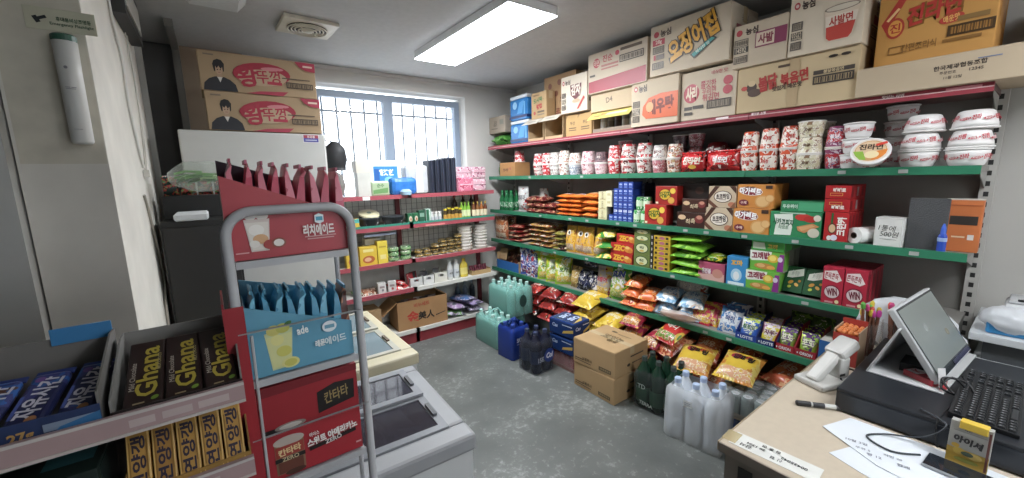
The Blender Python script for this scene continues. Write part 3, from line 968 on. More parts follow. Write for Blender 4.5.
for r_ in range(2):
    for c in range(2):
        can('chip_tube', f'green and white snack can, {["lower", "upper"][r_]} row, {["left", "right"][c]} one', MP('3fa04c', ['e8efe2', '1f6a30'], 30, .35, c + r_), 0.096, 0.03, (XF + 0.056 + 0.012 * r_, 1.838 - c * 0.064 - r_ * .012, SZ[2] + 0.001 + r_ * 0.0985), top='cfe0c4', group='green snack cans on the second shelf', bandcol='d5e6c8')
RED1 = [('e', -.1, .1, .62, .7, '8c1a14'), ('e', -.1, .12, .5, .55, 'd8b020'), ('t', -.1, .12, .34, '자갈치', '2c5c1c', 8, 1.0, .04), ('e', .62, .5, .25, .3, 'e8c43a'), ('e', .5, -.5, .3, .35, 'dca43c'), ('r', -.82, -.78, .12, .1, 'f0e0c0')]
RB(2, 1.672, 0.175, 0.145, 'potato_snack_box', 'red snack box with yellow picture, lower one beside the navy block', 'biscuit box', 'b4241c', d=0.09, F=RED1, Rt=[('r', 0, 0, .5, .7, '8c1a14')])
RB(2, 1.592, 0.165, 0.13, 'potato_snack_box', 'red snack box with yellow picture, upper one set further back', 'biscuit box', 'a82018', d=0.09, dz=0.147, dx=0.03, F=RED1, Rt=[('r', 0, 0, .5, .7, '8c1a14')])
CH = [('t', 0, -.1, .34, '칙촉', 'd8c4a0', 8, 1.2, .02, .2), ('e', -.62, .35, .28, .32, 'd8b48c'), ('e', .6, .2, .3, .5, '7c3030'), ('e', .62, .45, .2, .25, 'c98a72')]
RB(2, 1.405, 0.195, 0.105, 'chocolate_cookie_box', 'dark brown chocolate cookie box, lower one', 'biscuit box', '3c2018', d=0.08, F=CH)
RB(2, 1.385, 0.17, 0.088, 'chocolate_cookie_box', 'dark brown chocolate cookie box, upper one', 'biscuit box', '452419', d=0.08, dz=0.107, F=CH)
RB(2, 1.43, 0.20, 0.1, 'chocolate_cookie_box', 'very dark cookie box on top at the back, above the brown ones', 'biscuit box', '241713', d=0.08, dz=0.197, dx=0.1, F=[('e', .4, 0, .3, .5, '4a2a20')])
RB(2, 1.41, 0.20, 0.195, 'chocolate_cookie_box', 'tall very dark cookie box behind the brown pair', 'biscuit box', '2a1a15', d=0.08, dx=0.12, F=[('e', .4, 0, .3, .5, '4a2a20')])
HEIM = [('p', [(-1, .2), (-.55, 1), (-.2, 1), (-1, -.35)], '4a2c20'), ('p', [(.1, 1), (.5, 1), (1, .3), (1, .8), (.9, 1)], '4a2c20'), ('p', [(-1, -.6), (-.6, -1), (-.2, -1), (-1, -.2)], '6a4030'), ('e', .05, .02, .66, .56, '4a2c20'), ('e', .05, .02, .6, .5, 'e9e0d2'), ('t', .05, .05, .26, '초코하임', '3c2620', 4, .95, .04), ('r', .05, -.25, .25, .03, '9a8478'), ('e', .72, -.68, .26, .24, 'c07a5a'), ('p', [(.6, -1), (1, -.35), (1, -1)], '8a5a3a')]
RB(2, 1.222, 0.172, 0.146, 'wafer_box', 'cream and brown striped wafer box, lower one', 'biscuit box', 'cdb89a', d=0.10, F=HEIM)
RB(2, 1.207, 0.168, 0.132, 'wafer_box', 'cream and brown striped wafer box, upper one', 'biscuit box', 'cdb89a', d=0.10, dz=0.1475, F=HEIM)
MARG = [('e', -.28, .42, .68, .36, 'f0e6d8', -5), ('e', -.28, .42, .64, .32, '8c2432', -5), ('t', -.28, .42, .3, '마가렛트', 'ffffff', -4, 1.2, .04), ('t', -.3, .78, .07, 'soft cookie', '5a2a18', 0, .5)] + cookie(.42, -.42, .42) + cookie(.8, -.15, .25) + [('e', -.62, -.55, .28, .26, '7a2c3c'), ('t', -.62, -.55, .13, '수제', 'f0d0c0', 0, .4), ('r', .74, .78, .18, .14, '4a3428')]
RB(2, 1.033, 0.2, 0.152, 'cookie_box', 'orange cookie box with maroon oval, lower one', 'biscuit box', 'd58a36', d=0.11, F=MARG, Rt=[('r', 0, 0, .6, .6, 'b8702a')])
RB(2, 1.018, 0.195, 0.138, 'cookie_box', 'orange cookie box with maroon oval, upper one', 'biscuit box', 'd58a36', d=0.11, dz=0.1535, F=MARG, Rt=[('r', 0, 0, .6, .6, 'b8702a')])
for k in range(2):
    RB(2, 1.02 - k * .0, 0.19, 0.14, 'cookie_box', f'{["lower", "upper"][k]} orange cookie box hidden behind the front pair', 'biscuit box', 'a8682a', d=0.1, dz=.001 + k * 0.152, dx=0.15, F=None)
TART = [('p', [(-.85, .75), (-.1, .85), (-.05, .2), (-.12, -.8), (-.8, -.85), (-.75, .1)], 'e4ebe0'), ('t', -.45, .18, .26, '시카고피자', '1c5a3a', -4, .85, .04), ('t', -.42, -.22, .16, '타르트', '3a7a4a', -2, .4), ('e', .32, .62, .32, .26, 'c8352c'), ('e', .6, .5, .26, .24, 'b82c26'), ('e', .85, .6, .14, .24, 'd8d0c0'),
        ('p', [(.1, -.1), (.7, .2), (.95, 0), (.4, -.55), (.15, -.4)], 'c98c54'), ('p', [(.15, -.15), (.66, .1), (.8, 0), (.3, -.4)], 'd8a46c'), ('e', .75, -.5, .22, .35, 'cfc8b4'), ('r', -.1, .9, .5, .04, 'b8d8c0')]
RB(2, 0.81, 0.24, 0.143, 'cream_tart_box', 'wide green box with pictured pastry, below a thin green box', 'biscuit box', '2c8a58', d=0.13, F=TART)
RB(2, 0.785, 0.2, 0.056, 'cream_tart_box', 'thin green box lying on the wide green box', 'biscuit box', '338c5c', d=0.15, dz=0.1445, dx=0.035, F=[('t', -.55, 0, .4, '두유웨이', 'd0e8d8', 0, .7, .03), ('r', .4, 0, .55, .8, '4aa878')])
PEP = [('t', .3, .45, .17, '초코', 'f4ece4', 90, .6, .04), ('t', .45, .05, .4, '크런키', 'f4ece4', 90, 1.2, .04), ('e', -.3, -.1, .36, .36, '5a2c20'), ('e', -.3, -.1, .28, .28, 'd8b48c'), ('r', -.35, .6, .08, .35, '2c6a3a'), ('e', -.1, -.72, .3, .2, 'e0d8e8'), ('e', -.5, -.75, .2, .16, 'e8e0e0')]
for k in range(5):
    RB(2, 0.628, 0.098, 0.152, 'chocolate_stick_box', f'{ORD[k]} from the front of the upright bright red boxes', 'biscuit box', 'b81c22', d=0.05, dx=0.028 + k * 0.052, F=PEP if k == 0 else None, Rt=[('r', 0, 0, .6, .8, '8c1820')], group='upright red boxes', flap=False)
for j in range(2):
    for k in range(3):
        RB(2, 0.634, 0.104, 0.066, 'chocolate_stick_box', f'{ORD[k]} from the front, {["lower", "upper"][j]} red box lying on the upright ones', 'biscuit box', 'b41a20', d=0.085, dx=0.03 + k * 0.0865, dz=0.1535 + j * 0.0675, F=[('t', .1, -.3 if j == 0 else .3, .32, '빼빼로', 'f0e8e0', 0, 1.0, .04), ('o', -.1, .3 if j == 0 else -.35, .5, .22, 'e0a850', .06)], Rt=[('r', -.4, 0, .35, .7, 'a8a0a0' if k == 1 else '7a1820')], group='flat red boxes', flap=False)
# paper roll lying, white box with hand lettering, grey file, orange file, glue bottle
o = empty('paper_roll', 'white paper roll lying beside the white box with handwriting', 'paper roll', (XF + 0.035, 0.555, SZ[2] + 0.0415), (R(90), 0, RZ - 0.5))
mb = MB()
mb.lathe([(0.016, 0), (0.04, 0), (0.04, -0.105), (0.016, -0.105)], M('e9e9e6', rough=0.8), 24, cap=False)
obj('paper', mb, o)
obj('core', MB().lathe([(0.012, -.001), (0.0158, -.001), (0.0158, -0.106), (0.012, -0.106)], M('5c5048'), 20, cap=False), o)
snackbox('medicine_box', 'white box with black handwriting standing on the second shelf', 'box', 0.1, 0.09, 0.138, 'dcdcd8', F=[('t', -.1, .28, .2, '1통에', '20201f', -4, 1.2, .0, .1), ('t', .1, -.12, .2, '500원', '20201f', -3, 1.3, .0, .1), ('r', .05, -.48, .6, .015, '9a9a98'), ('o', 0, 0, .95, .95, 'c4c4c0', .02)], loc=rp(2, 0.43, 0.03), rot=(0, 0, RZ - 0.12))
o = empty('tape_roll', 'grey roll top showing above the white handwritten box', 'tape', (XF + 0.17, 0.455, SZ[2] + 0.001), (0, 0, RZ))
obj('roll_body', MB().lathe([(0.05, 0), (0.05, 0.11), (0.03, 0.112)], M('b8b8b6'), 24), o)
obj('core', MB().lathe([(0.028, 0.1125), (0.02, 0.1135)], M('6a5a4a'), 20), o)
o = empty('document_file', 'dark grey document file standing beside the orange file', 'file', rp(2, 0.309, 0.05), (R(0), 0, RZ))
obj('cover', MB().box((-.062, 0, 0), (.062, .004, .232), M('4b4c4e', rough=.7, bump=.3, scale=200)).box((-.062, .03, 0), (.062, .034, .228), M('55565a', rough=.7)).box((-.062, .004, 0), (-.059, .03, .23), M('45464a')), o)
obj('page_block', MB().box((-.056, .005, .004), (.058, .029, .215), M('bdbbb4')), o)
o = empty('document_file', 'orange box file with a dark label beside the shelf upright', 'file', rp(2, 0.197, 0.085), (0, 0, RZ + 0.0))
obj('cover', MB().box((-.066, 0, 0), (.045, .05, .225), M('c96f33', rough=.6)), o, bevel=.003)
face(o, 'F', .132, .05, .225, [('r', -.1, .22, .62, .17, '3a3430'), ('r', .3, -.42, .14, .1, 'e0d8d0'), ('r', -.25, -.42, .3, .03, 'e8c8a0'), ('r', -.15, .8, .8, .02, 'a8542a')], 'printed_front')
obj('top_edge', MB().box((-.066, 0, .2255), (.045, .05, .229), M('d9d2c6')), o)
o = empty('glue_bottle', 'small blue translucent glue bottle standing before the orange file', 'bottle', rp(2, 0.252, 0.022), (0, 0, RZ))
obj('bottle_body', MB().lathe([(.013, 0), (.0145, .003), (.0145, .07), (.011, .08)], M('2c50b8', rough=.2), 16), o)
obj('collar', MB().lathe([(.0155, .048), (.0155, .064)], M('9ab4e0', rough=.3), 16), o)
obj('bottle_cap', MB().lathe([(.009, .08), (.008, .105), (.003, .125)], M('3a62cc', rough=.25), 14), o)

# ---- shelf 3
for k in range(2):
    bag('noodle_multipack', f'orange and brown noodle multipack at the far end, {["front", "back"][k]} one', 0.25, 0.25, 0.085, MP('a85a34', ['d8b08a', '6a2c20', 'c8c0b4'], 16, .3, 4 + k), panel='c8763e', txt='짜파게티', tcol='f0e0c8', stand=True, loc=(XF + .08 + .11 * k, 3.655, SZ[3] + .001), rot=(0, 0, RZ), seed=51, cat='noodle pack', ts=.22, pcol2='e0c8b0')
for k in range(4):
    bag('noodle_pack', f'dark red noodle pack, {ORD[k]} from the bottom of the pile near the far end', .2, .26, .05, MP('6e1d1e', ['a8342c', 'c8a888'], 18, .3, k * 1.3), panel='8c2824', txt='짬뽕', tcol='e8c8a0', loc=(XF + .14, 3.36, SZ[3] + .002 + k * .047), rot=(0, 0, RZ + rn.uniform(-.1, .1)), seed=53 + k % 2, cat='noodle pack', group='dark red noodle packs', ts=.24)
PB = [(3.04, 5), (2.87, 5)]
for ci, (y, n) in enumerate(PB):
    for k in range(n):
        bag('noodle_pack', f'multicoloured noodle pack, {ORD[k]} from the bottom of the {["left", "right"][ci]} tall pile', .155, .26, .05, MP('b8944c', ['8c2c22', 'e0d8c4', '5a6a2c'], 20, .3, k * 1.7 + ci), panel='c8ae6a' if k % 2 else 'a83a2c', txt='비빔면', tcol='f4ecd8', loc=(XF + .14, y, SZ[3] + .002 + k * .047), rot=(0, 0, RZ + rn.uniform(-.1, .1)), seed=55 + k % 2, cat='noodle pack', group='multicoloured noodle packs', ts=.22)
for k in range(4):
    bag('noodle_pack', f'olive noodle pack, {ORD[k]} from the bottom of the pile left of the yellow bags', .14, .25, .048, MP('8c8438', ['4a2430', 'd8d0b0'], 18, .3, k * 2.1), panel='a89c4c', txt='메밀', tcol='3c2420', loc=(XF + .14, 2.69, SZ[3] + .002 + k * .045), rot=(0, 0, RZ + rn.uniform(-.1, .1)), seed=57 + k % 2, cat='noodle pack', group='olive noodle packs', ts=.24)
for k, (y, tl) in enumerate(((2.57, -.05), (2.46, .05), (2.35, -.1), (2.245, .12))):
    bag('banana_snack_bag', f'yellow snack bag with a round white eye mark, {["leftmost", "second", "third", "rightmost"][k]} of four standing', .135, .245, .07, MP('d9a01e', ['e8c04a', 'c8781a'], 14, .3, 1.1 * k), panel='e4b02c', pcol2='c9a48c', stand=True, loc=(XF + .075 + .012 * (k % 2), y, SZ[3] + .001), rot=(R(-8), tl, RZ + .2 * (k % 2) - .1), seed=61 + k % 2, group='four yellow snack bags', shapes=[('e', .05, .45, .38, .2, 'f0ece0'), ('e', .08, .45, .2, .11, '26201c'), ('t', 0, .05, .13, '바나나킥', '6a3418', 80, .6, .03)])
for k in range(3):
    bag('corn_snack_bag', f'green and yellow snack bag, {["bottom", "middle", "top"][k]} of the leaning pile beside the red boxes', .19, .24, .076, MP('2f8a2c', ['e0b820', 'e8e0a0', '1c5a24'], 14, .3, 5 + k), panel='e2b41c', txt='콘칩', tcol='1c6a2c', loc=(XF + .13, 2.135, SZ[3] + .004 + k * .088), rot=(R(10), R(-6), RZ + .1 * k - .1), seed=66 + k, group='green and yellow snack bags', ts=.22)
ZEC = [('t', -.25, .05, .6, 'ZEC', 'e8b41e', 0, 1.0, .06, .15), ('e', .6, -.1, .36, .6, 'd88a2a'), ('e', .5, .3, .2, .3, 'e8c46a'), ('e', .75, -.4, .2, .35, 'c87a20')]
for k, (y, w) in enumerate(((1.965, .21), (1.96, .215), (1.93, .185))):
    RB(3, y, w, .078 if k < 2 else .074, 'cracker_carton', f'red snack box with yellow ZEC lettering, {["bottom", "middle", "top"][k]} of three', 'biscuit box', 'b8201c', d=.09, dz=k * .0795, dx=.03 + .012 * (k == 2), F=ZEC)
GRB = [('e', 0, 0, .8, .78, '2f4a26'), ('e', 0, 0, .7, .66, 'd0d4a8'), ('t', 0, .1, .22, '예감', '2c4a20', 0, 1.0, .04), ('e', 0, -.4, .3, .16, 'c8a84c')]
for k, h in enumerate((.096, .096, .052, .04)):
    RB(3, 1.775, .14, h, 'potato_chip_box', f'olive green snack box with oval badge, {["bottom", "second", "third", "top"][k]} of the stack beside the yellow slim boxes', 'biscuit box', '6c7a3c', d=.1, dz=sum((.096, .096, .052, .04)[:k]) + .0012 * k, F=GRB)
YB2 = [('e', 0, 0, .34, .62, 'b0607a'), ('r', -.7, 0, .14, .5, '3a2c1c'), ('r', .62, .1, .16, .45, '3a2c1c'), ('r', 0, -.9, .98, .06, 'a8861c')]
for k in range(7):
    RB(3, 1.61, .13, .0355, 'gum_box', f'yellow slim box, {ORD[k]} from the bottom of the seven-high stack', 'biscuit box', 'd2ac1c', d=.09, dz=k * .0367, F=YB2, group='yellow slim boxes', flap=False)
for r_ in range(6):
    RB(3, 1.69, .022, .042, 'chocolate_box', f'near-black slim box, {ORD[r_]} from the bottom beside the yellow slim boxes', 'biscuit box', '241f20', d=.1, dz=r_ * .043, F=[('r', 0, 0, .5, .5, 'b8b4ac')], group='near-black slim boxes', flap=False)
for k in range(5):
    bag('tortilla_snack_bag', f'bright green long snack bag, {ORD[k]} from the bottom, right of the yellow boxes', .235, .2, .053, MP('7ab82c', ['9cd04a', '4c8a1c'], 10, .22, 1.9 * k), panel='8cc63c', txt='짱구', tcol='e8e0ea', loc=(XF + .11, 1.425 - .005 * (k % 2), SZ[3] + .003 + k * .0575), rot=(R(6), R(3 if k % 2 else -3), RZ + rn.uniform(-.08, .08)), seed=71 + k % 2, group='bright green snack bags', ts=.16, shapes=[('e', 0, .1, .26, .16, 'b8506a')])
RB(3, 1.25, .17, .118, 'candy_carton', 'pink box between the green bags and the blue box', 'biscuit box', 'b04c6a', d=.1, F=[('p', [(-1, -1), (1, -1), (1, -.1), (-1, -.4)], 'd8a8a0'), ('t', -.35, .05, .3, '홈런볼', 'e8d8e0', 0, .7, .04), ('e', .5, -.1, .4, .5, 'c88a7a')], T=[('r', 0, 0, .9, .8, '8a3450')])
bag('jelly_bag', 'small green and yellow bag lying on the pink box', .115, .11, .05, MP('5c8a1c', ['c8b41e', '2c5a18'], 24, .2), panel='8ca01c', loc=(XF + .09, 1.245, SZ[3] + .125), rot=(R(14), 0, RZ), seed=74)
RB(3, 1.094, .118, .18, 'animal_cracker_box', 'tall blue box with cartoonless yellow lettering right of the pink box', 'biscuit box', '2f8cc8', d=.07, F=[('t', 0, .6, .2, '꼬마', 'e8b020', 3, 1.4, .05), ('e', 0, -.25, .55, .45, 'a8d4ea'), ('e', 0, -.3, .3, .3, 'e8ecf0'), ('r', 0, -.85, .8, .1, 'e0eef4')])
bpy.data.objects['animal_cracker_box']['label'] = 'tall bright blue biscuit box with yellow lettering right of the pink box'
WHALE = [('p', [(-1, .95), (.3, .95), (.2, .1), (-.9, -.1), (-1, .1)], 'e8ece0'), ('t', -.35, .48, .36, '고래밥', '8c2440', 4, 1.1, .05), ('e', .38, .3, .32, .4, 'e0b81e'), ('e', .36, .34, .2, .28, 'f0dc6a'), ('p', [(.62, -.9), (1, -.9), (1, .8), (.75, .8)], '8a2c8a'), ('e', -.1, -.55, .6, .3, 'c88a3a'), ('e', -.3, -.5, .25, .2, 'e0b070'), ('e', .3, -.62, .25, .18, 'e8a848'), ('e', .8, .3, .14, .25, 'd8d0e0')]
for k in range(2):
    RB(3, .95 - .012 * k, .178, .118, 'whale_cracker_box', f'green and yellow snack box with maroon lettering, {["lower", "upper"][k]} of the pair', 'biscuit box', '6cb83a', d=.08, dz=k * .1195, dx=.028 + .012 * k, F=WHALE, Rt=[('r', 0, 0, .97, .97, '8d9380')])
    for j in range(2):
        RB(3, .942, .176, .118, 'whale_cracker_box', f'greyish green snack box, {["lower", "upper"][k]}, {["second", "third"][j]} from the front behind the pair', 'biscuit box', '878d7c', d=.08, dz=k * .1195, dx=.125 + .085 * j, F=None, Rt=[('r', 0, 0, .6, .8, '8c9484')])
for j in range(2):
    RB(3, .935, .172, .054, 'whale_cracker_box', f'flat light green box on top of the pair, {["front", "back"][j]} one', 'biscuit box', '4cb84c', d=.12, dz=.2395, dx=.035 + j * .125, F=[('p', [(-.9, .7), (-.2, .7), (-.1, -.7), (-.9, -.7)], 'd8ecd0'), ('t', .3, 0, .5, '고래', 'e8d048', 0, .6, .04)], Rt=[('r', 0, 0, .97, .95, '7f9a7c')])
for k in range(3):
    RB(3, 1.12 - .001 * k, .1, .066, 'grey_carton', f'grey printed small box, {["bottom", "middle", "top"][k]} of the back stack behind the blue box', 'biscuit box', '7d7f7c', d=.06, dz=.067 * k + .0, dx=.3, F=[('r', 0, .3, .8, .08, 'b0b2ae'), ('r', 0, -.1, .7, .08, 'b0b2ae')])
AL = [('p', [(-.7, .55), (.8, .9), (.9, .35), (-.2, .1), (-.75, .1)], 'e0e4d8'), ('t', .05, .48, .2, '꽃게랑', 'b8c0b4', -8, .8), ('e', -.25, -.25, .3, .12, 'c8902c', 35), ('e', .35, -.4, .25, .11, 'd8a848', -40), ('e', -.3, -.6, .2, .1, 'b8c83c', 20), ('e', .6, -.1, .15, .1, 'b87c20')]
for k, y in enumerate((.807, .708)):
    o = RB(3, y, .095, .15, 'almond_box', f'dark green snack box with almond picture, {["left", "right"][k]} one leaning back', 'biscuit box', '14502c', d=.045, dx=.055, F=AL, Rt=[('r', 0, 0, .5, .7, '0e3a20')])
    o.rotation_euler = (R(-24), 0, RZ)
    o.location.z += .019
WIN = [('p', [(-.85, .75), (.3, .85), (.85, .35), (.4, .2), (-.85, .35)], 'e8dcd8'), ('t', -.15, .52, .16, '쫀득쫀득', 'a02030', -6, 1.3), ('e', 0, -.32, .78, .38, '8a1c38'), ('e', 0, -.34, .7, .32, 'd8c8c8'), ('t', 0, -.33, .2, 'WIN', '701a30', 8, 1.0, .05), ('e', .55, -.82, .2, .1, 'e8d8a8'), ('r', -.2, -.88, .4, .05, 'd89098')]
for k, y in enumerate((.617, .525)):
    RB(3, y, .088, .198, 'chewy_candy_box', f'tall crimson box with round badge, {["left", "right"][k]} of the front pair', 'biscuit box', 'b8203c', d=.07, F=WIN, Rt=[('r', 0, 0, .5, .8, '8a1c2c')], flap=False)
    for j in range(3):
        RB(3, y - .002, .088, .193, 'chewy_candy_box', f'tall crimson box, {["second", "third", "fourth"][j]} from the front behind the {["left", "right"][k]} one', 'biscuit box', 'a81e34', d=.07, dx=.102 + .074 * j, Rt=[('r', 0, 0, .5, .8, '7a1824')], flap=False)

# ---- shelf 4
def SB(k, y, name, label, w, h, t, body, seed, dx=.09, dz=0.0, lean=-10, rz=0.0, stand=True, tilt=0.0, **kw):
    return bag(name, label, w, h, t, body, stand=stand, loc=(XF + dx, y, SZ[k] + .002 + dz), rot=(R(lean), tilt, RZ + rz), seed=seed, **kw)


o = empty('display_tray', 'bright blue edged cardboard tray with a raised tan back at the far end', 'tray', rp(4, 3.5, .026), (0, 0, RZ))
TR = M('b5946a', rough=.8)
obj('tray_front', MB().box((-.2, 0, 0), (.2, .004, .1), M('2a6cb4')), o)
obj('tray_base', MB().box((-.2, .004, 0), (.2, .3, .004), TR), o)
obj('tray_side', MB().box((-.2, .004, .004), (-.196, .3, .18), TR), o)
obj('tray_side', MB().box((.196, .004, .004), (.2, .3, .12), TR), o)
obj('tray_back', MB().box((-.196, .296, .004), (.196, .3, .25), TR), o)
mb = MB().box((-.196, .0, 0), (-.06, .003, .13), TR)
obj('raised_flap', mb, o, loc=(0, .03, .105), rot=(R(-14), 0, 0))
for k in range(3):
    bag('snack_bag', f'brown snack bag standing in the blue edged tray, {["left", "middle", "right"][k]} one', .11, .17, .05, MP('4a2c24', ['8c4a3a', 'c8a888'], 20, .3, k), stand=True, loc=(XF + .14, 3.6 - k * .115, SZ[4] + .006), rot=(R(-6), 0, RZ), seed=81, group='bags in the blue edged tray')
for k, (y, s) in enumerate(((3.215, 82), (3.12, 83), (3.035, 84))):
    SB(4, y, 'shrimp_snack_bag', f'blue and white snack bag, {["left", "middle", "right"][k]} of three standing', .16, .29, .062, MP('3a58a8', ['d8dce8', 'b03448', '22346a'], 13, .28, s), s, rz=.95, panel='d8dcea', pcol2='6a3a6a', group='blue and white snack bags', txt='새우칩', tcol='2a4690', ts=.14)
for k, (y, s) in enumerate(((2.93, 85), (2.80, 86), (2.67, 87))):
    SB(4, y, 'lime_snack_bag', f'lime and yellow snack bag, {["left", "middle", "right"][k]} of three at the front', .17, .25, .07, MP('9cc81e', ['e8d83a', 'e8ecd8', '4a8a1c'], 13, .28, s), s, dx=.085, rz=.75, panel='e8ead0', pcol2='e0b83a', group='lime snack bags', txt='포카', tcol='2c6a1c', ts=.18)
for k, y in enumerate((2.95, 2.74)):
    SB(4, y, 'lime_snack_bag', f'lime snack bag lying on top of the front three, {["left", "right"][k]} one', .22, .2, .07, MP('a8cc2a', ['e0c83a', 'e8ecd8'], 12, .28, k), 88 + k, dx=.13, dz=.262, stand=False, lean=18, panel='c8dc4a', group='lime snack bags on top')
SB(4, 2.525, 'pretzel_bag', 'small tan snack bag right of the lime bags', .12, .2, .07, MP('b08a3c', ['d8c48a', '6a4a20'], 20), 90, panel='c8a860')
for k, (y, dz, dx) in enumerate(((2.42, 0, .08), (2.31, 0, .08), (2.37, .105, .13))):
    SB(4, y, 'seaweed_snack_bag', f'shiny navy and black snack bag, {["lower left", "lower right", "upper"][k]} of the heap', .15, .19, .08, MP('1d2030', ['8a8ca0', '2c3458', 'd8d8e0'], 14, .22, k), 91 + k, dx=dx, dz=dz + (0 if k < 2 else .11), panel='262a48', lean=-16 if k < 2 else 0, txt='김', tcol='c8ccd8', group=None)
SB(4, 2.2, 'shrimp_cracker_bag', 'grey and yellow snack bag with pinkish lettering beside the green one', .155, .25, .08, MP('b0a49c', ['c8a83a', '8a3040', 'd8d0c4'], 12, .25, 7), 95, panel='a8a09c', pcol2='d0ac3c', txt='오징어', tcol='b02c48', ts=.18)
SB(4, 2.02, 'sun_chip_bag', 'large green snack bag with white SUN lettering', .2, .31, .095, MP('4c9a2c', ['c8c83a', '2c6a1c', 'b8342c'], 12, .25, 9), 96, panel='ded8d8', pcol2='a8b83a', dx=.08, shapes=[('t', 0, .42, .17, 'SUN', '26418c', 6, 1.4, .06, .15), ('e', .1, -.3, .4, .22, 'c8b44a'), ('r', 0, .12, .8, .05, 'b8302c')])
OB = [(1.87, 0, 0), (1.87, .072, .01), (1.86, .146, .03), (1.745, 0, .0), (1.735, .072, .02)]
for k, (y, dz, dx) in enumerate(OB):
    SB(4, y, 'orange_corn_bag', f'orange snack bag, {["bottom left", "middle left", "top left", "bottom right", "top right"][k]} of the orange pile', .15, .22, .078, MP('d8682a', ['e8a04a', 'c03a20', 'f0d8b0'], 14, .25, k * 1.3), 97 + k % 2, dx=.1 + dx, dz=dz + .004, stand=False, lean=10, rz=.05 * k, panel='e07a2c', txt='치토스', tcol='f4e4c8', group='orange snack bags', ts=.16)
for k, (y, dz, rz, dx) in enumerate(((1.62, 0, .1, .16), (1.44, 0, .2, .165), (1.61, .09, .1, .17), (1.43, .09, .3, .175))):
    SB(4, y, 'milk_snack_bag', f'pale blue and white snack bag, {["bottom left", "bottom right", "top left", "top right"][k]} of the heap', .17, .23, .08, MP('8cb8d8', ['e8ecec', 'd8c8b8', '4a84b8'], 11, .25, k * 2.3), 101 + k % 2, dx=dx, dz=dz + .004, stand=False, lean=14, rz=rz, panel='dce4e8', txt='우유', tcol='4a7aa8', group='pale blue snack bags', ts=.18)
SB(4, 1.52, 'milk_snack_bag', 'grey and white tall snack bag standing behind the pale blue heap', .26, .29, .07, MP('9c9c9a', ['d8d8d4', 'a8442c'], 12, .25, 3), 104, dx=.28, lean=-6, panel='c8c4be')
# clear pouch of snacks sagging over the shelf edge
bag('clear_snack_pouch', 'crumpled clear pouch of pinkish sticks hanging over the shelf edge', .13, .34, .06, MF('f2e4dc', .35, .1), loc=(XF - .03, 1.43, SZ[4] + .03), rot=(R(-14), R(24), R(-25)), seed=105, seal='e8dcd4', parts=True)
pk = bpy.data.objects['clear_snack_pouch']
for k in range(5):
    obj('pink_stick', MB().tube([(-.034 + .017 * k, -.11, .022), (-.03 + .016 * k, .0, .03), (-.034 + .017 * k, .11, .022)], .0065, M('d8a898', rough=.6), 6), pk)
# shelf 4: peg boxes of candy at the near half
for k in range(3):
    SB(4, 1.34 - .045 * k, 'gummy_bag', f'crimson candy bag with yellow corner, {["left", "middle", "right"][k]} of three', .15, .17, .05, MP('b81e3c', ['e0b82c', 'd8546a'], 14, .3, k), 106 + k % 2, dx=.075 + .02 * k, lean=-38, dz=.0, panel='c82848', pcol2='d8b43a', txt='젤리', tcol='f0d86a', group='crimson candy bags', ts=.2)
for k in range(3):
    SB(4, 1.135, 'gummy_bag', f'white and blue candy bag, {["front", "second", "third"][k]} in its row', .14, .17, .035, MP('c8ccd4', ['2c5a9c', '3a88c8', 'e8e8e8'], 13, .3, k), 109, dx=.06 + .06 * k, lean=-22, panel='dfe2e6', pcol2='3a78b8', txt='마이', tcol='2c4a8c', group='white and blue candy bags', ts=.2)


def candytray(y, w, label, tray, name, bagcol, pan, txt, tc, front):
    o = empty('candy_tray', label, 'tray', rp(4, y, .022), (0, 0, RZ))
    m = M(tray, rough=.45)
    obj('tray_front', MB().box((-w / 2, 0, 0), (w / 2, .002, .045), m), o)
    face(o, 'F', w, .1, .045, [('t', .1, 0, .4, front, 'e8e8ee', 0, 1.2, .03), ('e', -.7, 0, .07, .24, 'e8e8ee')], 'printed_front')
    obj('tray_base', MB().box((-w / 2, .002, 0), (w / 2, .22, .002), m), o)
    for s in (-1, 1):
        obj('tray_side', MB().add([(s * w / 2, .002, .002), (s * w / 2, .22, .002), (s * w / 2, .22, .15), (s * w / 2, .13, .15), (s * w / 2, .002, .045)], [(0, 1, 2, 3, 4)], m), o, solid=.0015)
    for k in range(3):
        bag('gummy_pouch', f'{["front", "middle", "back"][k]} pouch in the {label}', w * .86, .13, .03, bagcol, panel=pan, txt=txt, tcol=tc, stand=True, loc=(XF + .05 + .045 * k, y, SZ[4] + .006 + .006 * k), rot=(R(-22), 0, RZ), seed=112, group='pouches in candy trays', ts=.24)


candytray(1.014, .118, 'royal blue candy tray with white front lettering', '1d3f98', 'a', MP('3a6cc8', ['c8d83a', 'e8e8e8'], 18, .3), 'e0e6d0', '청포도', '2a6a2c', 'LOTTE')
candytray(.9, .106, 'navy candy tray with yellow topped pouches', '1b2c70', 'b', MP('d8cc2a', ['c8b8c8', '8a4a6a'], 18, .3), 'e0d8d8', '자두', '6a2c50', 'LOTTE')
candytray(.808, .1, 'red candy tray with purple and green pouches, left of two', 'b01f30', 'c', MP('7a9a2c', ['5a2c7a', 'c8d83a'], 18, .3), '6a3a7a', '포도', 'e8e8d0', 'ORION')
candytray(.705, .1, 'red candy tray with purple and green pouches, right of two', 'a81c2e', 'd', MP('8cb82c', ['4a2468', 'd0e04a'], 18, .3), '5a2c70', '포도', 'e8e8d0', 'ORION')
for k, y in enumerate((.83, .72)):
    SB(4, y, 'gummy_bag', f'dark green pouch lying behind the red candy trays, {["left", "right"][k]} one', .12, .16, .05, MP('3f5a1c', ['7a9a2c', '2a3a18'], 16, .3, k), 115, dx=.31, lean=-20, panel='5a7a24')
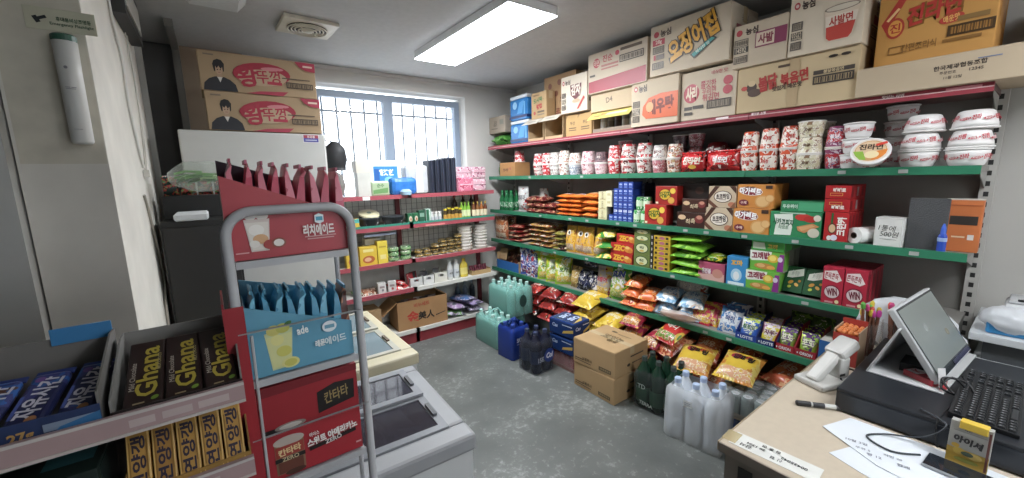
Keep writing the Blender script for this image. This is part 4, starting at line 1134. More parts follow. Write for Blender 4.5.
snackbox('candy_tray', 'plain cream box with a blue front edge at the near end of the lowest shelf', 'tray', .05, .2, .13, 'd8d4ca', F=[('r', 0, 0, 1, 1, '2a6ab0')], loc=rp(4, .62, .02), rot=(0, 0, RZ), flap=False)

# ---- bottom deck: heaps of bags
def heap(name, label, lst, w, h, t, cols, panel, pc2, txt, tc, group, ts=.2, cat='snack bag'):
    for k, (x, y, z, rx, ry, rz) in enumerate(lst):
        bag(name, label.format(ORD[k]), w, h, t, MP(cols[0], cols[1:], 12, .28, 1.7 * k), panel=panel, pcol2=pc2, txt=txt, tcol=tc, loc=(x, y, z), rot=(R(rx), R(ry), RZ + R(rz)), seed=121 + (k % 3) + int(w * 100), group=group, ts=ts, cat=cat)


def pile(ys, n, x=2.49, z0=.205, dz=.103, sx=.02, rz=12):
    """bag positions: n columns along the shelf, stacked with a lean"""
    out = []
    r = random.Random(int(ys[0] * 100))
    for k in range(max(n)):
        for c, y in enumerate(ys):
            if k < n[c]:
                out.append((x + sx * k, y + r.uniform(-.012, .012), z0 + dz * k, 18, r.uniform(-3, 3), r.uniform(-rz, rz)))
    return out


heap('chilli_snack_bag', 'red and dark snack bag, {} in the heap behind the cola bottles', pile((2.95, 2.72, 2.50), (3, 3, 3)), .2, .25, .078, ['8c1f1c', 'c83a2a', '2c1614', 'c8b4a4'], 'a8281f', None, '매운칩', 'f0dcc8', 'red and dark snack bags on the bottom deck')
heap('potato_chip_bag', 'glossy yellow snack bag, {} in the yellow heap above the kraft cartons', pile((2.24, 1.99), (3, 2), 2.47, .21, .118), .23, .27, .088, ['d8b41e', 'e8cc4a', 'b88a14'], 'e0bc24', None, '포테토칩', 'f4ecc8', 'yellow snack bags on the bottom deck', .14)
heap('squid_snack_bag', 'magenta and maroon snack bag, {} in the heap behind the kraft cartons', pile((1.80, 1.61), (3, 2), 2.49), .17, .25, .075, ['8c1c30', 'c83a6a', 'd89a3a', '3c1420'], 'a82848', 'c88a3a', '꿀맛', 'f0d0c0', 'magenta snack bags on the bottom deck')
heap('ring_snack_bag', 'orange red snack bag with printed rings, {} in the heap behind the dark bottles', pile((1.43, 1.22, 1.01), (1, 1, 1), 2.58, .2, .1), .19, .25, .075, ['b8502c', 'd89a5a', '8a2c1c', 'e8c49a'], 'b8401f', 'd89860', None, 'ffffff', 'orange red snack bags on the bottom deck')
heap('prawn_cracker_bag', 'peach and orange snack bag, {} in the upper part of the ring snack heap', [(2.51, 1.46, .305, 24, 0, -20), (2.60, 1.27, .32, 26, 0, 8), (2.63, 1.06, .315, 26, 0, -8), (2.62, .80, .21, 18, 0, 10), (2.64, .80, .31, 22, 0, -20)], .18, .25, .075, ['c8603c', 'e0a878', 'a8401f', 'e8d0a8'], 'd07a48', None, '새우', 'f4e0c8', 'peach snack bags in the ring snack heap')
heap('prawn_cracker_bag', 'peach and orange snack bag, {} on the floor between the green and clear packs', [(2.40, 1.15, .08, 24, 0, 6), (2.40, 1.15, .175, 24, 0, -6)], .18, .25, .075, ['c8603c', 'e0a878', 'a8401f', 'e8d0a8'], 'd07a48', None, '새우', 'f4e0c8', 'peach snack bags on the floor')
bag('tomato_snack_bag', 'red snack bag with white lettering and green border, topmost by the magenta heap', .2, .24, .075, MP('b81f1c', ['d8b82c', '4a7a20'], 8, .28, 4), panel=M('c8241f', rough=.3), pcol2='6a8a24', txt='아니', tcol='f4ece0', loc=(2.51, 1.47, .405), rot=(R(26), 0, RZ - .25), seed=141, ts=.22)
for k, (x, y, z, rz) in enumerate(((2.41, 1.26, .30, 14), (2.42, .99, .345, 6))):
    bag('onion_ring_bag', f'yellow ring snack bag with bold dark lettering, {["left", "right"][k]} of two at the heap front', .22, .28, .08, MP('d8b02a', ['e0c868', 'c8842a'], 9, .28, k), panel=M('dcb82c', rough=.3), pcol2='d8a078', loc=(x, y, z), rot=(R(15), 0, RZ + R(rz)), seed=142 + k, shapes=[('e', -.3, .38, .3, .2, 'a82440'), ('e', .35, .42, .2, .14, 'c8502c'), ('t', .1, .32, .2, '양파링', '2a2018', -4, 1.1, .05)])

# ================================================================== CARTONS ON THE TOP BOARD
ZT = SZ[0] + .001
def TC(name, label, y, w, h, d=.34, z=0.0, x=0.0, rz=0.0, col='c4ac8a', **kw):
    return carton(name, label, w, d, h, col, loc=(XF + x, y, ZT + z), rot=(0, 0, RZ + rz), **kw)


NS = [('e', -.8, .68, .085, .12, 'b83a44'), ('e', -.8, .68, .05, .06, 'e0c8c0'), ('t', -.48, .66, .15, '농심', '4a3a34', 3, .36, .04)]
BARS = [('o', -.76, -.0, .16, .14, '6a6058', .04), ('b', -.76, 0, .13, .09, '4a423c'), ('r', -.76, -.33, .16, .13, '4a443e'), ('t', -.76, -.33, .12, '93562', 'c8b8a0', 0, .28), ('o', -.76, -.66, .16, .14, '6a6058', .04), ('b', -.76, -.66, .13, .09, '4a423c')]
LOWBAR = lambda x, y: [('o', x, y, .3, .13, '4a423c', .04), ('b', x, y, .27, .08, '5a5048'), ('r', x, y + .2, .3, .035, '5a5048')]
TC('carton', 'greyish tan carton on green wrapped pack at the far end of the top board', 3.672, .30, .17, d=.22, z=.14, x=.06, col='a89a88', F=[('t', -.2, .3, .2, '고급', '5a5048', 0, .4), ('t', -.2, -.05, .13, '화장지', '4a4038', 0, .6), ('r', -.3, -.45, .4, .06, '7a7064'), ('r', .6, .3, .25, .3, '8a8a7c')])
bag('tissue_pack', 'bright green wrapped pack under the greyish carton at the far end', .3, .23, .13, MP('4c9a3c', ['7ac05a', '2c6a2c'], 12, .3), panel='5caa44', loc=(XF + .19, 3.675, ZT + .004), rot=(0, 0, RZ + PI / 2), seed=151, cat='tissue pack')
for k in range(2):
    h_ = .24 if k else .225
    o = empty('tissue_pack', f'bright blue wrapped tissue pack with white top, {["lower", "upper"][k]} of two', 'tissue pack', (XF + .05, 3.27 + .01 * k, ZT + k * .2285), (0, 0, RZ - .05 * k))
    m = M('2478bc', rough=.25, var=.12, scale=14)
    obj('wrapped_body', MB().box((-.15, 0, 0), (.15, .2, h_ * .86), m), o, bevel=.02)
    obj('white_top', MB().box((-.145, .004, h_ * .862), (.145, .196, h_), M('d8dde0', rough=.3)), o, bevel=.008)
    obj('dark_base_band', MB().box((-.1505, -.001, .02), (.1505, .2005, .045), M('1c3468', rough=.3)), o)
    face(o, 'F', .3, .2, h_, [('e', -.35, .2, .25, .3, '8cc4e8'), ('p', [(-.1, -.5), (.5, -.5), (.7, .5), (.2, .4)], '4a9cd8'), ('r', .75, -.1, .08, .5, '5aa8dc')], 'printed_front', .0012)


def open_box(name, label, y, w, h, d, x, z, col='bfa27a', front_h=.5, F=None, awning='c8c0b0'):
    """display carton whose front is cut open above a lip, with the cut panel hinged out as an awning"""
    o = empty(name, label, 'carton', (XF + x, y, ZT + z), (0, 0, RZ))
    m = M(col, rough=.8)
    t = .004
    obj('side_panel', MB().box((-w / 2, 0, 0), (-w / 2 + t, d, h), m), o)
    obj('side_panel', MB().box((w / 2 - t, 0, 0), (w / 2, d, h), m), o)
    obj('back_panel', MB().box((-w / 2 + t, d - t, 0), (w / 2 - t, d, h), m), o)
    obj('base_panel', MB().box((-w / 2 + t, 0, 0), (w / 2 - t, d - t, t), m), o)
    obj('top_panel', MB().box((-w / 2 + t, 0, h - t), (w / 2 - t, d - t, h), m), o)
    obj('front_lip', MB().box((-w / 2 + t, 0, t), (w / 2 - t, t, h * .12), m), o)
    a = obj('awning_flap', MB().box((-w / 2, -.095, -.004), (w / 2, 0, 0), M(awning, rough=.7)), o, loc=(0, -.001, h - .0), rot=(R(32), 0, 0))
    decal('printed_flap', a, w, .095, (0, -.0475, 0), (1, 0, 0), (0, 1, 0), F or [('r', 0, 0, .5, .2, '9a9488'), ('r', .1, -.4, .6, .08, 'a8a090')])
    return o


open_box('open_carton', 'open display carton with dark inside under the green lettered carton', 2.99, .22, .2, .3, .03, 0)
open_box('open_carton', 'open display carton with dark inside under the tall brown carton', 2.735, .235, .205, .3, .03, 0)
TC('carton', 'kraft carton with green and red lettering standing on an open carton', 2.96, .225, .235, d=.105, z=.206, x=.05, rz=-.03, col='b99a6e', F=[('r', -.3, .8, .4, .05, '8a6a48'), ('t', -.1, .42, .2, '도시락', '5c7a4a', 6, 1.2, .04), ('r', 0, .42, .7, .012, '5c7a4a'), ('t', .05, -.08, .2, '왕컵', 'b03a38', 6, 1.1, .05), ('e', -.55, -.55, .16, .14, 'b04a40'), ('r', .3, -.5, .45, .07, '6a5a48'), ('r', .3, -.72, .45, .05, '8a7a60')])
TC('carton', 'tall brown carton with scattered printed cups standing behind the squarish white carton', 2.80, .42, .375, d=.18, z=.2066, x=.165, col='ad8a62', F=[('e', -.6, .55, .12, .14, '8a5a4a'), ('e', .0, .65, .12, .14, '8a5a4a'), ('e', -.2, .15, .12, .14, '8c5c48'), ('e', .4, .3, .12, .14, '8a5a4a'), ('e', -.6, -.2, .12, .14, '8a5a4a'), ('r', .45, -.1, .4, .04, '8a6a50'), ('r', .45, -.25, .4, .04, '8a6a50'), ('t', .2, -.7, .16, '포도바', '7a3a34', 0, .9)])
TC('carton', 'squarish white carton with dark emblem and red pencil mark', 2.455, .3, .295, d=.16, z=.19, x=.0, rz=.0, col='d8cbb8', F=NS[:2] + [('t', -.45, .68, .13, '농심', '5a4a44', 0, .4, .03)] + BARS + [('p', [(-.25, .5), (.6, .5), (.5, -.1), (.15, -.35), (-.2, -.05)], '6a3438'), ('t', .18, .2, .3, '감자', 'e0d0c0', 0, .7, .05), ('e', .2, -.4, .3, .1, 'd8a888'), ('p', [(.25, -.85), (.4, -.85), (.85, -.3), (.75, -.2)], 'b8443c')], Rt=[('e', .3, .3, .2, .25, 'a86a60'), ('r', 0, -.4, .7, .1, '6a5a4c')])
for k, (y, w, r_) in enumerate(((2.515, .14, .05), (2.37, .16, -.04))):
    TC('small_carton', f'torn tan carton under the squarish white carton, {["left", "right"][k]} of two', y, w, .18, d=.28, z=0, x=.04, rz=r_, col='b8955f', F=[('t', .1, .2, .16, '부산', '5a4030', 0, .9), ('r', .1, -.25, .6, .05, '6a5038'), ('r', .1, -.45, .6, .04, '6a5038'), ('p', [(-1, .6), (-.6, 1), (-1, 1)], '8a6a40')])
TC('carton', 'white carton with broad red stripe lying above a plain tan carton', 2.0, .535, .29, d=.3, z=.294, x=-.03, col='cdbda8', F=[('p', [(-.97, -.95), (.97, -.95), (.97, -.22), (-.97, -.38)], '9c2a3a'), ('e', -.68, .5, .12, .24, 'b84450'), ('t', -.68, .5, .16, '라면', 'e0ccb8', 0, .18), ('e', .05, .72, .07, .12, 'b84450'), ('t', -.28, .62, .17, '진순', 'b84450', 0, .35), ('r', -.2, .28, .3, .05, 'b87a74'), ('r', -.2, .12, .3, .04, 'b87a74'), ('r', .5, .82, .34, .07, '6a5a4c')] + [('o', .52, .38, .38, .17, '4a423c', .04), ('b', .52, .38, .34, .1, '6a6058'), ('r', -.82, -.1, .1, .05, '4a423c')], Rt=[('e', 0, .4, .3, .3, 'a86068'), ('r', 0, -.4, .8, .3, 'a8505c')])
TC('carton', 'plain tan carton with two pencilled marks under the red striped carton', 2.06, .41, .135, d=.3, z=.157, x=.0, col='c4af90', F=[('t', -.1, .15, .3, 'D4', '7a6a58', 8, .3)])
o = empty('yellow_lid_tray', 'open low carton of jars with a raised yellow flap', 'tray', (XF + .02, 2.06, ZT), (0, 0, RZ))
obj('tray_base', MB().box((-.2, 0, 0), (.2, .3, .004), TR), o)
obj('tray_front', MB().box((-.2, 0, .004), (.2, .003, .03), M('8a7a68')), o)
obj('tray_side', MB().box((-.2, .003, .004), (-.196, .3, .152), TR), o)
obj('tray_side', MB().box((.196, .003, .004), (.2, .3, .152), TR), o)
obj('tray_back', MB().box((-.196, .297, .004), (.196, .3, .152), TR), o)
fl_ = obj('yellow_flap', MB().box((-.2, -.09, -.003), (.2, 0, 0), M('d8c76a', rough=.5)), o, loc=(0, -.002, .152), rot=(R(38), 0, 0))
decal('printed_flap', fl_, .4, .09, (0, -.045, 0), (1, 0, 0), (0, 1, 0), [('r', .3, .1, .5, .3, 'ece4c0', 0), ('r', -.6, -.2, .15, .15, 'a86a4a'), ('t', -.3, .2, .35, '꿀차', 'c87a5a', 0, .3)])
for k in range(5):
    can('jar', f'pale lidded jar standing in the yellow flapped tray, {ORD[k]} from the left', M(['c8c2b4', '8a7a68', '6a4c48', '9a9488', 'b8b0a0'][k], rough=.3), .11, .03, (XF + .09, 2.2 - k * .07, ZT + .005), top='e0dcd4', group='jars in the yellow flapped tray', bandcol=['e8e4da', '6a5a4a', '4a3434', 'd8d0c0', 'e0dcd0'][k], cat='jar')
TC('carton', 'tan carton with orange badge standing left of the red circle carton', 1.68, .362, .305, x=-.02, col='cebda4', F=NS + BARS + [('p', [(-.45, -.15), (-.2, .2), (.3, .32), (1, .3), (1, -.75), (-.3, -.7), (-.48, -.5)], 'd8602c'), ('t', .3, -.2, .34, '새우탕', '7a2c1c', 4, 1.1, .05), ('e', -.15, -.2, .16, .22, 'e8a06a')], Rt=[('r', 0, 0, .6, .3, '9a8468')])
TC('carton', 'tan carton with red circle badge and red square seals', 1.318, .345, .29, x=.0, col='cfbfa8', F=[('e', -.6, .12, .3, .4, 'b43a48'), ('t', -.6, .12, .3, '사리', 'e0ccb4', 0, .42, .05), ('t', .02, .4, .16, '쫄깃한', 'b44a54', 0, .55), ('t', .05, .12, .14, '우리면', 'c06a6a', 0, .5), ('t', .12, -.14, .14, '튀김면', 'b44a54', 0, .6), ('e', .7, .42, .16, .18, 'b84a54'), ('e', .7, .05, .16, .18, 'b84a54'), ('r', -.7, -.5, .15, .07, '4a423c'), ('r', -.32, -.48, .2, .07, '4a423c'), ('o', .42, -.45, .42, .17, '5a5048', .05), ('b', .42, -.45, .38, .11, '6a6058'), ('r', -.68, -.72, .16, .06, '4a423c'), ('t', .4, .82, .08, '바삭한 맛', 'b44a54', 0, .6)], Rt=[('r', 0, -.6, .6, .3, 'a84a50'), ('e', -.2, .5, .3, .3, 'b04a54'), ('r', 0, 0, .6, .06, '5a5048')])
SQ = [('e', -.83, .66, .075, .12, 'b8404c'), ('t', -.57, .66, .14, '농심', '5a4a40', 2, .3, .04), ('r', -.76, .34, .17, .12, 'b83a48'), ('t', -.76, .34, .1, '28g', 'e8d0c0', 0, .28), ('o', -.76, .03, .16, .14, '6a6058', .04), ('b', -.76, .03, .13, .09, '4a423c'), ('r', -.7, -.26, .11, .1, '6a5a50'), ('r', -.86, -.26, .03, .1, 'b83a48'), ('o', -.76, -.6, .16, .14, '6a6058', .04), ('b', -.76, -.6, .13, .09, '4a423c'),
      ('t', .12, .12, .5, '오징어집', '3a3430', 22, 1.3, .11, .1), ('t', .12, .13, .47, '오징어집', 'e0a21e', 22, 1.25, .04, .1), ('p', [(-.4, -.4), (-.1, -.15), (-.05, -.25), (-.4, -.65)], 'e0a21e'), ('p', [(.1, -.5), (.62, -.02), (.72, -.12), (.2, -.68)], '3a3a34'), ('p', [(.14, -.5), (.6, -.06), (.68, -.13), (.2, -.62)], '3a9a94'), ('t', .4, -.33, .07, '바삭한 맛', 'e0e8d8', 24, .5)]
TC('carton', 'big tan carton with bold yellow slanted lettering, topmost above the red circle carton', 1.44, .52, .31, z=.3098, x=-.045, d=.34, col='d3c3ac', F=SQ, Rt=[('t', .0, .6, .14, '농심', '8a7a68', 0, .8), ('r', 0, .2, .6, .12, 'a85a60'), ('r', .1, -.3, .7, .08, '5a4c44'), ('r', .1, -.6, .7, .08, '5a4c44')])
TC('carton', 'flat tan carton with maroon panel on the chicken noodle carton, left of two', 1.03, .27, .225, z=.247, x=-.03, d=.34, col='c9b8a0', F=[('e', -.78, .66, .12, .15, 'b83a44'), ('t', -.3, .66, .16, '농심', '4a3a34', 3, .6, .04)] + [('o', -.68, .18, .27, .17, '6a6058', .04), ('b', -.68, .18, .22, .1, '4a423c'), ('r', -.68, -.16, .28, .14, '4a443e'), ('t', -.68, -.16, .12, '14592', 'c8b8a0', 0, .4), ('o', -.68, -.6, .27, .17, '6a6058', .04), ('b', -.68, -.6, .22, .1, '4a423c'), ('r', .42, .15, .56, .36, '8a3a5a'), ('r', .22, .15, .33, .3, 'd8c4ae'), ('t', .24, .15, .22, '사발', '8a3a4a', 0, .55, .04)])
BOWLP = [('p', [(.0, .22), (.06, -.66), (.16, -.76), (.66, -.76), (.75, -.66), (.88, .22)], 'dccab4'), ('p', [(.02, .05), (.06, -.3), (.8, -.3), (.85, .05)], 'e4d6c4'), ('p', [(.06, -.3), (.08, -.64), (.17, -.74), (.65, -.74), (.73, -.62), (.8, -.25)], 'c04438'), ('t', .43, -.14, .16, '사발면', 'b83c30', 2, .6, .03), ('e', .44, .25, .45, .11, '8a7a6c'), ('e', .44, .25, .41, .085, 'd8ccb8')]
TC('carton', 'white carton with printed red noodle bowl, right of two on the chicken noodle carton', .74, .3, .285, z=.247, x=-.03, d=.34, col='d8c9b2', F=NS + BARS + BOWLP, Rt=[('r', .3, .75, .4, .1, 'b03a4a'), ('t', .2, .3, .12, '육개장', '8a3a4a', 90, .5), ('r', .3, -.1, .4, .14, 'a84a54'), ('o', .2, -.5, .5, .2, '6a6058', .04), ('b', .2, -.5, .45, .12, '5a5048')])
CHK = [('e', -.72, .1, .1, .24, '4a3a34'), ('e', -.72, .28, .07, .13, 'd0b890'), ('e', -.66, -.15, .13, .18, '5a463c'), ('e', -.86, .1, .06, .1, 'b8443a'), ('r', .02, 0, .09, 1, 'b9a07a'), ('t', -.42, .2, .34, '불닭', 'b03a34', 8, .34, .05), ('t', .03, .24, .26, '볶음면', 'b03a34', 5, .46, .04), ('t', -.08, -.1, .11, '맛있게 매운맛', '4a3a30', 3, .5, .03), ('o', .64, -.06, .3, .17, '4a423c', .06), ('b', .64, -.06, .26, .1, '4a423c'), ('r', .64, .24, .3, .08, '4a423c'), ('t', .64, .24, .07, '불닭볶음면', 'd0b890', 0, .4), ('r', -.15, .78, .1, .05, '5a4a3c'), ('e', .62, .78, .07, .06, '3a302a'), ('e', .8, .78, .07, .06, '3a302a')]
TC('carton', 'long tan chicken noodle carton with red brush lettering carrying two cartons', .865, .545, .242, x=-.01, d=.34, col='c8b18a', F=CHK, Rt=[('r', 0, .2, .5, .1, 'a88a60')])
JIN = [('p', [(-.93, .1), (-.83, -.12), (-.48, .68), (-.62, .72)], 'b8382c'), ('r', -.72, .3, .16, .03, 'e8c080', 52), ('e', -.66, -.05, .17, .26, 'b8402e'), ('e', -.66, -.05, .13, .2, 'd8963a'), ('t', -.66, -.05, .12, '진', 'b8382c', 0, .3), ('t', .0, .2, .27, '진라면', '8a5a20', 8, .95, .09, .25), ('t', -.015, .215, .25, '진라면', 'b8342a', 8, .9, .04, .25), ('e', .3, -.1, .2, .11, 'b8382c', 10), ('t', .3, -.1, .08, '매운맛', 'e8b860', 8, .26), ('o', .62, -.4, .36, .13, '4a3418', .05), ('b', .62, -.4, .32, .08, '6a4a20'), ('r', .5, -.62, .3, .04, '8a6028'), ('r', .64, -.15, .24, .06, '8a6a38'), ('o', -.6, -.62, .14, .1, '8a6028', .03), ('t', -.2, -.6, .1, '간편조리식', '8a6028', 0, .6), ('o', .7, .78, .27, .2, 'a8442c', .04), ('t', .7, .78, .12, '순한맛', 'b03a2c', 0, .4)]
TC('carton', 'mustard yellow noodle carton with big red slanted lettering', .372, .36, .335, z=.128, x=.03, d=.32, col='c58f42', tape='c9a05a', F=JIN, Rt=[('r', 0, .2, .6, .5, 'b07a2c')])
TC('flat_carton', 'long shallow tan carton under the mustard carton, jutting past the shelf end', .285, .62, .122, x=-.03, d=.36, col='bdaa8e', F=[('t', .05, .25, .16, '한국제과협동조합', '4a4038', 2, .8, .03), ('t', -.05, -.12, .1, '주문번호', '5a5048', 0, .3), ('t', .2, -.1, .1, '12345', '5a5048', 0, .25), ('t', 0, -.45, .1, '11월 12일', '5a5048', 0, .4), ('r', .3, .5, .1, .03, '6a7a9a')])
TC('carton', 'tan carton with red print behind the shallow carton at the shelf end', .03, .16, .2, d=.3, z=.128, x=.14, col='a8896a', F=[('r', -.3, .4, .5, .2, 'a84a44'), ('t', .2, -.1, .2, '면', '8a3a34', 0, .6)])

# ================================================================== GOODS ON THE SHELVES UNDER THE WINDOW
def gp(k, x, dy=.03, dz=0.0):
    return (x, GYF + dy, BZ[k] + .001 + dz)


def GB(k, x, w, h, name, label, cat, col, d=.08, dz=0.0, dy=.03, rz=0.0, **kw):
    return snackbox(name, label, cat, w, d, h, col, loc=gp(k, x, dy, dz), rot=(0, 0, rz), **kw)


# top shelf: household paper against the window
GB(0, 1.035, .11, .2, 'white_carton', 'slim white carton standing left of the green tissue pack', 'carton', 'c9c9c2', d=.1)
GB(0, 1.045, .14, .1, 'cream_box', 'cream cube box on the slim white carton against the window', 'box', 'd8d2c4', d=.12, dz=.201)
o = empty('tissue_pack', 'green and white tissue pack below the blue printed bale', 'tissue pack', gp(0, 1.165, .02))
obj('wrapped_body', MB().box((-.08, 0, 0), (.08, .12, .128), M('a8bc98', rough=.3)), o, bevel=.015)
face(o, 'F', .16, .12, .128, [('p', [(-.8, -.2), (.8, .1), (.8, -.6), (-.8, -.7)], '6a9a5c'), ('t', 0, .4, .25, '순수', '4a7a4c', 0, 1)], 'printed_front', .001)
o = empty('tissue_bale', 'big white tissue bale with bright blue panel against the window', 'tissue pack', gp(0, 1.25, .15), )
obj('wrapped_body', MB().box((-.145, 0, 0), (.145, .14, .31), M('dfe4e6', rough=.3)), o, bevel=.02)
face(o, 'F', .29, .14, .31, [('r', .1, .15, .75, .5, '2c84c8'), ('t', .1, .3, .18, '깨끗한', 'e8f0f8', 0, 1.1, .05), ('e', .3, -.1, .3, .16, '7ac0e8'), ('r', -.45, .1, .15, .4, '1f5ca8')], 'printed_front', .001)
o = empty('tissue_pack', 'plump bright blue wrapped pack at the front of the top red shelf', 'tissue pack', gp(0, 1.385, .02))
obj('wrapped_body', MB().box((-.125, 0, 0), (.125, .12, .155), M('2a74c4', rough=.25, var=.25, scale=18)), o, bevel=.04)
obj('clear_window', MB().lathe([(.05, 0), (.052, .03), (.03, .05)], M('9ab8cc', rough=.2), 20), o, loc=(.0, -.012, .0), )
o = empty('paper_bundle', 'pale grey wrapped paper bundle left of the black sacks', 'bundle', gp(0, 1.545, .10))
obj('wrapped_body', MB().box((-.115, 0, 0), (.115, .15, .265), M('b8bcc0', rough=.25, var=.12, scale=9)), o, bevel=.03)
obj('wrapped_fold', MB().box((-.02, -.006, .01), (.05, 0.002, .255), M('cfd2d4', rough=.25)), o, bevel=.004)
for k in range(5):
    x = 1.675 + .058 * k
    hh = (.31, .315, .325, .335, .335)[k]
    o = tag(obj('sack_roll', MB().box((-.027, 0, 0), (.027, .15, hh), M('1f2533', rough=.35, var=.15, scale=12)), bevel=.012, loc=gp(0, x, .06)), f'black folded sack bundle standing on the top red shelf, {["leftmost", "second", "middle", "fourth", "rightmost"][k]} of five', 'bag', 'black folded sack bundles')
    obj('fold_edge', MB().box((-.003, -.004, .006), (.003, 0, hh - .01), M('3a4254', rough=.3)), o)
for c in range(2):
    for r_ in range(2):
        o = tag(obj('towel_roll', MB().box((-.085, 0, 0), (.085, .14, .122), MP('d8aab8', ['ece0e4', 'a8607c'], 30, .4, c + 2 * r_)), bevel=.02, loc=gp(0, 2.075 + c * .175, .14, r_ * .124)), f'pale pink patterned tissue roll pack, {["lower", "upper"][r_]} {["left", "right"][c]} of the block of four', 'tissue pack', 'pale pink tissue packs')
        obj('wrap_seam', MB().box((-.07, -.0016, .058), (.07, 0.0005, .064), M('8a5a6c')), o)
o = tag(obj('towel_roll', MB().box((-.085, 0, 0), (.085, .1, .14), MP('d0708c', ['e8a8b8', 'b03a5c'], 26, .35, 5)), bevel=.015, loc=gp(0, 2.02, .025)), 'deep pink tissue pack in front of the pale pink block', 'tissue pack')
obj('wrap_seam', MB().box((-.07, -.0016, .068), (.07, 0.0005, .074), M('f0d0d8')), o)

# second shelf: tins, bottles
GB(1, .93, .07, .09, 'seasoning_box', 'yellow and teal small box at the left of the second shelf', 'box', 'd8b83c', d=.06, F=[('r', 0, .6, 1, .38, '4aa8a0')])
for k, (x, w) in enumerate(((1.07, .19), (1.285, .19))):
    o = empty('black_bowl', f'black lidded food tub, {["left one under a pale lidded tub", "right one"][k]}, on the second shelf', 'food tub', gp(1, x, .11))
    obj('tub_body', MB().lathe([(w * .36, 0), (w * .5, .06), (w * .52, .075)], M('24292c', rough=.35), 24), o)
    obj('tub_lid', MB().lathe([(w * .53, .075), (w * .53, .085), (w * .45, .09)], M('34393e', rough=.3), 24), o)
    decal('printed_label', o, w, .06, (0, 0, 0), (1, 0, 0), (0, 0, 1), [('r', 0, 0, .5, .3, '5a6468'), ('e', .55, .4, .08, .2, 'e0e0dc')], wrap=lambda x_, y_, d, w=w: coneprint(w * .36, w * .5, .06)(x_, y_ + .03, d + .001))
o = empty('food_tub', 'pale cream topped black tub tilted on the left black tub', 'food tub', (1.075, GYF + .12, BZ[1] + .093), (R(20), 0, 0))
obj('tub_body', MB().lathe([(.08, .0), (.092, .022)], M('1f2426', rough=.4), 24), o)
obj('tub_lid', MB().lathe([(.09, .022), (.086, .034), (.05, .04)], M('d8d2ac', rough=.4), 24), o)
obj('lid_badge', MB().lathe([(.02, .0405), (.018, .0415)], M('7a8a7c'), 16), o)
for k in range(2):
    GB(1, 1.42 + .055 * k, .05, .1, 'tea_box', f'small green and white box, {["left", "right"][k]} of the pair beside the black tubs', 'box', '2c6a48', d=.06, F=[('e', .1, 0, .6, .5, 'd8c8b0'), ('e', .2, -.1, .3, .3, 'b86a4a')])
GB(1, 1.535, .06, .12, 'tea_box', 'taller dark green box left of the white jars', 'box', '2a5a44', d=.06, F=[('r', 0, .3, .7, .3, '7aa08c')])
GB(1, 1.6, .05, .13, 'tea_box', 'taller green and white box touching the white jars', 'box', 'b0c8ba', d=.06, F=[('r', -.3, 0, .5, .9, '2c6a4c')])


def bottle(name, label, loc, r, h, col, capc, band=None, neck=.4, group=None, cat='bottle', capr=None, rz=0, rot=None, txt=None):
    o = empty(name, label, cat, loc, rot or (0, 0, rz), group)
    obj('bottle_body', MB().lathe([(r * .9, 0), (r, h * .04), (r, h * .6), (r * .9, h * .7), (r * neck, h * .84), (r * neck, h * .9)], asmat(col, rough=.2), 16), o, smooth=True)
    cr_ = capr or r * neck * 1.15
    obj('bottle_cap', MB().lathe([(cr_, h * .88), (cr_, h * .99), (cr_ * .9, h)], M(capc, rough=.4), 16), o)
    if band:
        obj('label', MB().lathe([(r + .0006, h * .15), (r + .0006, h * .52)], asmat(band, rough=.4), 16, cap=False), o)
    if txt:
        decal('lettering', o, r * 1.6, h * .3, (0, 0, 0), (1, 0, 0), (0, 0, 1), [('t', 0, 0, .4, txt, '3a3a3a', 0, 1.5)], wrap=lambda x, y, d: coneprint(r, r, h)(x, y + h * .34, d + .0016))
    return o


for k in range(3):
    bottle('spice_jar', f'white spice jar with white lid, {["left", "middle", "right"][k]} of three', gp(1, 1.65 + .04 * k, .06), .018, .095, 'd2d4d0', 'e6e6e2', 'b8bcc0', .8, 'white spice jars')
for k in range(5):
    bottle('spice_jar', f'yellow capped dark spice jar, {ORD[k]} from the left', gp(1, 1.785 + .041 * k, .05), .0185, .115 + .01 * (k % 2), '4a3a20', 'd8c41e', 'c89a3c', .85, 'yellow capped jars')
for k in range(3):
    bottle('sauce_bottle', f'bright green squeeze bottle, {ORD[k]} of three right of the yellow capped jars', gp(1, 1.985 + .04 * k, .08), .019, .17, '8ac23c', 'a8d84c', 'd8e0b0', .5, 'green squeeze bottles')
for k in range(4):
    bottle('sauce_bottle', f'brown sauce bottle with pale label, {ORD[k]} of four at the right end', gp(1, 2.11 + .046 * k, .05), .02, .165, ['7a4a2c', '8a5a2c', 'a0602c', '6a3a24'][k], 'c8a83c', 'e0d4b4', .38, 'brown sauce bottles')
for k in range(3):
    bottle('oil_bottle', f'dark oil bottle standing behind the sauces, {ORD[k]} from the left', gp(1, 1.96 + .1 * k, .18), .03, .235, '3a2a24', '8a2c24', '6a4a30', .35, 'dark oil bottles')
tag(obj('hanging_tag_strip', MB().box((1.0, GYF + .0305, 1.055), (1.28, GYF + .0325, 1.085), 'a8b4cc').box((1.0, GYF + .0305, 1.075), (1.28, GYF + .0325, 1.105), 'cfcbc4')), 'bluish printed paper strip hanging under the second shelf', 'tag')
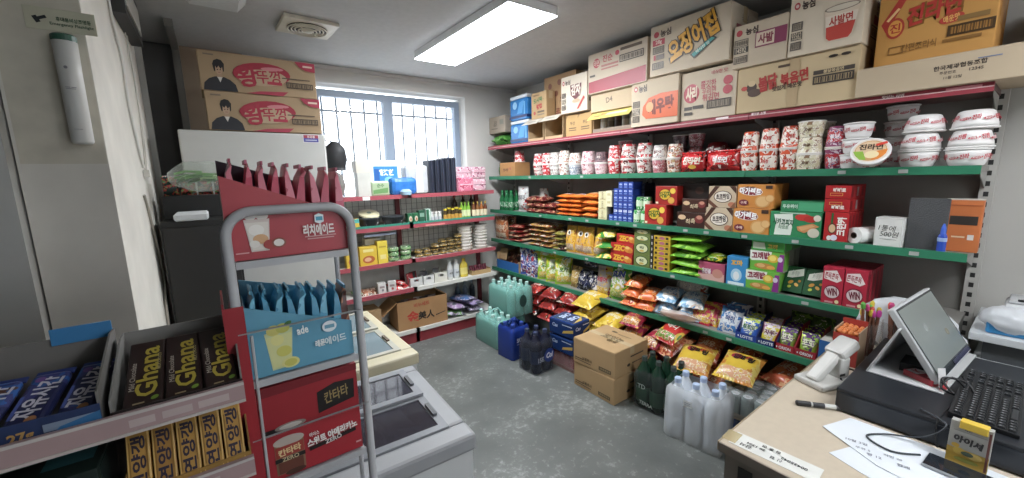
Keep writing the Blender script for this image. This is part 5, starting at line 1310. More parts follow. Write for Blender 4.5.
# dark coat-like sacks hung behind the wire between the shelves are the upright; third shelf
for k, (x, w, h) in enumerate(((.885, .1, .16), (1.02, .148, .165))):
    GB(2, x, w, h, 'tea_box', f'yellow box with a pictured dish, {["left", "right"][k]} of two on the third shelf', 'box', 'dcb92a', d=.07, F=[('e', 0, -.35, .7, .4, 'b8602c'), ('e', -.1, -.35, .4, .22, 'e0b088'), ('r', 0, .6, .6, .15, 'e8d88a')])
GB(2, 1.145, .088, .2, 'tea_box', 'tall plain yellow box next to the pictured yellow boxes', 'box', 'e2cb3a', d=.07, F=[('r', 0, .5, .7, .06, 'b89a2c'), ('r', 0, -.4, .6, .2, 'e8dc8a')])
GB(2, 1.09, .14, .05, 'tea_box', 'white carton lying behind on the yellow boxes', 'box', 'cfcdc4', d=.09, dz=.17, dy=.11)
GB(2, 1.08, .15, .168, 'tea_box', 'pale box behind the yellow boxes', 'box', 'b8b4a4', d=.08, dy=.11)
for k in range(6):
    c, r_ = k % 2, k // 2
    can('tuna_tin', f'green flat tin, {["bottom", "middle", "top"][r_]} of the {["left", "right"][c]} stack', MP('2f6a34', ['d8d8c0', '4a8a48', '1c3a20'], 40, .3, k), .042, .05, (1.255 + c * .118, GYF + .085, BZ[2] + .001 + r_ * .0432), top='b8c8b0', group='green flat tins', bandcol='8ab07c', cat='tin', rz=0)
rnd = random.Random(8)
gi = 0
for c in range(6):
    n = (2, 2, 3, 4, 4, 5)[c]
    for k in range(n):
        gi += 1
        can('tuna_tin', f'gold topped dark tin, {ORD[k]} from the bottom in column {["one", "two", "three", "four", "five", "six"][c]} from the left', M('3a3424', rough=.35), .034, .041, (1.505 + c * .085, GYF + .085 + .02 * (k % 2), BZ[2] + .001 + k * .0352), top='d8b868', group='gold topped tins', bandcol=MP('b8964a', ['4a3a20', 'e8dcb0'], 60, .3, c + k), cat='tin', rz=0)
for k in range(4):
    can('tuna_tin', f'gold topped dark tin lying in the back row, {ORD[k]} from the left', M('3a3424', rough=.35), .034, .041, (1.51 + k * .1, GYF + .21, BZ[2] + .001), top='d8b868', group='gold topped tins at the back', cat='tin', rz=0)
for c, x in enumerate((2.02, 2.205)):
    for k in range(8):
        o = empty('paper_cup_pack', f'white stacked paper bowl, {ORD[k]} from the bottom of the {["left", "right"][c]} tower', 'paper bowl', (x, GYF + .1, BZ[2] + .001 + k * .031), group='white paper bowls in two towers')
        obj('bowl_body', MB().lathe([(.055, 0), (.071, .022)], M('d9d4cc', rough=.5), 22), o)
        obj('rim', MB().lathe([(.071, .022), (.075, .024), (.075, .029), (.07, .03)], M('e4e0da', rough=.5), 22), o)

# fourth shelf: baskets and bottles
for k, (x, w) in enumerate(((1.0, .09), (.92, .06), (1.06, .03))):
    bag('refill_pouch', f'small {["orange", "green", "brown"][k]} packet lying at the left of the fourth shelf', .09, .13, .035, MP(['b87a5a', '7a9a6a', '8a5a44'][k], ['d8c8b4', '5a3a2c'], 24), loc=(x, GYF + .11, BZ[3] + .003), rot=(R(20), 0, .2 * k), seed=161 + k)
for k, x in enumerate((1.115, 1.205)):
    GB(3, x, .07, .095, 'white_box', f'small white box with grey print, {["upright left", "tilted right"][k]} one on the fourth shelf', 'box', 'd4d2ce', d=.05, rz=-.3 * k, F=[('r', 0, .2, .6, .2, '9a8a8a'), ('e', .1, -.4, .3, .25, 'b04a4a' if k else '7a7a80')])
for k, (x, y, z) in enumerate(((1.27, .1, 0), (1.33, .12, 0), (1.3, .11, .035), (1.25, .17, 0))):
    bag('candy_bag', f'small bright red wrapped pack, {["front left", "front right", "top", "rear"][k]} of the little heap', .09, .11, .035, MP('b81f24', ['d84a4a', 'e8d8d0'], 26, .25, k), loc=(x, GYF + y, BZ[3] + .003 + z), rot=(R(15), 0, .5 * k), seed=165, group='bright red wrapped packs')


def basket(x, w, h, col, label, d=.14):
    o = empty('basket', label, 'basket', gp(3, x, .04))
    m = M(col, rough=.5)
    obj('basket_base', MB().box((-w / 2 + .004, .004, 0), (w / 2 - .004, d - .004, .004), m), o)
    for nm, a, b in (('side_wall', (-w / 2, .004, 0), (-w / 2 + .004, d - .004, h)), ('side_wall', (w / 2 - .004, .004, 0), (w / 2, d - .004, h)), ('back_wall', (-w / 2, d - .004, 0), (w / 2, d, h))):
        obj(nm, MB().box(a, b, m), o)
    f = MB().box((-w / 2, 0, 0), (w / 2, .004, h * .55), m).box((-w / 2, 0, h * .55), (-w * .2, .004, h * .8), m).box((w * .2, 0, h * .55), (w / 2, .004, h * .8), m).box((-w / 2, 0, h * .8), (w / 2, .004, h), m)
    obj('front_wall', f, o)
    return o


basket(1.445, .12, .085, 'cfcfcc', 'white plastic basket with hand hole, left of three')
basket(1.57, .11, .085, 'd2d2d0', 'white plastic basket with hand hole, middle of three')
basket(1.70, .135, .095, 'd6d4c8', 'cream plastic basket with hand hole, right of three')
rnd = random.Random(3)
for bx, w, cols, wh in ((1.445, .11, ['a02c34', '3c3c40', '8a2a30', 'b8b8b8'], 'left'), (1.57, .1, ['4a4a50', 'b8b8bc', '6a6a70'], 'middle'), (1.70, .12, ['6a6a6c', 'c8c8c8', '8a8a80'], 'right')):
    for k, c in enumerate(cols):
        bag('packet', f'small {["red", "charcoal", "maroon", "pale"][k] if wh == "left" else ["dark grey", "silver", "mid grey"][k]} packet sticking out of the {wh} basket', .07, .11, .018, c, stand=True, loc=(bx - w * .28 + k * w * .2, GYF + .085 + .016 * k, BZ[3] + .02), rot=(R(-12), R(rnd.uniform(-12, 12)), .1), seed=170)
for k, x in enumerate((1.812, 1.885)):
    bottle('detergent_bottle', f'white detergent bottle with tall cap, {["left", "right"][k]} of two', gp(3, x, .07), .032, .19, 'dadcda', 'e8e8e6', 'c8ccd0', .55, txt='세제')
o = bottle('detergent_bottle', 'flat yellow detergent refill bottle right of the white bottles', gp(3, 1.972, .07), .045, .19, 'dcc43a', 'd8b82c', 'e8d878', .4)
o.scale = (1, .6, 1)
o = empty('display_tray', 'low cardboard tray of maroon packets at the right end of the fourth shelf', 'tray', gp(3, 2.17, .04))
obj('tray_front', MB().box((-.115, 0, 0), (.115, .003, .045), M('b89a68', rough=.8)), o)
obj('tray_base', MB().box((-.115, .003, 0), (.115, .15, .003), M('b89a68', rough=.8)), o)
obj('tray_side', MB().box((-.115, .003, .003), (-.112, .15, .05), M('b89a68', rough=.8)), o)
obj('tray_side', MB().box((.112, .003, .003), (.115, .15, .05), M('b89a68', rough=.8)), o)
for k in range(4):
    bag('packet', f'maroon packet in the low cardboard tray, {ORD[k]} from the left', .05, .085, .03, MP('6a2438', ['a85a6a', '3c1420'], 24), stand=True, loc=(2.09 + .053 * k, GYF + .1, BZ[3] + .006), rot=(R(-15), 0, 0), seed=174, group='maroon packets in the low tray')

# base shelf: open carton with hand lettering, bundles
o = empty('open_carton', 'open kraft carton with red and black brush characters on the base shelf', 'carton', (1.49, GYF + .032, BZ[4] + .001), (0, 0, R(-2)))
KM = M('a57c50', rough=.8, var=.06)
w, d, h, t = .5, .25, .275, .005
for nm, a, b in (('side_panel', (-w / 2, 0, 0), (-w / 2 + t, d, h)), ('side_panel', (w / 2 - t, 0, 0), (w / 2, d, h)), ('back_panel', (-w / 2 + t, d - t, 0), (w / 2 - t, d, h)), ('front_panel', (-w / 2 + t, 0, 0), (w / 2 - t, t, h)), ('base_panel', (-w / 2 + t, t, 0), (w / 2 - t, d - t, t))):
    obj(nm, MB().box(a, b, KM), o)
obj('open_flap', MB().box((-.17, 0, -.002), (0, d - .01, .002), KM), o, loc=(-w / 2, .005, h), rot=(0, R(-38), 0))
obj('open_flap', MB().box((0, 0, -.002), (.1, d - .01, .002), KM), o, loc=(w / 2 - .01, .005, h + .003), rot=(0, R(-150), 0))
face(o, 'F', w, d, h, [('t', -.42, -.15, .4, '金', 'b8342a', 0, .5, .03), ('t', .12, -.2, .3, '美人', '2a2420', -2, .7, .03), ('p', [(.5, -.35), (.92, -.22), (.9, -.28), (.52, -.42)], '2a2420'), ('t', -.05, .62, .15, '비누세트', 'a8402c', 2, 1.0, .02)], 'printed_front')
rnd = random.Random(5)
for k in range(7):
    c = ['5a4a44', '7a6a64', '8c4a44', 'b8b0a8', '4a4a50', '6a5a50', '9a8a80'][k]
    obj_ = bag('packet', f'dark packet sticking out of the open kraft carton, {ORD[k]} from the left', .09, .24, .03, c, stand=True, loc=(1.31 + .06 * k, GYF + .15 + .03 * (k % 2), BZ[4] + .012), rot=(R(-6), R(rnd.uniform(-6, 6)), 0), seed=176, group='packets in the open kraft carton')
snackbox('kraft_box', 'narrow tan carton with a red line beside the open kraft carton', 'carton', .12, .2, .26, M('a8875e', rough=.8), F=[('r', 0, -.1, .8, .02, 'a84a3c')], loc=(1.03, GYF + .03, BZ[4] + .001))
snackbox('kraft_box', 'plain tan carton at the left of the base shelf', 'carton', .2, .2, .2, M('9c7c56', rough=.8), loc=(.85, GYF + .05, BZ[4] + .001))
for k, (x, z, c, nm) in enumerate(((1.86, 0, '6a9a58', 'green'), (2.08, 0, '7a7a88', 'grey'), (1.88, .062, 'a888b4', 'lilac'), (2.07, .062, '9c8ab8', 'violet'), (1.97, .125, '4a6a9c', 'slate blue'))):
    bag('cloth_pack', f'{nm} wrapped cloth pack on the base shelf right of the open carton', .24, .2, .065, MP(c, ['c8b8d0', '5a5a6a'], 16, .3, k), panel=None, loc=(x, GYF + .13, BZ[4] + .003 + z), rot=(R(8), 0, R(80 + 10 * k)), seed=180 + k, cat='cloth pack')
for k in range(3):
    o = empty('brush_bottle', f'small dark tool bottle on the base shelf right end, {ORD[k]} from the left', 'bottle', (2.0 + .09 * k, GYF + .27, BZ[4] + .001), group='dark bottles at the right end of the base shelf')
    obj('bottle_body', MB().lathe([(.03, 0), (.03, .2), (.012, .25)], M(['3c4a5a', '5a6478', '2c3440'][k], rough=.3), 14), o)
    obj('bottle_cap', MB().lathe([(.014, .25), (.014, .285)], M('8a8a90'), 12), o)

# ================================================================== FLOOR GOODS IN FRONT OF THE SHELVES
def wbottle(o, x, y, r, h, col, cap, film=True, lab=None, lz=(.38, .6)):
    b = obj('bottle', MB().lathe([(r * .8, 0), (r, .012), (r, h * .3), (r * .96, h * .33), (r, h * .36), (r, h * .66), (r * .9, h * .74), (r * .35, h * .9), (r * .33, h * .93)], col, 16), o, smooth=True, loc=(x, y, 0))
    obj('bottle_cap', MB().lathe([(r * .38, h * .92), (r * .38, h * .99), (r * .33, h)], asmat(cap, rough=.4), 14), b)
    if lab:
        obj('label', MB().lathe([(r + .0012, h * lz[0]), (r + .0012, h * lz[1])], asmat(lab, rough=.35), 16, cap=False), b)
    return b


def shrink(o, nx, ny, r, h, mat, pad=.004, name='shrink_film', shoulder=.7, bumps=True):
    """taut film around a block of bottles, drawn in over the caps"""
    w, d = nx * r + pad, ny * r + pad
    mb = MB()
    N = 36
    vs, fs = [], []
    levels = [(.0, 1.0), (.02, 1.01), (shoulder * .5, 1.005), (shoulder, .995), (shoulder + .07, .96), (shoulder + .13, .86)]
    for z, s in levels:
        for i in range(N):
            a = 2 * PI * i / N
            ca, sa = math.cos(a), math.sin(a)
            q = 1 / (abs(ca) ** 14 + abs(sa) ** 14) ** (1 / 14)
            wob = 1 + .012 * math.sin(i * 5 + z * 30) + .01 * noise.noise(Vector((ca * 3, sa * 3, z * 6 + r * 40)))
            zz = z * h + (.006 * math.sin(a * 6) if z > .9 else 0)
            vs.append((w * q * ca * s * wob, d * q * sa * s * wob, zz + .003))
    L = len(levels)
    for k in range(L - 1):
        for i in range(N):
            j = (i + 1) % N
            fs.append((k * N + i, k * N + j, (k + 1) * N + j, (k + 1) * N + i))
    mb.add(vs, fs, mat)
    return obj(name, mb, o, smooth=True)


def bpack(name, label, loc, rz, nx, ny, r, h, col, cap, film, lab=None, cat='bottle pack', lz=(.38, .6), shoulder=.7):
    o = empty(name, label, cat, loc, (0, 0, rz))
    for i in range(nx):
        for j in range(ny):
            wbottle(o, (i - (nx - 1) / 2) * 2 * r, (j - (ny - 1) / 2) * 2 * r, r * .985, h, col, cap, lab=lab, lz=lz)
    shrink(o, nx, ny, r, h, film, shoulder=shoulder)
    return o


TEAL = M('96cfc6', rough=.25, var=.08)
TEALF = MF('9fd0c8', .30, .15)
def handle_hole(o, w, y, z, c='1f4a44'):
    decal('handle_hole', o, w, w * 1.4, (0, y, z), (1, 0, 0), (0, 0, 1), [('e', 0, 0, 1, 1, c)], .0)


bpack('water_pack', 'mint water bottle pack hidden under the topmost mint pack', (2.25, 3.1, .001), 0, 2, 3, .047, .215, TEAL, 'a8d8d0', TEALF)
p_ = bpack('water_pack', 'topmost mint water bottle pack with a dark handle hole', (2.24, 3.07, .222), 0, 3, 4, .048, .31, TEAL, 'b4dcd4', TEALF, shoulder=.76)
handle_hole(p_, .085, -.207, .15)
p_ = bpack('water_pack', 'mint water bottle pack in a loose bag on the floor at the left end', (1.985, 2.98, .001), 0, 2, 4, .05, .29, TEAL, 'b4dcd4', TEALF, shoulder=.74)
obj('carry_handle', MB().tube([(-.06, -.02, .285), (-.03, -.02, .325), (.03, -.02, .325), (.06, -.02, .285)], .008, M('8cc4bc', rough=.3), 8), p_)
BLF = MF('1f3f9c', .8, .2)
p_ = bpack('drink_pack', 'deep blue wrapped drink pack on the floor beside the mint pack', (1.955, 2.645, .001), R(4), 2, 2, .05, .3, M('1c3488', rough=.3), '2a4aa8', BLF, shoulder=.8)
decal('printed_film', p_, .18, .1, (0, -.112, .17), (1, 0, 0), (0, 0, 1), [('t', 0, .1, .4, 'SODA', 'd8e0f0', 0, 1.4, .05), ('r', 0, -.6, .7, .08, '8aa0d8')], .003)
obj('carry_handle', MB().tube([(-.05, 0, .295), (-.02, 0, .33), (.02, 0, .33), (.05, 0, .295)], .007, M('2a4aa8', rough=.3), 8), p_)
p_ = bpack('cola_pack', 'shrink-wrapped pack of dark bottles with blue labels on the floor', (1.945, 2.33, .001), R(3), 2, 2, .05, .335, M('23263a', rough=.12), '3a4464', MF('8a90a0', .09, .06), lab=M('22345c', rough=.3), lz=(.25, .56), shoulder=.66)
decal('printed_film', p_, .2, .16, (0, -.107, .13), (1, 0, 0), (0, 0, 1), [('e', .4, .1, .55, .7, '1f3f8c'), ('t', .42, .1, .3, 'Col', 'd8dcec', 0, .7, .05, .15), ('t', -.5, -.1, .24, '15E', 'aab0c4', 0, .6, .03)], .003)


def canpack(name, label, loc, rz, nx, ny, r, h, body, top, film, F=None, T=None, cat='can pack', tray=None):
    o = empty(name, label, cat, loc, (0, 0, rz))
    for i in range(nx):
        for j in range(ny):
            b = obj('can', MB().lathe([(r * .78, 0), (r * .97, .01), (r * .97, h * .9), (r * .84, h * .985), (r * .84, h), (r * .78, h), (r * .76, h - .004)], asmat(body, rough=.25), 16), o, loc=((i - (nx - 1) / 2) * 2 * r, (j - (ny - 1) / 2) * 2 * r, .004))
            obj('can_top', MB().lathe([(r * .755, h - .004), (r * .3, h - .0035)], M(top, rough=.3), 16), b)
            obj('pull_tab', MB().box((-.007, -.012, h - .0033), (.007, .012, h - .0015), M('d0d2d4', rough=.3, metal=.6)), b)
    w, d = nx * r + .003, ny * r + .003
    if tray:
        m = M(tray, rough=.8)
        obj('cardboard_tray', MB().box((-w, -d, 0), (w, d, .003), m).box((-w - .003, -d - .003, 0), (w + .003, -d, .035), m).box((-w - .003, d, 0), (w + .003, d + .003, .035), m).box((-w - .003, -d, 0), (-w, d, .035), m).box((w, -d, 0), (w + .003, d, .035), m), o)
    e = .0045
    obj('shrink_film', MB().box((-w - e, -d - e, .002), (w + e, d + e, h + .012), film), o, bevel=.012)
    if F:
        decal('printed_film', o, 2 * d, h, (-w - e, 0, h / 2 + .006), (0, -1, 0), (0, 0, 1), F, .0006)
        decal('printed_film', o, 2 * w, h, (0, -d - e, h / 2 + .006), (1, 0, 0), (0, 0, 1), F, .0006)
    if T:
        decal('printed_film', o, 2 * w, 2 * d, (0, 0, h + .012), (1, 0, 0), (0, 1, 0), T, .0006)
    return o


canpack('can_pack', 'rose coloured can pack on the floor under the navy can packs', (2.20, 2.2, .001), R(2), 3, 4, .031, .12, '9c4a5a', 'c0b8b8', MF('e0b8b8', .25, .12), tray='8a6a60')
NAV = MF('22407c', .75, .2)
for k in range(2):
    canpack('can_pack', f'navy wrapped can pack with white lettering, {["lower", "upper"][k]} of two', (2.19, 2.2, .137 + k * .137), R(2 + 2 * k), 3, 4, .031, .12, '2c4a8c', 'aab4c8', NAV,
            F=[('t', -.5, .3, .25, 'Cas', 'b8c8e8', 0, .7, .04, .1), ('p', [(.1, -.6), (1, -.1), (1, .3), (.2, -.2)], 'c8a848'), ('r', .5, .6, .4, .06, 'b8c4dc')], T=[('t', .1, .4, .22, 'CASS', 'c8d4e8', 180, 1.2, .05), ('t', .1, -.3, .22, 'CASS', 'c8d4e8', 180, 1.2, .05), ('p', [(-.9, -.9), (.2, -.9), (.9, -.4), (.3, -.6)], 'c8a848')])
PF = [('r', -.7, -.55, .22, .035, '4a3a28'), ('t', -.3, -.45, .13, '식품회사', '4a3a28', 0, .5), ('r', .55, -.62, .28, .14, '5a4a34'), ('b', .55, -.62, .24, .08, 'b09468'), ('r', -.7, -.7, .22, .03, '5a4a38'), ('r', -.3, -.7, .2, .03, '5a4a38')]
PT = [('e', -.25, .6, .14, .08, '6a5638'), ('t', .1, .1, .16, '맛있는', '6a5638', 0, .9, .02), ('t', .25, -.2, .12, '음료', '6a5638', 0, .6), ('r', -.2, -.1, .2, .03, '7a6644'), ('r', .3, .5, .3, .02, '7a6644')]
SD = [('r', .3, .25, .4, .06, '4a3a28'), ('e', -.2, -.35, .1, .12, '3a2c20'), ('r', .35, -.3, .35, .04, '5a4a34')]
for k in range(2):
    carton('drink_carton', f'plain kraft drink carton with black print on the floor, {["lower", "upper"][k]} of two', .375, .37, .181, 'b8976a', F=PF, Rt=SD, T=PT if k else None, loc=(2.0, 1.775, .001 + k * .186), rot=(0, 0, RZ + R(2 * k - 1)))
p_ = bpack('beer_pack', 'wrapped pack of dark green glass bottles beside the kraft cartons', (2.225, 1.38, .001), R(4), 2, 3, .05, .345, M('1a3a2a', rough=.1), '3a4440', MF('8a9490', .09, .06), lab=M('2a6044', rough=.3), lz=(.12, .42), shoulder=.62)
decal('printed_film', p_, .28, .2, (-.107, 0, .12), (0, -1, 0), (0, 0, 1), [('t', -.6, .4, .16, 'TD', 'a0aca4', 0, .4, .02), ('t', -.35, -.72, .12, 'TERRA', 'b0bab2', -4, .7, .03)], .004)
decal('printed_film', p_, .18, .2, (0, -.157, .12), (1, 0, 0), (0, 0, 1), [('r', 0, 0, .7, .4, '1f5a3c'), ('r', 0, -.55, .5, .06, 'a8b8a8')], .004)
wp = bpack('water_pack', 'clear wrapped pack of translucent water bottles near the counter', (2.12, 1.075, .001), R(6), 2, 3, .052, .36, M('dfe6ee', rough=.2, var=.03), 'b8ccec', MF('f6f8fa', .30, .1), shoulder=.76)
decal('sticker', wp, .05, .04, (-.110, .02, .25), (0, -1, 0), (0, 0, 1), [('r', 0, 0, 1, 1, 'e8eaec'), ('r', 0, .2, .7, .12, '9aa4b0'), ('r', 0, -.3, .7, .12, '9aa4b0')], .001)
canpack('can_pack', 'blue labelled can pack on the floor under the grey can tray', (2.37, .92, .001), R(4), 4, 4, .033, .135, '4a70b0', 'd0d6de', MF('c8ccd2', .08, .08), tray='8c8478')
canpack('can_pack', 'grey topped can tray in clear film on the blue labelled pack', (2.368, .922, .153), R(6), 4, 4, .033, .135, '8c9a96', 'dde1e4', MF('e4e8ea', .14, .06), tray='9a8e7c')
bottle('juice_bottle', 'small yellow bottle standing on the floor by the counter corner', (1.62, .62, .001), .03, .2, 'd8c832', 'e0d85a', 'c8b82a', .5)

# ================================================================== LEFT SIDE: PILLAR FITTINGS, FRIDGE, RACKS, FREEZERS
sg = empty('emergency_sign', 'yellowed white plate with black torch arrow and green lettering on the pillar', 'sign', (-.309, PY0 - .002, 2.047))
obj('sign_plate', MB().box((-.075, -.003, -.032), (.075, 0, .032), M('c5c3ab', rough=.5)), sg, bevel=.001, rot=(0, R(0), 0))
decal('printed_front', sg, .15, .064, (0, -.003, 0), (1, 0, 0), (0, 0, 1), [('r', -.55, .05, .16, .13, '23282a', 25), ('r', -.68, -.12, .07, .3, '23282a', 25), ('t', .36, .12, .2, '휴대용비상조명등', '3c5a44', 0, 1.0, .02), ('t', .3, -.38, .17, 'Emergency Flashlight', '3c5a44', 0, 1.25, .02)])
fl = empty('emergency_torch', 'long white emergency torch hung upright on the pillar below the sign', 'torch', (-.306, PY0 - .032, 1.68))
obj('torch_body', MB().lathe([(.022, 0), (.0255, .006), (.0265, .2), (.028, .3)], M('cfcfcb', rough=.4, var=.03), 24), fl, smooth=True)
obj('torch_cap', MB().lathe([(.0285, .3), (.0285, .316), (.024, .32)], M('2c5a48', rough=.4), 24), fl)
decal('printed_body', fl, .05, .3, (0, 0, 0), (1, 0, 0), (0, 0, 1), [('e', -.1, .48, .16, .03, '8a8a94'), ('r', 0, .1, .45, .006, '7a7a84'), ('r', 0, .07, .4, .005, '7a7a84'), ('r', 0, -.72, .35, .005, '8a8a90')], wrap=lambda x, y, d: coneprint(.0255, .0275, .3)(x, y + .15, d + .001))
obj('wall_clip', MB().box((-.012, .02, .1), (.012, .031, .14), 'b0b0ac'), fl)
bx = tag(obj('alarm_bell_box', MB().box((PX + .002, 2.5, 2.29), (PX + .05, 3.05, 2.5), M('3a3a3a', rough=.5)).box((PX + .002, 2.52, 2.33), (PX + .055, 3.0, 2.46), M('c4c4be', rough=.5))), 'dark edged pale junction box high on the side of the pillar', 'junction box')
def cable(name, label, pts, r, c, cat='cable', n=6):
    P = [Vector(p) for p in pts]
    out = []
    for i in range(len(P) - 1):
        a, b, c_, d = P[max(0, i - 1)], P[i], P[i + 1], P[min(len(P) - 1, i + 2)]
        for k in range(n):
            t = k / n
            out.append(0.5 * ((2 * b) + (c_ - a) * t + (2 * a - 5 * b + 4 * c_ - d) * t * t + (3 * b - a - 3 * c_ + d) * t ** 3))
    out.append(P[-1])
    o = obj(name, MB().tube(out, r, asmat(c, rough=.5), 6), None, smooth=True)
    return tag(o, label, cat)


cx_ = PX + .008
cable('wall_cable', 'thick white cable hanging down the front part of the pillar side', [(cx_, 2.42, 2.5), (cx_, 2.42, 2.29), (cx_, 2.46, 2.2), (cx_, 2.53, 2.09), (cx_, 2.5, 1.92), (cx_, 2.56, 1.75), (cx_, 2.645, 1.63)], .0055, 'd2d0ca')
cable('wall_cable', 'thin looped cord hanging from the junction box on the pillar side', [(cx_, 2.8, 2.3), (cx_, 2.87, 2.03), (cx_, 2.78, 1.75), (cx_, 2.69, 1.61), (cx_, 2.74, 1.62), (cx_, 2.84, 1.8), (cx_, 2.86, 2.29)], .003, 'b4b0a6')
cable('wall_cable', 'bare cord running down the lower part of the pillar side', [(cx_, 2.5, 1.5), (cx_, 2.575, 1.4), (cx_, 2.72, 1.08), (cx_, 2.6, .9), (cx_, 2.56, .4)], .006, 'a09a8e')
tag(obj('cable_plug', MB().box((PX + .002, 2.66, 1.585), (PX + .025, 2.71, 1.62), 'cdcac2')), 'small white plug at the end of the pillar cables', 'plug')

# dark cabinet in the recess with bags on it
cb = empty('dark_cabinet', 'black cabinet in the dim recess left of the fridge', 'cabinet', (-.06, 2.62, 0))
obj('cabinet_body', MB().box((-.17, 0, 0), (.15, .33, 1.36), M('1d1c1b', rough=.5)), cb, bevel=.005)
obj('door', MB().box((-.16, -.012, .08), (.14, -.001, 1.33), M('252423', rough=.4)), cb, bevel=.003)
obj('handle', MB().box((.1, -.03, .7), (.115, -.013, .95), M('4a4a48', rough=.4)), cb)
cl = tag(obj('white_cloth', MB().box((-.17, 2.585, 1.3625), (-.03, 2.8, 1.40), M('c2c6c8', rough=.8, var=.08))), 'folded white cloth on the front edge of the black cabinet', 'cloth')
cl.modifiers.new('b', 'BEVEL').width = .008
rk = empty('dark_crate', 'dark plastic crate of mixed packets behind the folded cloth', 'crate', (-.06, 2.83, 1.362))
obj('crate_body', MB().box((-.16, 0, 0), (.13, .14, .12), M('1a1a1a', rough=.6)), rk)
for k in range(4):
    bag('packet', f'dark packet standing in the dark crate, {ORD[k]} from the left', .07, .11, .03, MP('22302a', ['b03a34', '5a8a4a', '8a8a8a'], 40, .2, k), stand=True, loc=(-.18 + .075 * k, 2.88, 1.484), rot=(0, 0, .1), seed=190 + k % 2, group='packets in the dark crate')
pb = empty('produce_bag', 'clear plastic bag of green onions resting on the crate beside the pouch rack', 'bag', (-.03, 2.76, 1.50))
mb = MB()
vs, fs = [], []
NU, NV = 18, 12
for j in range(NV + 1):
    th = PI * j / NV
    for i in range(NU):
        a = 2 * PI * i / NU
        k = 1 + .18 * noise.noise(Vector((3 * math.cos(a) * math.sin(th), 3 * math.sin(a) * math.sin(th), 3 * math.cos(th))))
        vs.append((.15 * k * math.sin(th) * math.cos(a), .09 * k * math.sin(th) * math.sin(a), .085 + .08 * k * math.cos(th)))
for j in range(NV):
    for i in range(NU):
        fs.append((j * NU + i, j * NU + (i + 1) % NU, (j + 1) * NU + (i + 1) % NU, (j + 1) * NU + i))
obj('bag_film', MB().add(vs, fs, MF('e8eee8', .16, .1)), pb, smooth=True)
rnd = random.Random(7)
for k in range(12):
    z = .05 + .05 * rnd.random()
    x = rnd.uniform(-.1, .04)
    y = rnd.uniform(-.045, .045)
    obj('green_leaf', MB().tube([(x - .03, y, z), (x + .02, y + .01, z + .015), (x + .09, y + rnd.uniform(-.02, .02), z + .01)], .007, M(['3f7a2c', '5a9a3c', '2c5a20', 'a8c88a'][k % 4], rough=.5), 6), pb)

# white upright refrigerator
fg = empty('refrigerator', 'white upright refrigerator with two noodle cartons on top', 'refrigerator', (.27, 3.0, 0))
FW = M('c2c2be', rough=.35, var=.03)
obj('cabinet_body', MB().box((-.39, .05, .03), (.40, .40, 1.86), M('b0b0ac', rough=.45)), fg, bevel=.006)
obj('door', MB().box((-.39, 0, .75), (.385, .048, 1.855), FW), fg, bevel=.008)
d_ = obj('door', MB().box((-.39, 0, .06), (.385, .048, .745), FW), fg, bevel=.008)
obj('handle', MB().box((-.36, -.03, .8), (-.335, 0, 1.2), M('9a9a98', rough=.4)), fg, bevel=.004)
obj('foot', MB().box((-.38, .06, 0), (-.3, .38, .03), '3a3a3a').box((.3, .06, 0), (.38, .38, .03), '3a3a3a'), fg)
decal('sticker', fg, .1, .055, (.30, 0, 1.825), (1, 0, 0), (0, 0, 1), [('r', 0, 0, 1, 1, 'd5d0d4'), ('r', 0, .45, .9, .4, 'a8384c'), ('r', 0, -.35, .9, .45, '4a4a9c'), ('t', 0, .45, .3, '점검필', 'e8dcdc', 0, 1.4), ('r', 0, -.35, .7, .1, 'c8c8e0')])
# noodle cartons with a printed man
MAN = [('p', [(-.96, -.98), (-.42, -.98), (-.45, -.6), (-.53, -.38), (-.62, -.26), (-.76, -.26), (-.86, -.38), (-.94, -.62)], '26262c'), ('p', [(-.735, -.3), (-.645, -.3), (-.655, -.02), (-.725, -.02)], 'a88a70'), ('e', -.69, .13, .062, .27, 'b49478'), ('p', [(-.765, .0), (-.785, .35), (-.76, .55), (-.70, .64), (-.64, .6), (-.6, .42), (-.615, .02), (-.632, .02), (-.634, .26), (-.66, .14), (-.69, .3), (-.72, .16), (-.742, .28), (-.748, .0)], '1c1a1c'),
       ('e', -.712, .1, .012, .025, '2a2220'), ('e', -.668, .1, .012, .025, '2a2220'), ('r', -.69, -.04, .02, .012, '8a4a44'), ('p', [(-.73, -.28), (-.69, -.55), (-.65, -.28)], 'd0ccc4')]
KING = [('e', 0.02, 0.08, .5, .62, 'a0243a', 3), ('e', .02, -.1, .43, .44, 'b49a7c', 3), ('e', .2, .42, .2, .1, 'c87a80', 3)]
KING += [('t', -.24, -.1, .56, '왕', 'a8243c', 6, .36, .03), ('t', .12, -.02, .36, '뚜껑', 'a8243c', 4, .42, .015), ('r', .22, -.34, .13, .08, 'b02c44'), ('p', [(.62, 1), (1, 1), (1, .5), (.82, .55), (.7, .72)], 'a83048'), ('r', .86, .78, .09, .05, 'd8c0b0'), ('r', .62, .0, .26, .03, '5a4a3c'), ('o', .68, -.36, .25, .16, '4a3e34', .05), ('b', .68, -.36, .22, .1, '5a4c3e'), ('p', [(-.3, -1), (.35, -1), (.45, -.76), (-.05, -.84)], 'a83048'), ('r', -.83, .82, .08, .04, '7a6a5a')]
for k in range(2):
    carton('noodle_carton', f'kraft noodle carton with red oval and printed person, {["lower", "upper"][k]} of two on the fridge', .62, .3, .222, 'a58c6c', F=MAN + KING, loc=(.337 - .01 * k, 3.02, 1.8615 + k * .2262))
bk = empty('black_sack', 'black carrier bag hanging beside the refrigerator against the window', 'bag', (.80, 3.36, 1.62))
mb = MB()
vs, fs = [], []
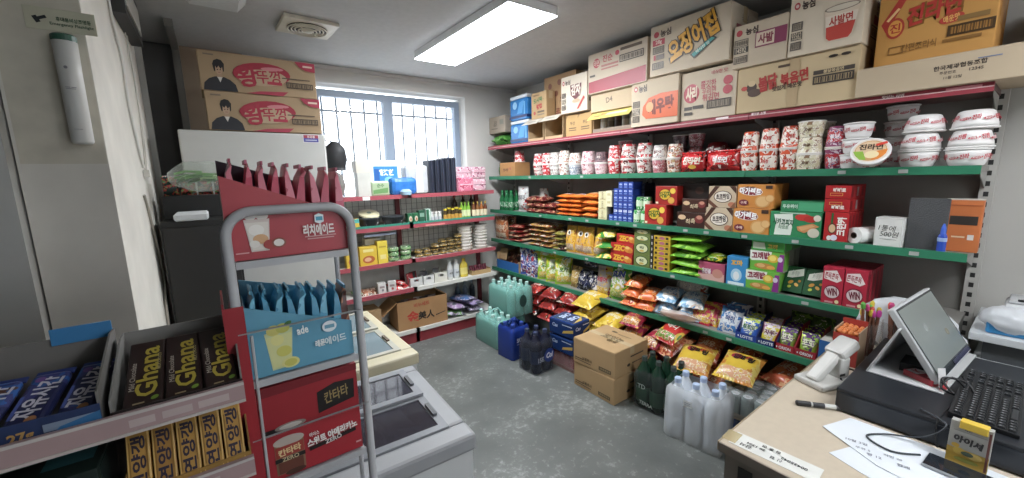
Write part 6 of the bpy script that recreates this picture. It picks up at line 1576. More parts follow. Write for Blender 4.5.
for j in range(9):
    t = j / 8
    for i in range(12):
        a = 2 * PI * i / 12
        r = (.025 + .07 * min(1, t * 3.2) * (1 - .35 * t)) * (1 + .2 * noise.noise(Vector((math.cos(a) * 2, math.sin(a) * 2, t * 4))))
        vs.append((r * math.cos(a), r * .7 * math.sin(a), .22 * (1 - t)))
for j in range(8):
    for i in range(12):
        fs.append((j * 12 + i, (j + 1) * 12 + i, (j + 1) * 12 + (i + 1) % 12, j * 12 + (i + 1) % 12))
fs.append(list(range(96, 108)))
obj('bag_film', MB().add(vs, fs, M('1c1d20', rough=.6)), bk, smooth=True)
obj('hanging_loop', MB().tube([(0, 0, .215), (-.07, 0, .235), (-.1315, 0, .237)], .004, M('26272a'), 6), bk)
gc = tag(obj('grey_cushion', MB().lathe([(.03, 0), (.07, .03), (.085, .1), (.07, .18), (.02, .22)], M('7a7672', rough=.8, var=.1), 16, wob=lambda a: 1 + .08 * math.sin(3 * a))), 'grey lumpy cloth bundle below the black carrier bag on the top red shelf', 'bundle')
gc.location = (.82, 3.55, BZ[0] + .001)

# ---- red pouch rack in front of the freezer
RKY = .95
rk = empty('pouch_rack', 'grey tube display rack with red side strip holding drink pouch boxes', 'display rack', (0, RKY, 0))
TG = M('aeafb2', rough=.45)
fx0, fx1 = .010, .246
arch = [(fx0, .004, .02)]
for k in range(9):
    a = PI - k * PI / 16
    arch.append((fx0 + .05 + .05 * math.cos(a), .0, 1.442 + .05 * math.sin(a)))
for k in range(9):
    a = PI / 2 - k * PI / 16
    arch.append((fx1 - .05 + .05 * math.cos(a), .0, 1.442 + .05 * math.sin(a)))
arch.append((fx1 + .002, .004, .02))
obj('tube_frame', MB().tube(arch, .0098, TG, 10), rk, smooth=True)
for z in (1.389, 1.133, .885):
    s_ = obj('shelf', MB().box((fx0 + .012, .004, z - .005), (fx1 - .012, .15, z), M('a3a4a8', rough=.45)), rk)
    obj('shelf_lip', MB().box((fx0 + .0105, -.002, z - .012), (fx1 - .0105, .004, z + .003), TG), s_)
for z in (1.247, 1.012):
    obj('guard_rod', MB().tube([(fx0 - .002, -.012, z), (fx1 + .002, -.012, z)], .0022, M('a8a8aa', rough=.3, metal=.7), 6), rk)
obj('side_rod', MB().tube([(fx0 + .02, -.012, 1.24), (fx0 + .014, -.012, .6)], .003, TG, 6), rk)
for s_, x in (('rear_post', fx0 + .004), ('rear_post', fx1 - .004)):
    obj(s_, MB().tube([(x, .09, .02), (x, .09, .87), (x, .155, .89), (x, .155, 1.40)], .006, TG, 8), rk)
obj('side_panel', MB().box((fx0 - .022, -.012, .5), (fx0 - .0185, .12, 1.315), M('8e1c26', rough=.4)).box((fx0 - .022, -.0135, .5), (fx0 + .013, -.0112, 1.305), M('9c1f2a', rough=.4)), rk)
obj('base', MB().box((fx0 - .01, -.01, 0), (fx1 + .01, .096, .02), TG), rk)


def tilted_box(name, label, z, hl, hr, col, w=.206, d=.125, F=None, x0=fx0 + .014):
    """display box whose front and back edges slope down to the right; open on top"""
    o = empty(name, label, 'display box', (x0, RKY + .0105, z + .0035))
    m = M(col, rough=.45)
    t = .002
    pts = [(0, 0), (w, 0), (w, hr), (0, hl)]
    mb = MB().prism(pts, 0, t, m)
    obj('front_panel', mb, o)
    obj('back_panel', MB().prism([(0, 0), (w, 0), (w, hr + .05), (0, hl + .035)], d - t, d, M('2c1c2a' if col[0] == 'b' else col, rough=.5)), o)
    obj('side_panel', MB().box((0, t, 0), (t, d - t, hl), m), o)
    obj('side_panel', MB().box((w - t, t, 0), (w, d - t, hr), m), o)
    obj('base_panel', MB().box((t, t, 0), (w - t, d - t, t), m), o)
    if F:
        h = (hl + hr) / 2
        decal('printed_front', o, w, h, (w / 2, 0, h / 2), (1, 0, 0), (0, 0, 1), F)
    return o


def pouch(label, x, z, col, edge, h, lean, group, seedy):
    o = empty('drink_pouch', label, 'drink pouch', (x, RKY + .0185, z), (0, R(lean), 0), group)
    w, t = .1, .0215
    r = random.Random(seedy)
    vs, fs = [], []
    N = 8
    for j in range(N + 1):
        v = j / N
        th = t * (1 - v ** 2.6) * .5 + .0016
        bow = .004 * math.sin(v * 5 + seedy) + (.010 * (r.random() - .3) if j == N else 0)
        in_ = .012 * v ** 3
        for (sx, y) in ((-1, 0.0 + in_), (-1, w * .5), (-1, w - in_), (1, w - in_), (1, w * .5), (1, 0.0 + in_)):
            k = .9 if y != w * .5 else 1.0
            vs.append((sx * th * k + bow, y, v * h - (.012 if j == N and y == in_ else 0)))
    for j in range(N):
        for i in range(6):
            a = j * 6 + i
            b = j * 6 + (i + 1) % 6
            fs.append((a, b, b + 6, a + 6))
    fs.append([5, 4, 3, 2, 1, 0])
    fs.append([N * 6 + i for i in range(6)])
    obj('pouch_body', MB().add(vs, fs, asmat(col, rough=.4)), o)
    obj('top_seal', MB().box((-.0022, .014, h - .004), (.0022, .086, h + .004), asmat(edge, rough=.4)), o)
    obj('gusset', MB().add([(-t * .3, -.0008, .004), (t * .3, -.0008, .004), (t * .2, .0012 - .0008, h * .3), (-t * .2, .0012 - .0008, h * .3)], [(0, 1, 2, 3)], asmat(edge, rough=.4)), o)
    return o


LY = [('e', -.62, .42, .1, .14, 'e9e3dd'), ('e', -.52, .52, .1, .14, 'f0ece6'), ('e', -.44, .40, .1, .13, 'e4ddd6'), ('p', [(-.73, .3), (-.33, .3), (-.38, -.75), (-.66, -.75)], 'd8c8c0'), ('p', [(-.71, .2), (-.35, .2), (-.4, -.7), (-.64, -.7)], 'e4dcd2'), ('e', -.55, -.05, .12, .18, 'f0ebe4'), ('e', -.5, -.35, .12, .16, 'd8a878'), ('e', -.6, -.5, .08, .12, 'ece6de'), ('e', -.36, .5, .1, .06, '4a7a3c', 20), ('e', -.36, -.55, .11, .16, 'a83a34'), ('e', -.22, -.52, .12, .17, '8c4a3a'), ('e', -.22, -.52, .085, .12, 'e8e2da'),
      ('p', [(.42, .3), (.5, .36), (.58, .3), (.58, .06), (.5, .0), (.42, .06)], 'dfe8ec'), ('r', .5, .18, .06, .07, '3a9ab8'), ('t', .48, -.2, .2, '리치에이드', 'f2e4e0', 0, .56, .04), ('r', .5, -.42, .28, .02, 'd89a9a'), ('r', .5, -.5, .24, .02, 'd89a9a'), ('r', -.8, -.75, .1, .02, 'd8a0a0')]
tilted_box('drink_box', 'red pouch drink box with white lettering on the top of the rack', 1.389, .17, .082, 'b23f48', F=LY, x0=.012, w=.226)
PMAT = [MP('c8506a', ['d87a8a', 'b03c54'], 10, .35, 2), MP('c0465e', ['d06a7c', 'a03048'], 10, .35, 5)]
for k in range(9):
    pouch(f'pinkish red drink pouch standing in the top box, {ORD[k]} from the left', .030 + .0238 * k, 1.395, PMAT[k % 2], M('b8607a', rough=.4) if k % 2 else M('a04058', rough=.4), .198 - .0024 * k, (1, 2, 3, 2, 3, 3, 3, 4, 4)[k], 'pinkish red pouches', k * 3)
LM = [('p', [(-.72, .55), (-.2, .62), (-.28, -.82), (-.64, -.85)], 'c9d4a0'), ('p', [(-.7, .4), (-.22, .45), (-.3, -.75), (-.62, -.78)], 'd6d898'), ('e', -.55, .62, .13, .2, 'd8d070'), ('e', -.38, .66, .13, .18, 'c8c85a'), ('e', -.5, .25, .12, .2, 'e0dc8c'), ('e', -.4, -.2, .14, .2, 'd0cc60'), ('e', -.3, -.68, .17, .2, 'dcd88a'), ('e', -.3, -.68, .12, .14, 'c8c458'), ('e', -.28, .8, .08, .08, '4a7a3c', 30), ('e', .52, .35, .15, .22, 'e4ecf0'), ('r', .52, .35, .1, .07, '6aa0b8'), ('t', .3, -.22, .14, '레몬', 'eef4f4', 2, .2, .04), ('t', .62, -.2, .16, '에이드', 'd8e8ec', 2, .45, .03), ('t', -.02, .45, .16, 'ade', 'e8f0f0', 4, .22, .03)]
tilted_box('drink_box', 'sky blue pouch drink box with lemonade glass on the middle of the rack', 1.133, .158, .082, '5a9cb8', F=LM)
PM2 = [MP('4a9cc0', ['6ab4d0', '3484a8'], 10, .35, 2), MP('4292b4', ['5cacc8', '2f789a'], 10, .35, 5)]
for k in range(9):
    pouch(f'blue drink pouch standing in the middle box, {ORD[k]} from the left', .036 + .0225 * k, 1.139, PM2[k % 2] if k < 8 else MP('a8583c', ['c87a50', '6a3020'], 12, .35, 1), M('4a90ac', rough=.4), .180 - .0026 * k, (1, 2, 3, 2, 3, 3, 4, 4, 4)[k], 'blue pouches', 40 + k * 3)
CT = [('p', [(.12, -.72), (.9, -.5), (.92, .35), (.5, .42), (.12, .2)], '1e1a1a'), ('t', .52, -.1, .26, '칸타타', 'a08a58', 8, .52, .02, .15), ('p', [(-1, 1), (1, 1), (1, .72), (-1, .62)], '7a1822'), ('r', -.82, -.85, .15, .1, '1e1a1a'), ('e', -.45, -.8, .3, .15, '8c8078'), ('e', -.45, -.8, .22, .1, 'c8c0b8')]
tb = snackbox('drink_box', 'dark red coffee drink box with black badge on the lower rack shelf', 'display box', .206, .12, .112, '9c1f2a', F=CT, loc=(fx0 + .014 + .103, RKY + .007, 1.0), flap=False)
SW = [('r', -.52, -.05, .28, .75, '8a6a50'), ('e', -.52, .62, .3, .22, 'b8aaa0'), ('r', -.52, .2, .27, .24, 'a03a30'), ('t', -.52, .18, .16, '칸타타', 'e0c890', 4, .44, .04), ('r', -.52, -.15, .29, .09, '26201e'), ('t', -.52, -.15, .09, 'ZERO', 'c8b890', 0, .4), ('r', -.52, -.5, .24, .25, '6a3a2c'), ('e', -.45, -.8, .2, .12, '4a2c22'), ('t', -.02, .52, .1, '아이스', 'eae0dc', 3, .2, .03), ('t', .36, .25, .19, '스위트 아메리카노', 'f0e6e2', 5, 1.08, .05), ('r', .36, -.02, .5, .09, '2a1c1c', 5), ('t', .36, -.02, .1, 'ZERO', 'e0d4d0', 5, .4, .03), ('r', .9, -.6, .06, .04, 'd8a8a8')]
tag(snackbox('drink_box', 'dark red iced coffee box with drink picture, lowest on the rack', 'display box', .206, .12, .108, 'a8222e', F=SW, loc=(fx0 + .014 + .103, RKY + .007, .8895), flap=False), None, None)

# ---- confectionery shelves at the lower left
ST = empty('sweets_shelf', 'steel sweets shelf with pinkish price rails at the lower left', 'shelving', (0, .85, 0))
CS = M('8d8b88', rough=.4, metal=.2)
RAIL = M('a98e8e', rough=.45, var=.08)
for k, z in enumerate((1.157, 1.005, .85)):
    s_ = obj('shelf', MB().box((-.95, .012, z - .012), (-.016, .30, z), CS), ST)
    rl = obj('price_rail', MB().box((-.95, 0, z - .007), (.006, .012, z + .027), RAIL).box((-.95, -.002, z - .009), (.006, 0, z - .004), 'bdb3ae').box((-.95, -.002, z + .024), (.006, .0, z + .029), 'c4bcb8'), s_)
    decal('rail_lettering', s_, .2, .026, (-.09 - .03 * k, -.0005, z + .01), (1, 0, 0), (0, 0, 1), [('r', -.45, -.05, .16, .5, 'bcaaa8'), ('r', 0, -.05, .2, .5, 'b8a6a4'), ('r', .5, -.05, .22, .5, 'bcaaa8')], .0003)
obj('upright', MB().box((-.034, .302, 0), (-.018, .33, 1.2), CS), ST)
obj('upright', MB().box((-.95, .302, 0), (-.93, .33, 1.2), CS), ST)
obj('back_panel', MB().box((-.93, .304, .1), (-.034, .312, 1.14), M('6a6866', rough=.5)), ST)
obj('base_plate', MB().box((-.95, .0, 0), (-.016, .33, .05), CS), ST)


def sweets_tray(label, xc, w, z, d=.19, lip=.028, back=.105, col='7c7a76', lipcol='2a2020', y=.866):
    o = empty('sweets_box', label, 'display box', (xc, y, z))
    m, t = M(col, rough=.7), .003
    obj('base_panel', MB().box((-w / 2, 0, 0), (w / 2, d, t), m), o)
    obj('front_lip', MB().box((-w / 2, 0, t), (w / 2, t, lip), M(lipcol, rough=.5)), o)
    obj('back_panel', MB().box((-w / 2, d - t, t), (w / 2, d, back), m), o)
    for s in (-1, 1):
        x = s * (w / 2 - t / 2)
        mb = MB()
        pr = [(t, t), (d - t, t), (d - t, back), (d * .8, back), (t, lip + .02)]
        vs = [(x - t / 2, a, b) for a, b in pr] + [(x + t / 2, a, b) for a, b in pr]
        mb.add(vs, [(4, 3, 2, 1, 0), (5, 6, 7, 8, 9)] + [(i, (i + 1) % 5, (i + 1) % 5 + 5, i + 5) for i in range(5)], m)
        obj('side_panel', mb, o)
    return o


sweets_tray('grey tray of dark chocolate bars with gold lettering on the sweets shelf', -.084, .178, 1.158)
BAR = [('t', .12, .02, .6, 'Ghana', 'a8962c', 90, -1.5, .02), ('t', -.66, -.1, .15, 'Mild Chocolate', 'b8aea0', 90, 1.2, .0, .1), ('t', .74, .25, .1, 'MILK CHOCO', 'a89a6a', 90, .8, .02), ('e', .62, -.82, .22, .05, '6a8a2c', 30), ('r', -.2, -.9, .3, .02, '8a7a5a')]
BR3 = (-.135, -.080, -.025)
for k, x in enumerate(BR3):
    o = empty('chocolate_bar', f'dark brown chocolate bar with gold lettering, {["left", "middle", "right"][k]} of three', 'chocolate bar', (x, .873, 1.172), (R(25), 0, R((-1, 1, 3)[k])), 'chocolate bars in the grey tray')
    obj('wrapped_bar', MB().box((-.0255, 0, 0), (.0255, .16, .011), M('2b1c1a', rough=.35)), o, bevel=.003)
    decal('printed_front', o, .05, .16, (0, .08, .011), (1, 0, 0), (0, 1, 0), BAR, .0006)
sweets_tray('bright blue edged box of caramel bars left of the chocolate tray', -.295, .225, 1.158, col='6f6c68', lipcol='22345e', back=.118, lip=.05)
decal('printed_front', bpy.data.objects['sweets_box.001'], .225, .05, (0, 0, .025), (1, 0, 0), (0, 0, 1), [('t', -.3, .3, .4, '자유', 'a8aac0', 0, .3, .03), ('t', .25, .1, .36, '27g', 'b08a4a', 2, .25, .04), ('r', .7, .3, .25, .25, '7a8aa0'), ('p', [(.4, -.9), (.6, .2), (1, .6), (1, -.9)], '2a6a9c')], .001)
tag(obj('blue_flap', MB().box((0, 0, 0), (.08, .004, .03), M('2f7cb4', rough=.5)), bpy.data.objects['sweets_box.001'], loc=(.03, .184, .106)), None, None)
CB = [('t', .08, .02, .66, '자유시간', 'c4c2ce', 84, -1.5, .03), ('e', .35, -.8, .3, .15, 'a8744a'), ('e', -.4, .7, .28, .1, '6a4a8a'), ('r', -.75, -.3, .1, .4, '4a5a9c')]
for k in range(4):
    x = -.385 + .056 * k
    o = empty('caramel_bar', f'navy wrapped caramel bar with white lettering, {["first", "second", "third", "fourth"][k]} from the left', 'candy bar', (x, .876, 1.176), (R(20), 0, R(-9)), 'navy caramel bars')
    obj('wrapped_bar', MB().box((-.023, 0.012, 0), (.023, .13, .016), MP('252a52', ['3a3f74', '2c5a9c', '5a3a30'], 16, .3, k)), o, bevel=.006)
    obj('end_seal', MB().box((-.024, 0, .006), (.024, .012, .009), M('2c3a74')).box((-.024, .13, .006), (.024, .142, .009), M('2c3a74')), o)
    decal('printed_front', o, .046, .12, (0, .071, .016), (1, 0, 0), (0, 1, 0), CB, .0006)
# lower level
sweets_tray('gold box of jelly bars on the middle sweets shelf', -.085, .176, 1.006, d=.15, lip=.032, back=.09, col='8c6a34', lipcol='a8813c')
decal('printed_front', bpy.data.objects['sweets_box.002'], .176, .032, (0, 0, .016), (1, 0, 0), (0, 0, 1), [('r', .5, 0, .3, .45, 'b8b0a8'), ('b', .5, 0, .26, .35, '6a6058')], .001)
YG_ = [('t', 0, .0, .62, '연양갱', '2a2238', 90, -1.45, .03), ('o', 0, 0, .92, .97, 'd8b060', .1), ('r', -.72, .0, .05, .6, '8a6420'), ('r', .72, .1, .04, .5, '8a6420')]
for k in range(5):
    o = empty('jelly_bar', f'gold wrapped red bean jelly bar, {ORD[k]} from the left', 'jelly bar', (-.155 + .0335 * k, .872, 1.012), (R(62), 0, 0), 'gold jelly bars')
    obj('wrapped_bar', MB().box((-.0155, 0, 0), (.0155, .125, .014), M('b88a38' if k != 1 else 'a87a30', rough=.35, var=.12)), o, bevel=.002)
    decal('printed_front', o, .031, .125, (0, .0625, .014), (1, 0, 0), (0, 1, 0), YG_, .0006)
snackbox('gum_box', 'dark green gum box with pale lettering on the middle sweets shelf', 'gum box', .2, .13, .095, '1e2c28', F=[('t', .25, .42, .26, 'XYLITOL', '9ab0a8', 0, 1.3, .03), ('r', .3, -.1, .5, .15, '3a6a6a'), ('r', .0, -.75, .8, .03, '4a6a60')], T=[('r', .6, .1, .3, .5, '3f7a80'), ('r', -.3, .2, .5, .08, '5a7a70')], loc=(-.30, .868, 1.006))
snackbox('gum_box', 'dark gum box at the left edge of the middle sweets shelf', 'gum box', .16, .13, .085, '262a2c', F=[('r', 0, .2, .7, .2, '6a7a78')], loc=(-.5, .868, 1.006))

# ---- ice cream freezers
def freezer(label, loc, rz, x0, x1, dep, h, rimc, bodyc, glassc, lids, goods, nb, hinge):
    o = empty('chest_freezer', label, 'freezer', loc, (0, 0, rz))
    B, Rm = M(bodyc, rough=.45, var=.03), M(rimc, rough=.5, var=.05)
    t = .05
    obj('cabinet_body', MB().box((x0, 0, .06), (x1, t, h - .06), B).box((x0, dep - t, .06), (x1, dep, h - .06), B).box((x0, t, .06), (x0 + t, dep - t, h - .06), B).box((x1 - t, t, .06), (x1, dep - t, h - .06), B).box((x0 + t, t, .06), (x1 - t, dep - t, h * .45), M('b9bdc0', rough=.5)), o)
    r = .075
    obj('top_rim', MB().box((x0 - .01, -.012, h - .06), (x1 + .012, r, h), Rm).box((x0 - .01, dep - r * .6, h - .06), (x1 + .012, dep + .01, h), Rm).box((x0 - .01, r, h - .06), (x0 + r, dep - r * .6, h), Rm).box((x1 - r * .8, r, h - .06), (x1 + .012, dep - r * .6, h), Rm), o, bevel=.012)
    for i in range(lids):
        y0 = r - .005 + (dep - 1.55 * r) * i / lids
        y1 = r - .005 + (dep - 1.55 * r) * (i + 1) / lids + (.012 if i < lids - 1 else 0)
        zz = h - .004 + .011 * i
        a, b = x0 + r - .01, x1 - r * .8 + .01
        fr = M('7c7f84' if i == 0 else '8a8d92', rough=.4) if rimc[0] != 'c' else M('b4b2a4', rough=.4)
        e = .028
        l_ = obj('glass_lid', MB().box((a + e, y0 + e, zz + .003), (b - e, y1 - e, zz + .006), glassc), o)
        obj('lid_frame', MB().box((a, y0, zz), (b, y0 + e, zz + .0095), fr).box((a, y1 - e, zz), (b, y1, zz + .0095), fr).box((a, y0 + e, zz), (a + e, y1 - e, zz + .0095), fr).box((b - e, y0 + e, zz), (b, y1 - e, zz + .0095), fr), l_)
        obj('lid_handle', MB().box((b - e * .8, (y0 + y1) / 2 - .04, zz + .0095), (b - e * .3, (y0 + y1) / 2 + .04, zz + .018), M(hinge, rough=.5)), l_)
    obj('foot', MB().box((x0 + .05, .05, 0), (x0 + .12, dep - .05, .06), '4a4a4a').box((x1 - .12, .05, 0), (x1 - .05, dep - .05, .06), '4a4a4a'), o)
    rnd = random.Random(nb)
    for k in range(nb):
        x = x1 - .13 - .125 * (k % 4)
        y = .13 + (dep - .26) * (k // 4) / max(1, (nb - 1) // 4)
        c = goods[k % len(goods)]
        b = bag('ice_cream_pack', f'{c[0]} ice cream packet inside the {"cream" if rimc[0] == "c" else "grey"} rimmed freezer, {["right", "second", "third", "left"][k % 4]} one in row {["one", "two", "three", "four"][k // 4]}', .11, .15, .045, MP(c[1], c[2], 20, .3, k), loc=(0, 0, 0), rot=(R(6), 0, rz + R(rnd.uniform(-25, 25))), seed=200 + k % 3, cat='ice cream')
        b.location = Matrix.Rotation(rz, 3, 'Z') @ Vector((x, y, h - .17)) + Vector(loc)
    return o


freezer('grey rimmed ice cream chest freezer behind the pouch rack', (0, 1.088, 0), R(-3), .03, .60, .585, .71, '9b9da0', 'c9cbcb', MF('4a4650', .45, .06), 2,
        [('violet', '6a4a6c', ['9a7a9c', '3c2440']), ('plum', '5a3450', ['a88ab0', 'c8b8c8']), ('pale pink', '9a7a88', ['d8c8d0', '6a4a5a']), ('dusky', '4a4450', ['8a8490', '6a3a4a'])], 12, '5a5c60')
freezer('cream rimmed chest freezer standing behind the grey rimmed one', (0, 1.78, 0), R(0), -.15, .715, .80, .70, 'c8bfa0', 'c6c8c6', MF('a8bcc4', .35, .05), 2,
        [('pale blue', '8ab0c4', ['d8e4ea', '5a8aa8']), ('white', 'c8ccd0', ['8ab0c8', 'a8a8a8']), ('mint', '9ac4b8', ['d8e8e0', '5a8a80'])], 12, '6a5c4a')

# ================================================================== COUNTER AT THE LOWER RIGHT
CZ = .72
ct = empty('counter', 'beige topped counter with taupe side panels at the lower right', 'counter', (0, 0, 0))
CT_ = M('c5b7a2', rough=.4, var=.04, scale=40)
obj('counter_top', MB().box((1.17, -1.0, CZ - .03), (2.412, .525, CZ), CT_), ct, bevel=.004)
obj('edge_band', MB().box((1.166, -1.0, CZ - .029), (1.1695, .522, CZ - .001), M('8f8478', rough=.5)).box((1.17, .5255, CZ - .029), (2.412, .5285, CZ - .001), M('a8977c', rough=.5)), ct)
TAU = M('857c72', rough=.6, var=.05)
obj('side_panel', MB().box((1.185, -1.0, 0), (1.205, .51, CZ - .03), TAU), ct)
obj('front_panel', MB().box((1.205, .49, 0), (2.405, .51, CZ - .03), TAU), ct)
obj('end_panel', MB().box((2.385, -1.0, 0), (2.405, .49, CZ - .03), TAU), ct)
obj('cable_slot', MB().box((1.183, .43, .52), (1.1855, .47, .66), '2a2724'), ct)

# lettered strip taped to the counter corner
o = empty('paper_strip', 'long white handwritten paper strip taped along the counter edge', 'note', (1.23, .395, CZ + .0006), (0, 0, R(93)))
obj('paper', MB().box((-.112, -.036, 0), (.112, .036, .0008), M('dcdcd6', rough=.7, var=.03)), o)
decal('handwriting', o, .224, .072, (0, 0, .0008), (1, 0, 0), (0, 1, 0), [('t', -.1, .45, .2, '신 협', '26262a', 2, .5), ('t', .62, .5, .24, '감사', '26262a', 0, .4), ('t', -.45, .0, .17, '00435042', '26262a', -2, .7), ('t', .42, .02, .16, '20 1304', '26262a', -2, .5), ('t', .1, -.5, .2, '김 홍 연', '26262a', 0, .7)], .0003)
decal('tape', o, .04, .06, (.115, 0, .0009), (1, 0, 0), (0, 1, 0), [('r', 0, 0, 1, 1, MF('d8c89a', .35, .2))], .0004)
# marker pen
o = empty('marker_pen', 'black capped marker pen lying on the counter', 'pen', (1.572, .452, CZ + .0095), (0, R(90), R(-54)))
obj('pen_barrel', MB().lathe([(.0085, .045), (.0085, .128), (.0075, .132)], M('c9c9c4', rough=.4), 16), o, smooth=False)
obj('pen_cap', MB().lathe([(.0065, 0), (.0092, .004), (.0092, .044)], M('1f1e20', rough=.4), 16), o)
obj('printed_band', MB().lathe([(.0087, .05), (.0087, .085)], M('2c2c30', rough=.4), 16, cap=False), o)
obj('pen_end', MB().lathe([(.0087, .118), (.0087, .129)], M('3a3a3c', rough=.4), 16), o)
# sheets of paper
def sheet(name, label, pts, z, marks, th=.0009, curl=()):
    o = empty(name, label, 'paper', (0, 0, CZ + z))
    n = len(pts)
    vs = [(x, y, (curl[i] if i < len(curl) else 0)) for i, (x, y) in enumerate(pts)] + [(x, y, th + (curl[i] if i < len(curl) else 0)) for i, (x, y) in enumerate(pts)]
    obj('paper_sheet', MB().add(vs, [list(range(n))[::-1], list(range(n, 2 * n))] + [(i, (i + 1) % n, (i + 1) % n + n, i + n) for i in range(n)], M('d9dee4', rough=.7, var=.02)), o)
    if marks:
        decal('handwriting', o, .2, .2, marks[0] + (th,), marks[1] + (0,), marks[2] + (0,), marks[3], .0004)
    return o


sheet('paper_sheet', 'lower white sheet peeping out under the written sheet', [(1.365, .30), (1.60, .21), (1.53, .02), (1.31, .10), (1.335, .22)], .0006, None)
sheet('paper_sheet', 'large white sheet with faint handwriting in front of the cash drawer', [(1.495, .352), (1.618, .31), (1.622, .10), (1.60, -.12), (1.36, -.10), (1.375, .08), (1.40, .20)], .003,
      ((1.47, .2), (0.2, -.98), (.98, .2), [('t', -.6, .25, .07, '10월 3일', '6a6e7c', 0, .7), ('t', -.45, -.05, .06, '우유 5', '7a7e8c', 0, .4), ('t', -.2, -.25, .07, '빵 12', '7a7e8c', 0, .4), ('t', .2, .0, .06, '라면 20', '7a7e8c', 0, .5), ('t', .4, -.3, .07, '합계', '6a6e7c', 0, .4)]))
# phone and its lead
o = empty('phone', 'black smartphone lying on the white sheet at the bottom edge', 'phone', (1.552, .055, CZ + .0045), (0, 0, R(-4)))
obj('phone_body', MB().box((-.066, -.08, 0), (.012, .068, .009), M('b4b8bc', rough=.3, metal=.4)), o, bevel=.006)
obj('screen', MB().box((-.063, -.077, .0091), (.009, .065, .0098), M('23282e', rough=.08, var=0)), o, bevel=.003)
cable('charging_lead', 'dark charging lead curling over the papers to the phone', [(1.545, .135, CZ + .007), (1.50, .19, CZ + .008), (1.53, .25, CZ + .008), (1.585, .22, CZ + .008), (1.612, .14, CZ + .03), (1.625, .10, CZ + .085), (1.68, .16, CZ + .085)], .0028, '3a3f46')
# cash drawer
cd = empty('cash_drawer', 'black cash drawer carrying the screen and the keyboard', 'cash drawer', (1.64, -.35, CZ + .001))
obj('drawer_body', MB().box((.004, 0, .003), (.68, .71, .08), M('23262b', rough=.4, var=.06, scale=60)), cd, bevel=.004)
obj('drawer_front', MB().box((0, .008, .006), (.0035, .70, .068), M('262b33', rough=.3)), cd)
obj('rubber_foot', MB().box((.02, .02, 0), (.05, .69, .003), '111111').box((.62, .02, 0), (.65, .69, .003), '111111'), cd)
DZ = CZ + .0815
# keyboard with single keys
kb = empty('keyboard', 'black computer keyboard lying on the cash drawer', 'keyboard', (1.688, -.03, DZ), (0, 0, R(0)))
KB = M('1b1c1f', rough=.45)
obj('keyboard_case', MB().add([(0, 0, 0), (.42, 0, 0), (.42, .135, 0), (0, .135, 0), (0, 0, .012), (.42, 0, .012), (.42, .135, .02), (0, .135, .02)], [(3, 2, 1, 0), (4, 5, 6, 7), (0, 1, 5, 4), (1, 2, 6, 5), (2, 3, 7, 6), (3, 0, 4, 7)], KB), kb, bevel=.002)
km = MB().add([(-.0078, -.0078, 0), (.0078, -.0078, 0), (.0078, .0078, 0), (-.0078, .0078, 0), (-.006, -.0055, .006), (.006, -.0055, .006), (.006, .0065, .006), (-.006, .0065, .006)], [(0, 1, 5, 4), (1, 2, 6, 5), (2, 3, 7, 6), (3, 0, 4, 7), (4, 5, 6, 7)], M('26282b', rough=.4))
km.add([(-.003, .0005, .0062), (.001, .0005, .0062), (.001, .0045, .0062), (-.003, .0045, .0062)], [(0, 1, 2, 3)], M('8a8c90', var=0))
kme = km.mesh('key')
for r_ in range(6):
    for c in range(22):
        if c == 15 or (c == 18) or (r_ == 0 and 4 <= c <= 8) or (r_ == 1 and c in (12, 13)):
            continue
        obj('key', kme, kb, loc=(.013 + c * .0188, .014 + r_ * .0195 + (.006 if r_ == 5 else 0), .0135 + r_ * .0012))
obj('space_bar', MB().box((.086, .0075, .013), (.166, .021, .019), M('26282b', rough=.4)), kb, bevel=.002)
# point of sale screen on a lambda shaped stand
ps = empty('sales_screen', 'grey touch screen on a folded aluminium stand on the cash drawer', 'monitor', (2.101, .187, DZ), (0, 0, R(-4)))
AL_ = M('c3c4c4', rough=.4, var=.03)
obj('stand_base', MB().box((-.25, -.075, 0), (.24, .125, .006), AL_), ps, bevel=.002)
leg = Vector((0, -.075, .19)).normalized()
def slab(nm, p0, p1, x0, x1, t, m, par, bev=.002):
    p0, p1 = Vector(p0), Vector(p1)
    d = (p1 - p0).normalized()
    n = Vector((0, -d.z, d.y)) * t
    vs = []
    for x in (x0, x1):
        vs += [(x, p0.y, p0.z), (x, p1.y, p1.z), (x, p1.y + n.y, p1.z + n.z), (x, p0.y + n.y, p0.z + n.z)]
    return obj(nm, MB().add(vs, [(0, 1, 2, 3), (7, 6, 5, 4), (0, 4, 5, 1), (1, 5, 6, 2), (2, 6, 7, 3), (3, 7, 4, 0)], m), par, bevel=bev)
slab('stand_back', (0, .125, .004), (0, .055, .185), -.25, .24, .006, AL_, ps)
sc_ = slab('screen_case', (0, -.062, .026), (0, .078, .248), -.222, .225, -.022, M('c2c4c6', rough=.4, var=.02), ps, .004)
d_ = (Vector((0, .078, .248)) - Vector((0, -.062, .026))).normalized()
n_ = Vector((0, -d_.z, d_.y))
c_ = (Vector((0, -.062, .026)) + Vector((0, .078, .248))) / 2
dec = decal('screen_glass', ps, .447, .262, c_ + n_ * .0 + Vector((.0015, 0, 0)), (1, 0, 0), d_, [('r', 0, 0, .97, .955, M('2e3438', rough=.12, var=0)), ('r', 0, .06, .93, .84, M('767d79', rough=.3, var=.04)), ('e', -.3, .2, .1, .12, M('848b86', rough=.15, var=0)), ('e', .45, -.2, .08, .1, M('8f8c78', rough=.15, var=0)), ('r', .4, -.88, .5, .06, M('3c3f58', rough=.15, var=0))], .0012)
tag(obj('card_reader', MB().box((-.05, -.03, 0), (.05, .04, .03), M('1e2024', rough=.4)).box((-.045, -.0302, .032 - .03), (.02, -.0303, .02), 'a82c34'), None, loc=(2.0, .215, DZ + .0065)), 'small black card reader with a red mark under the screen', 'card reader')
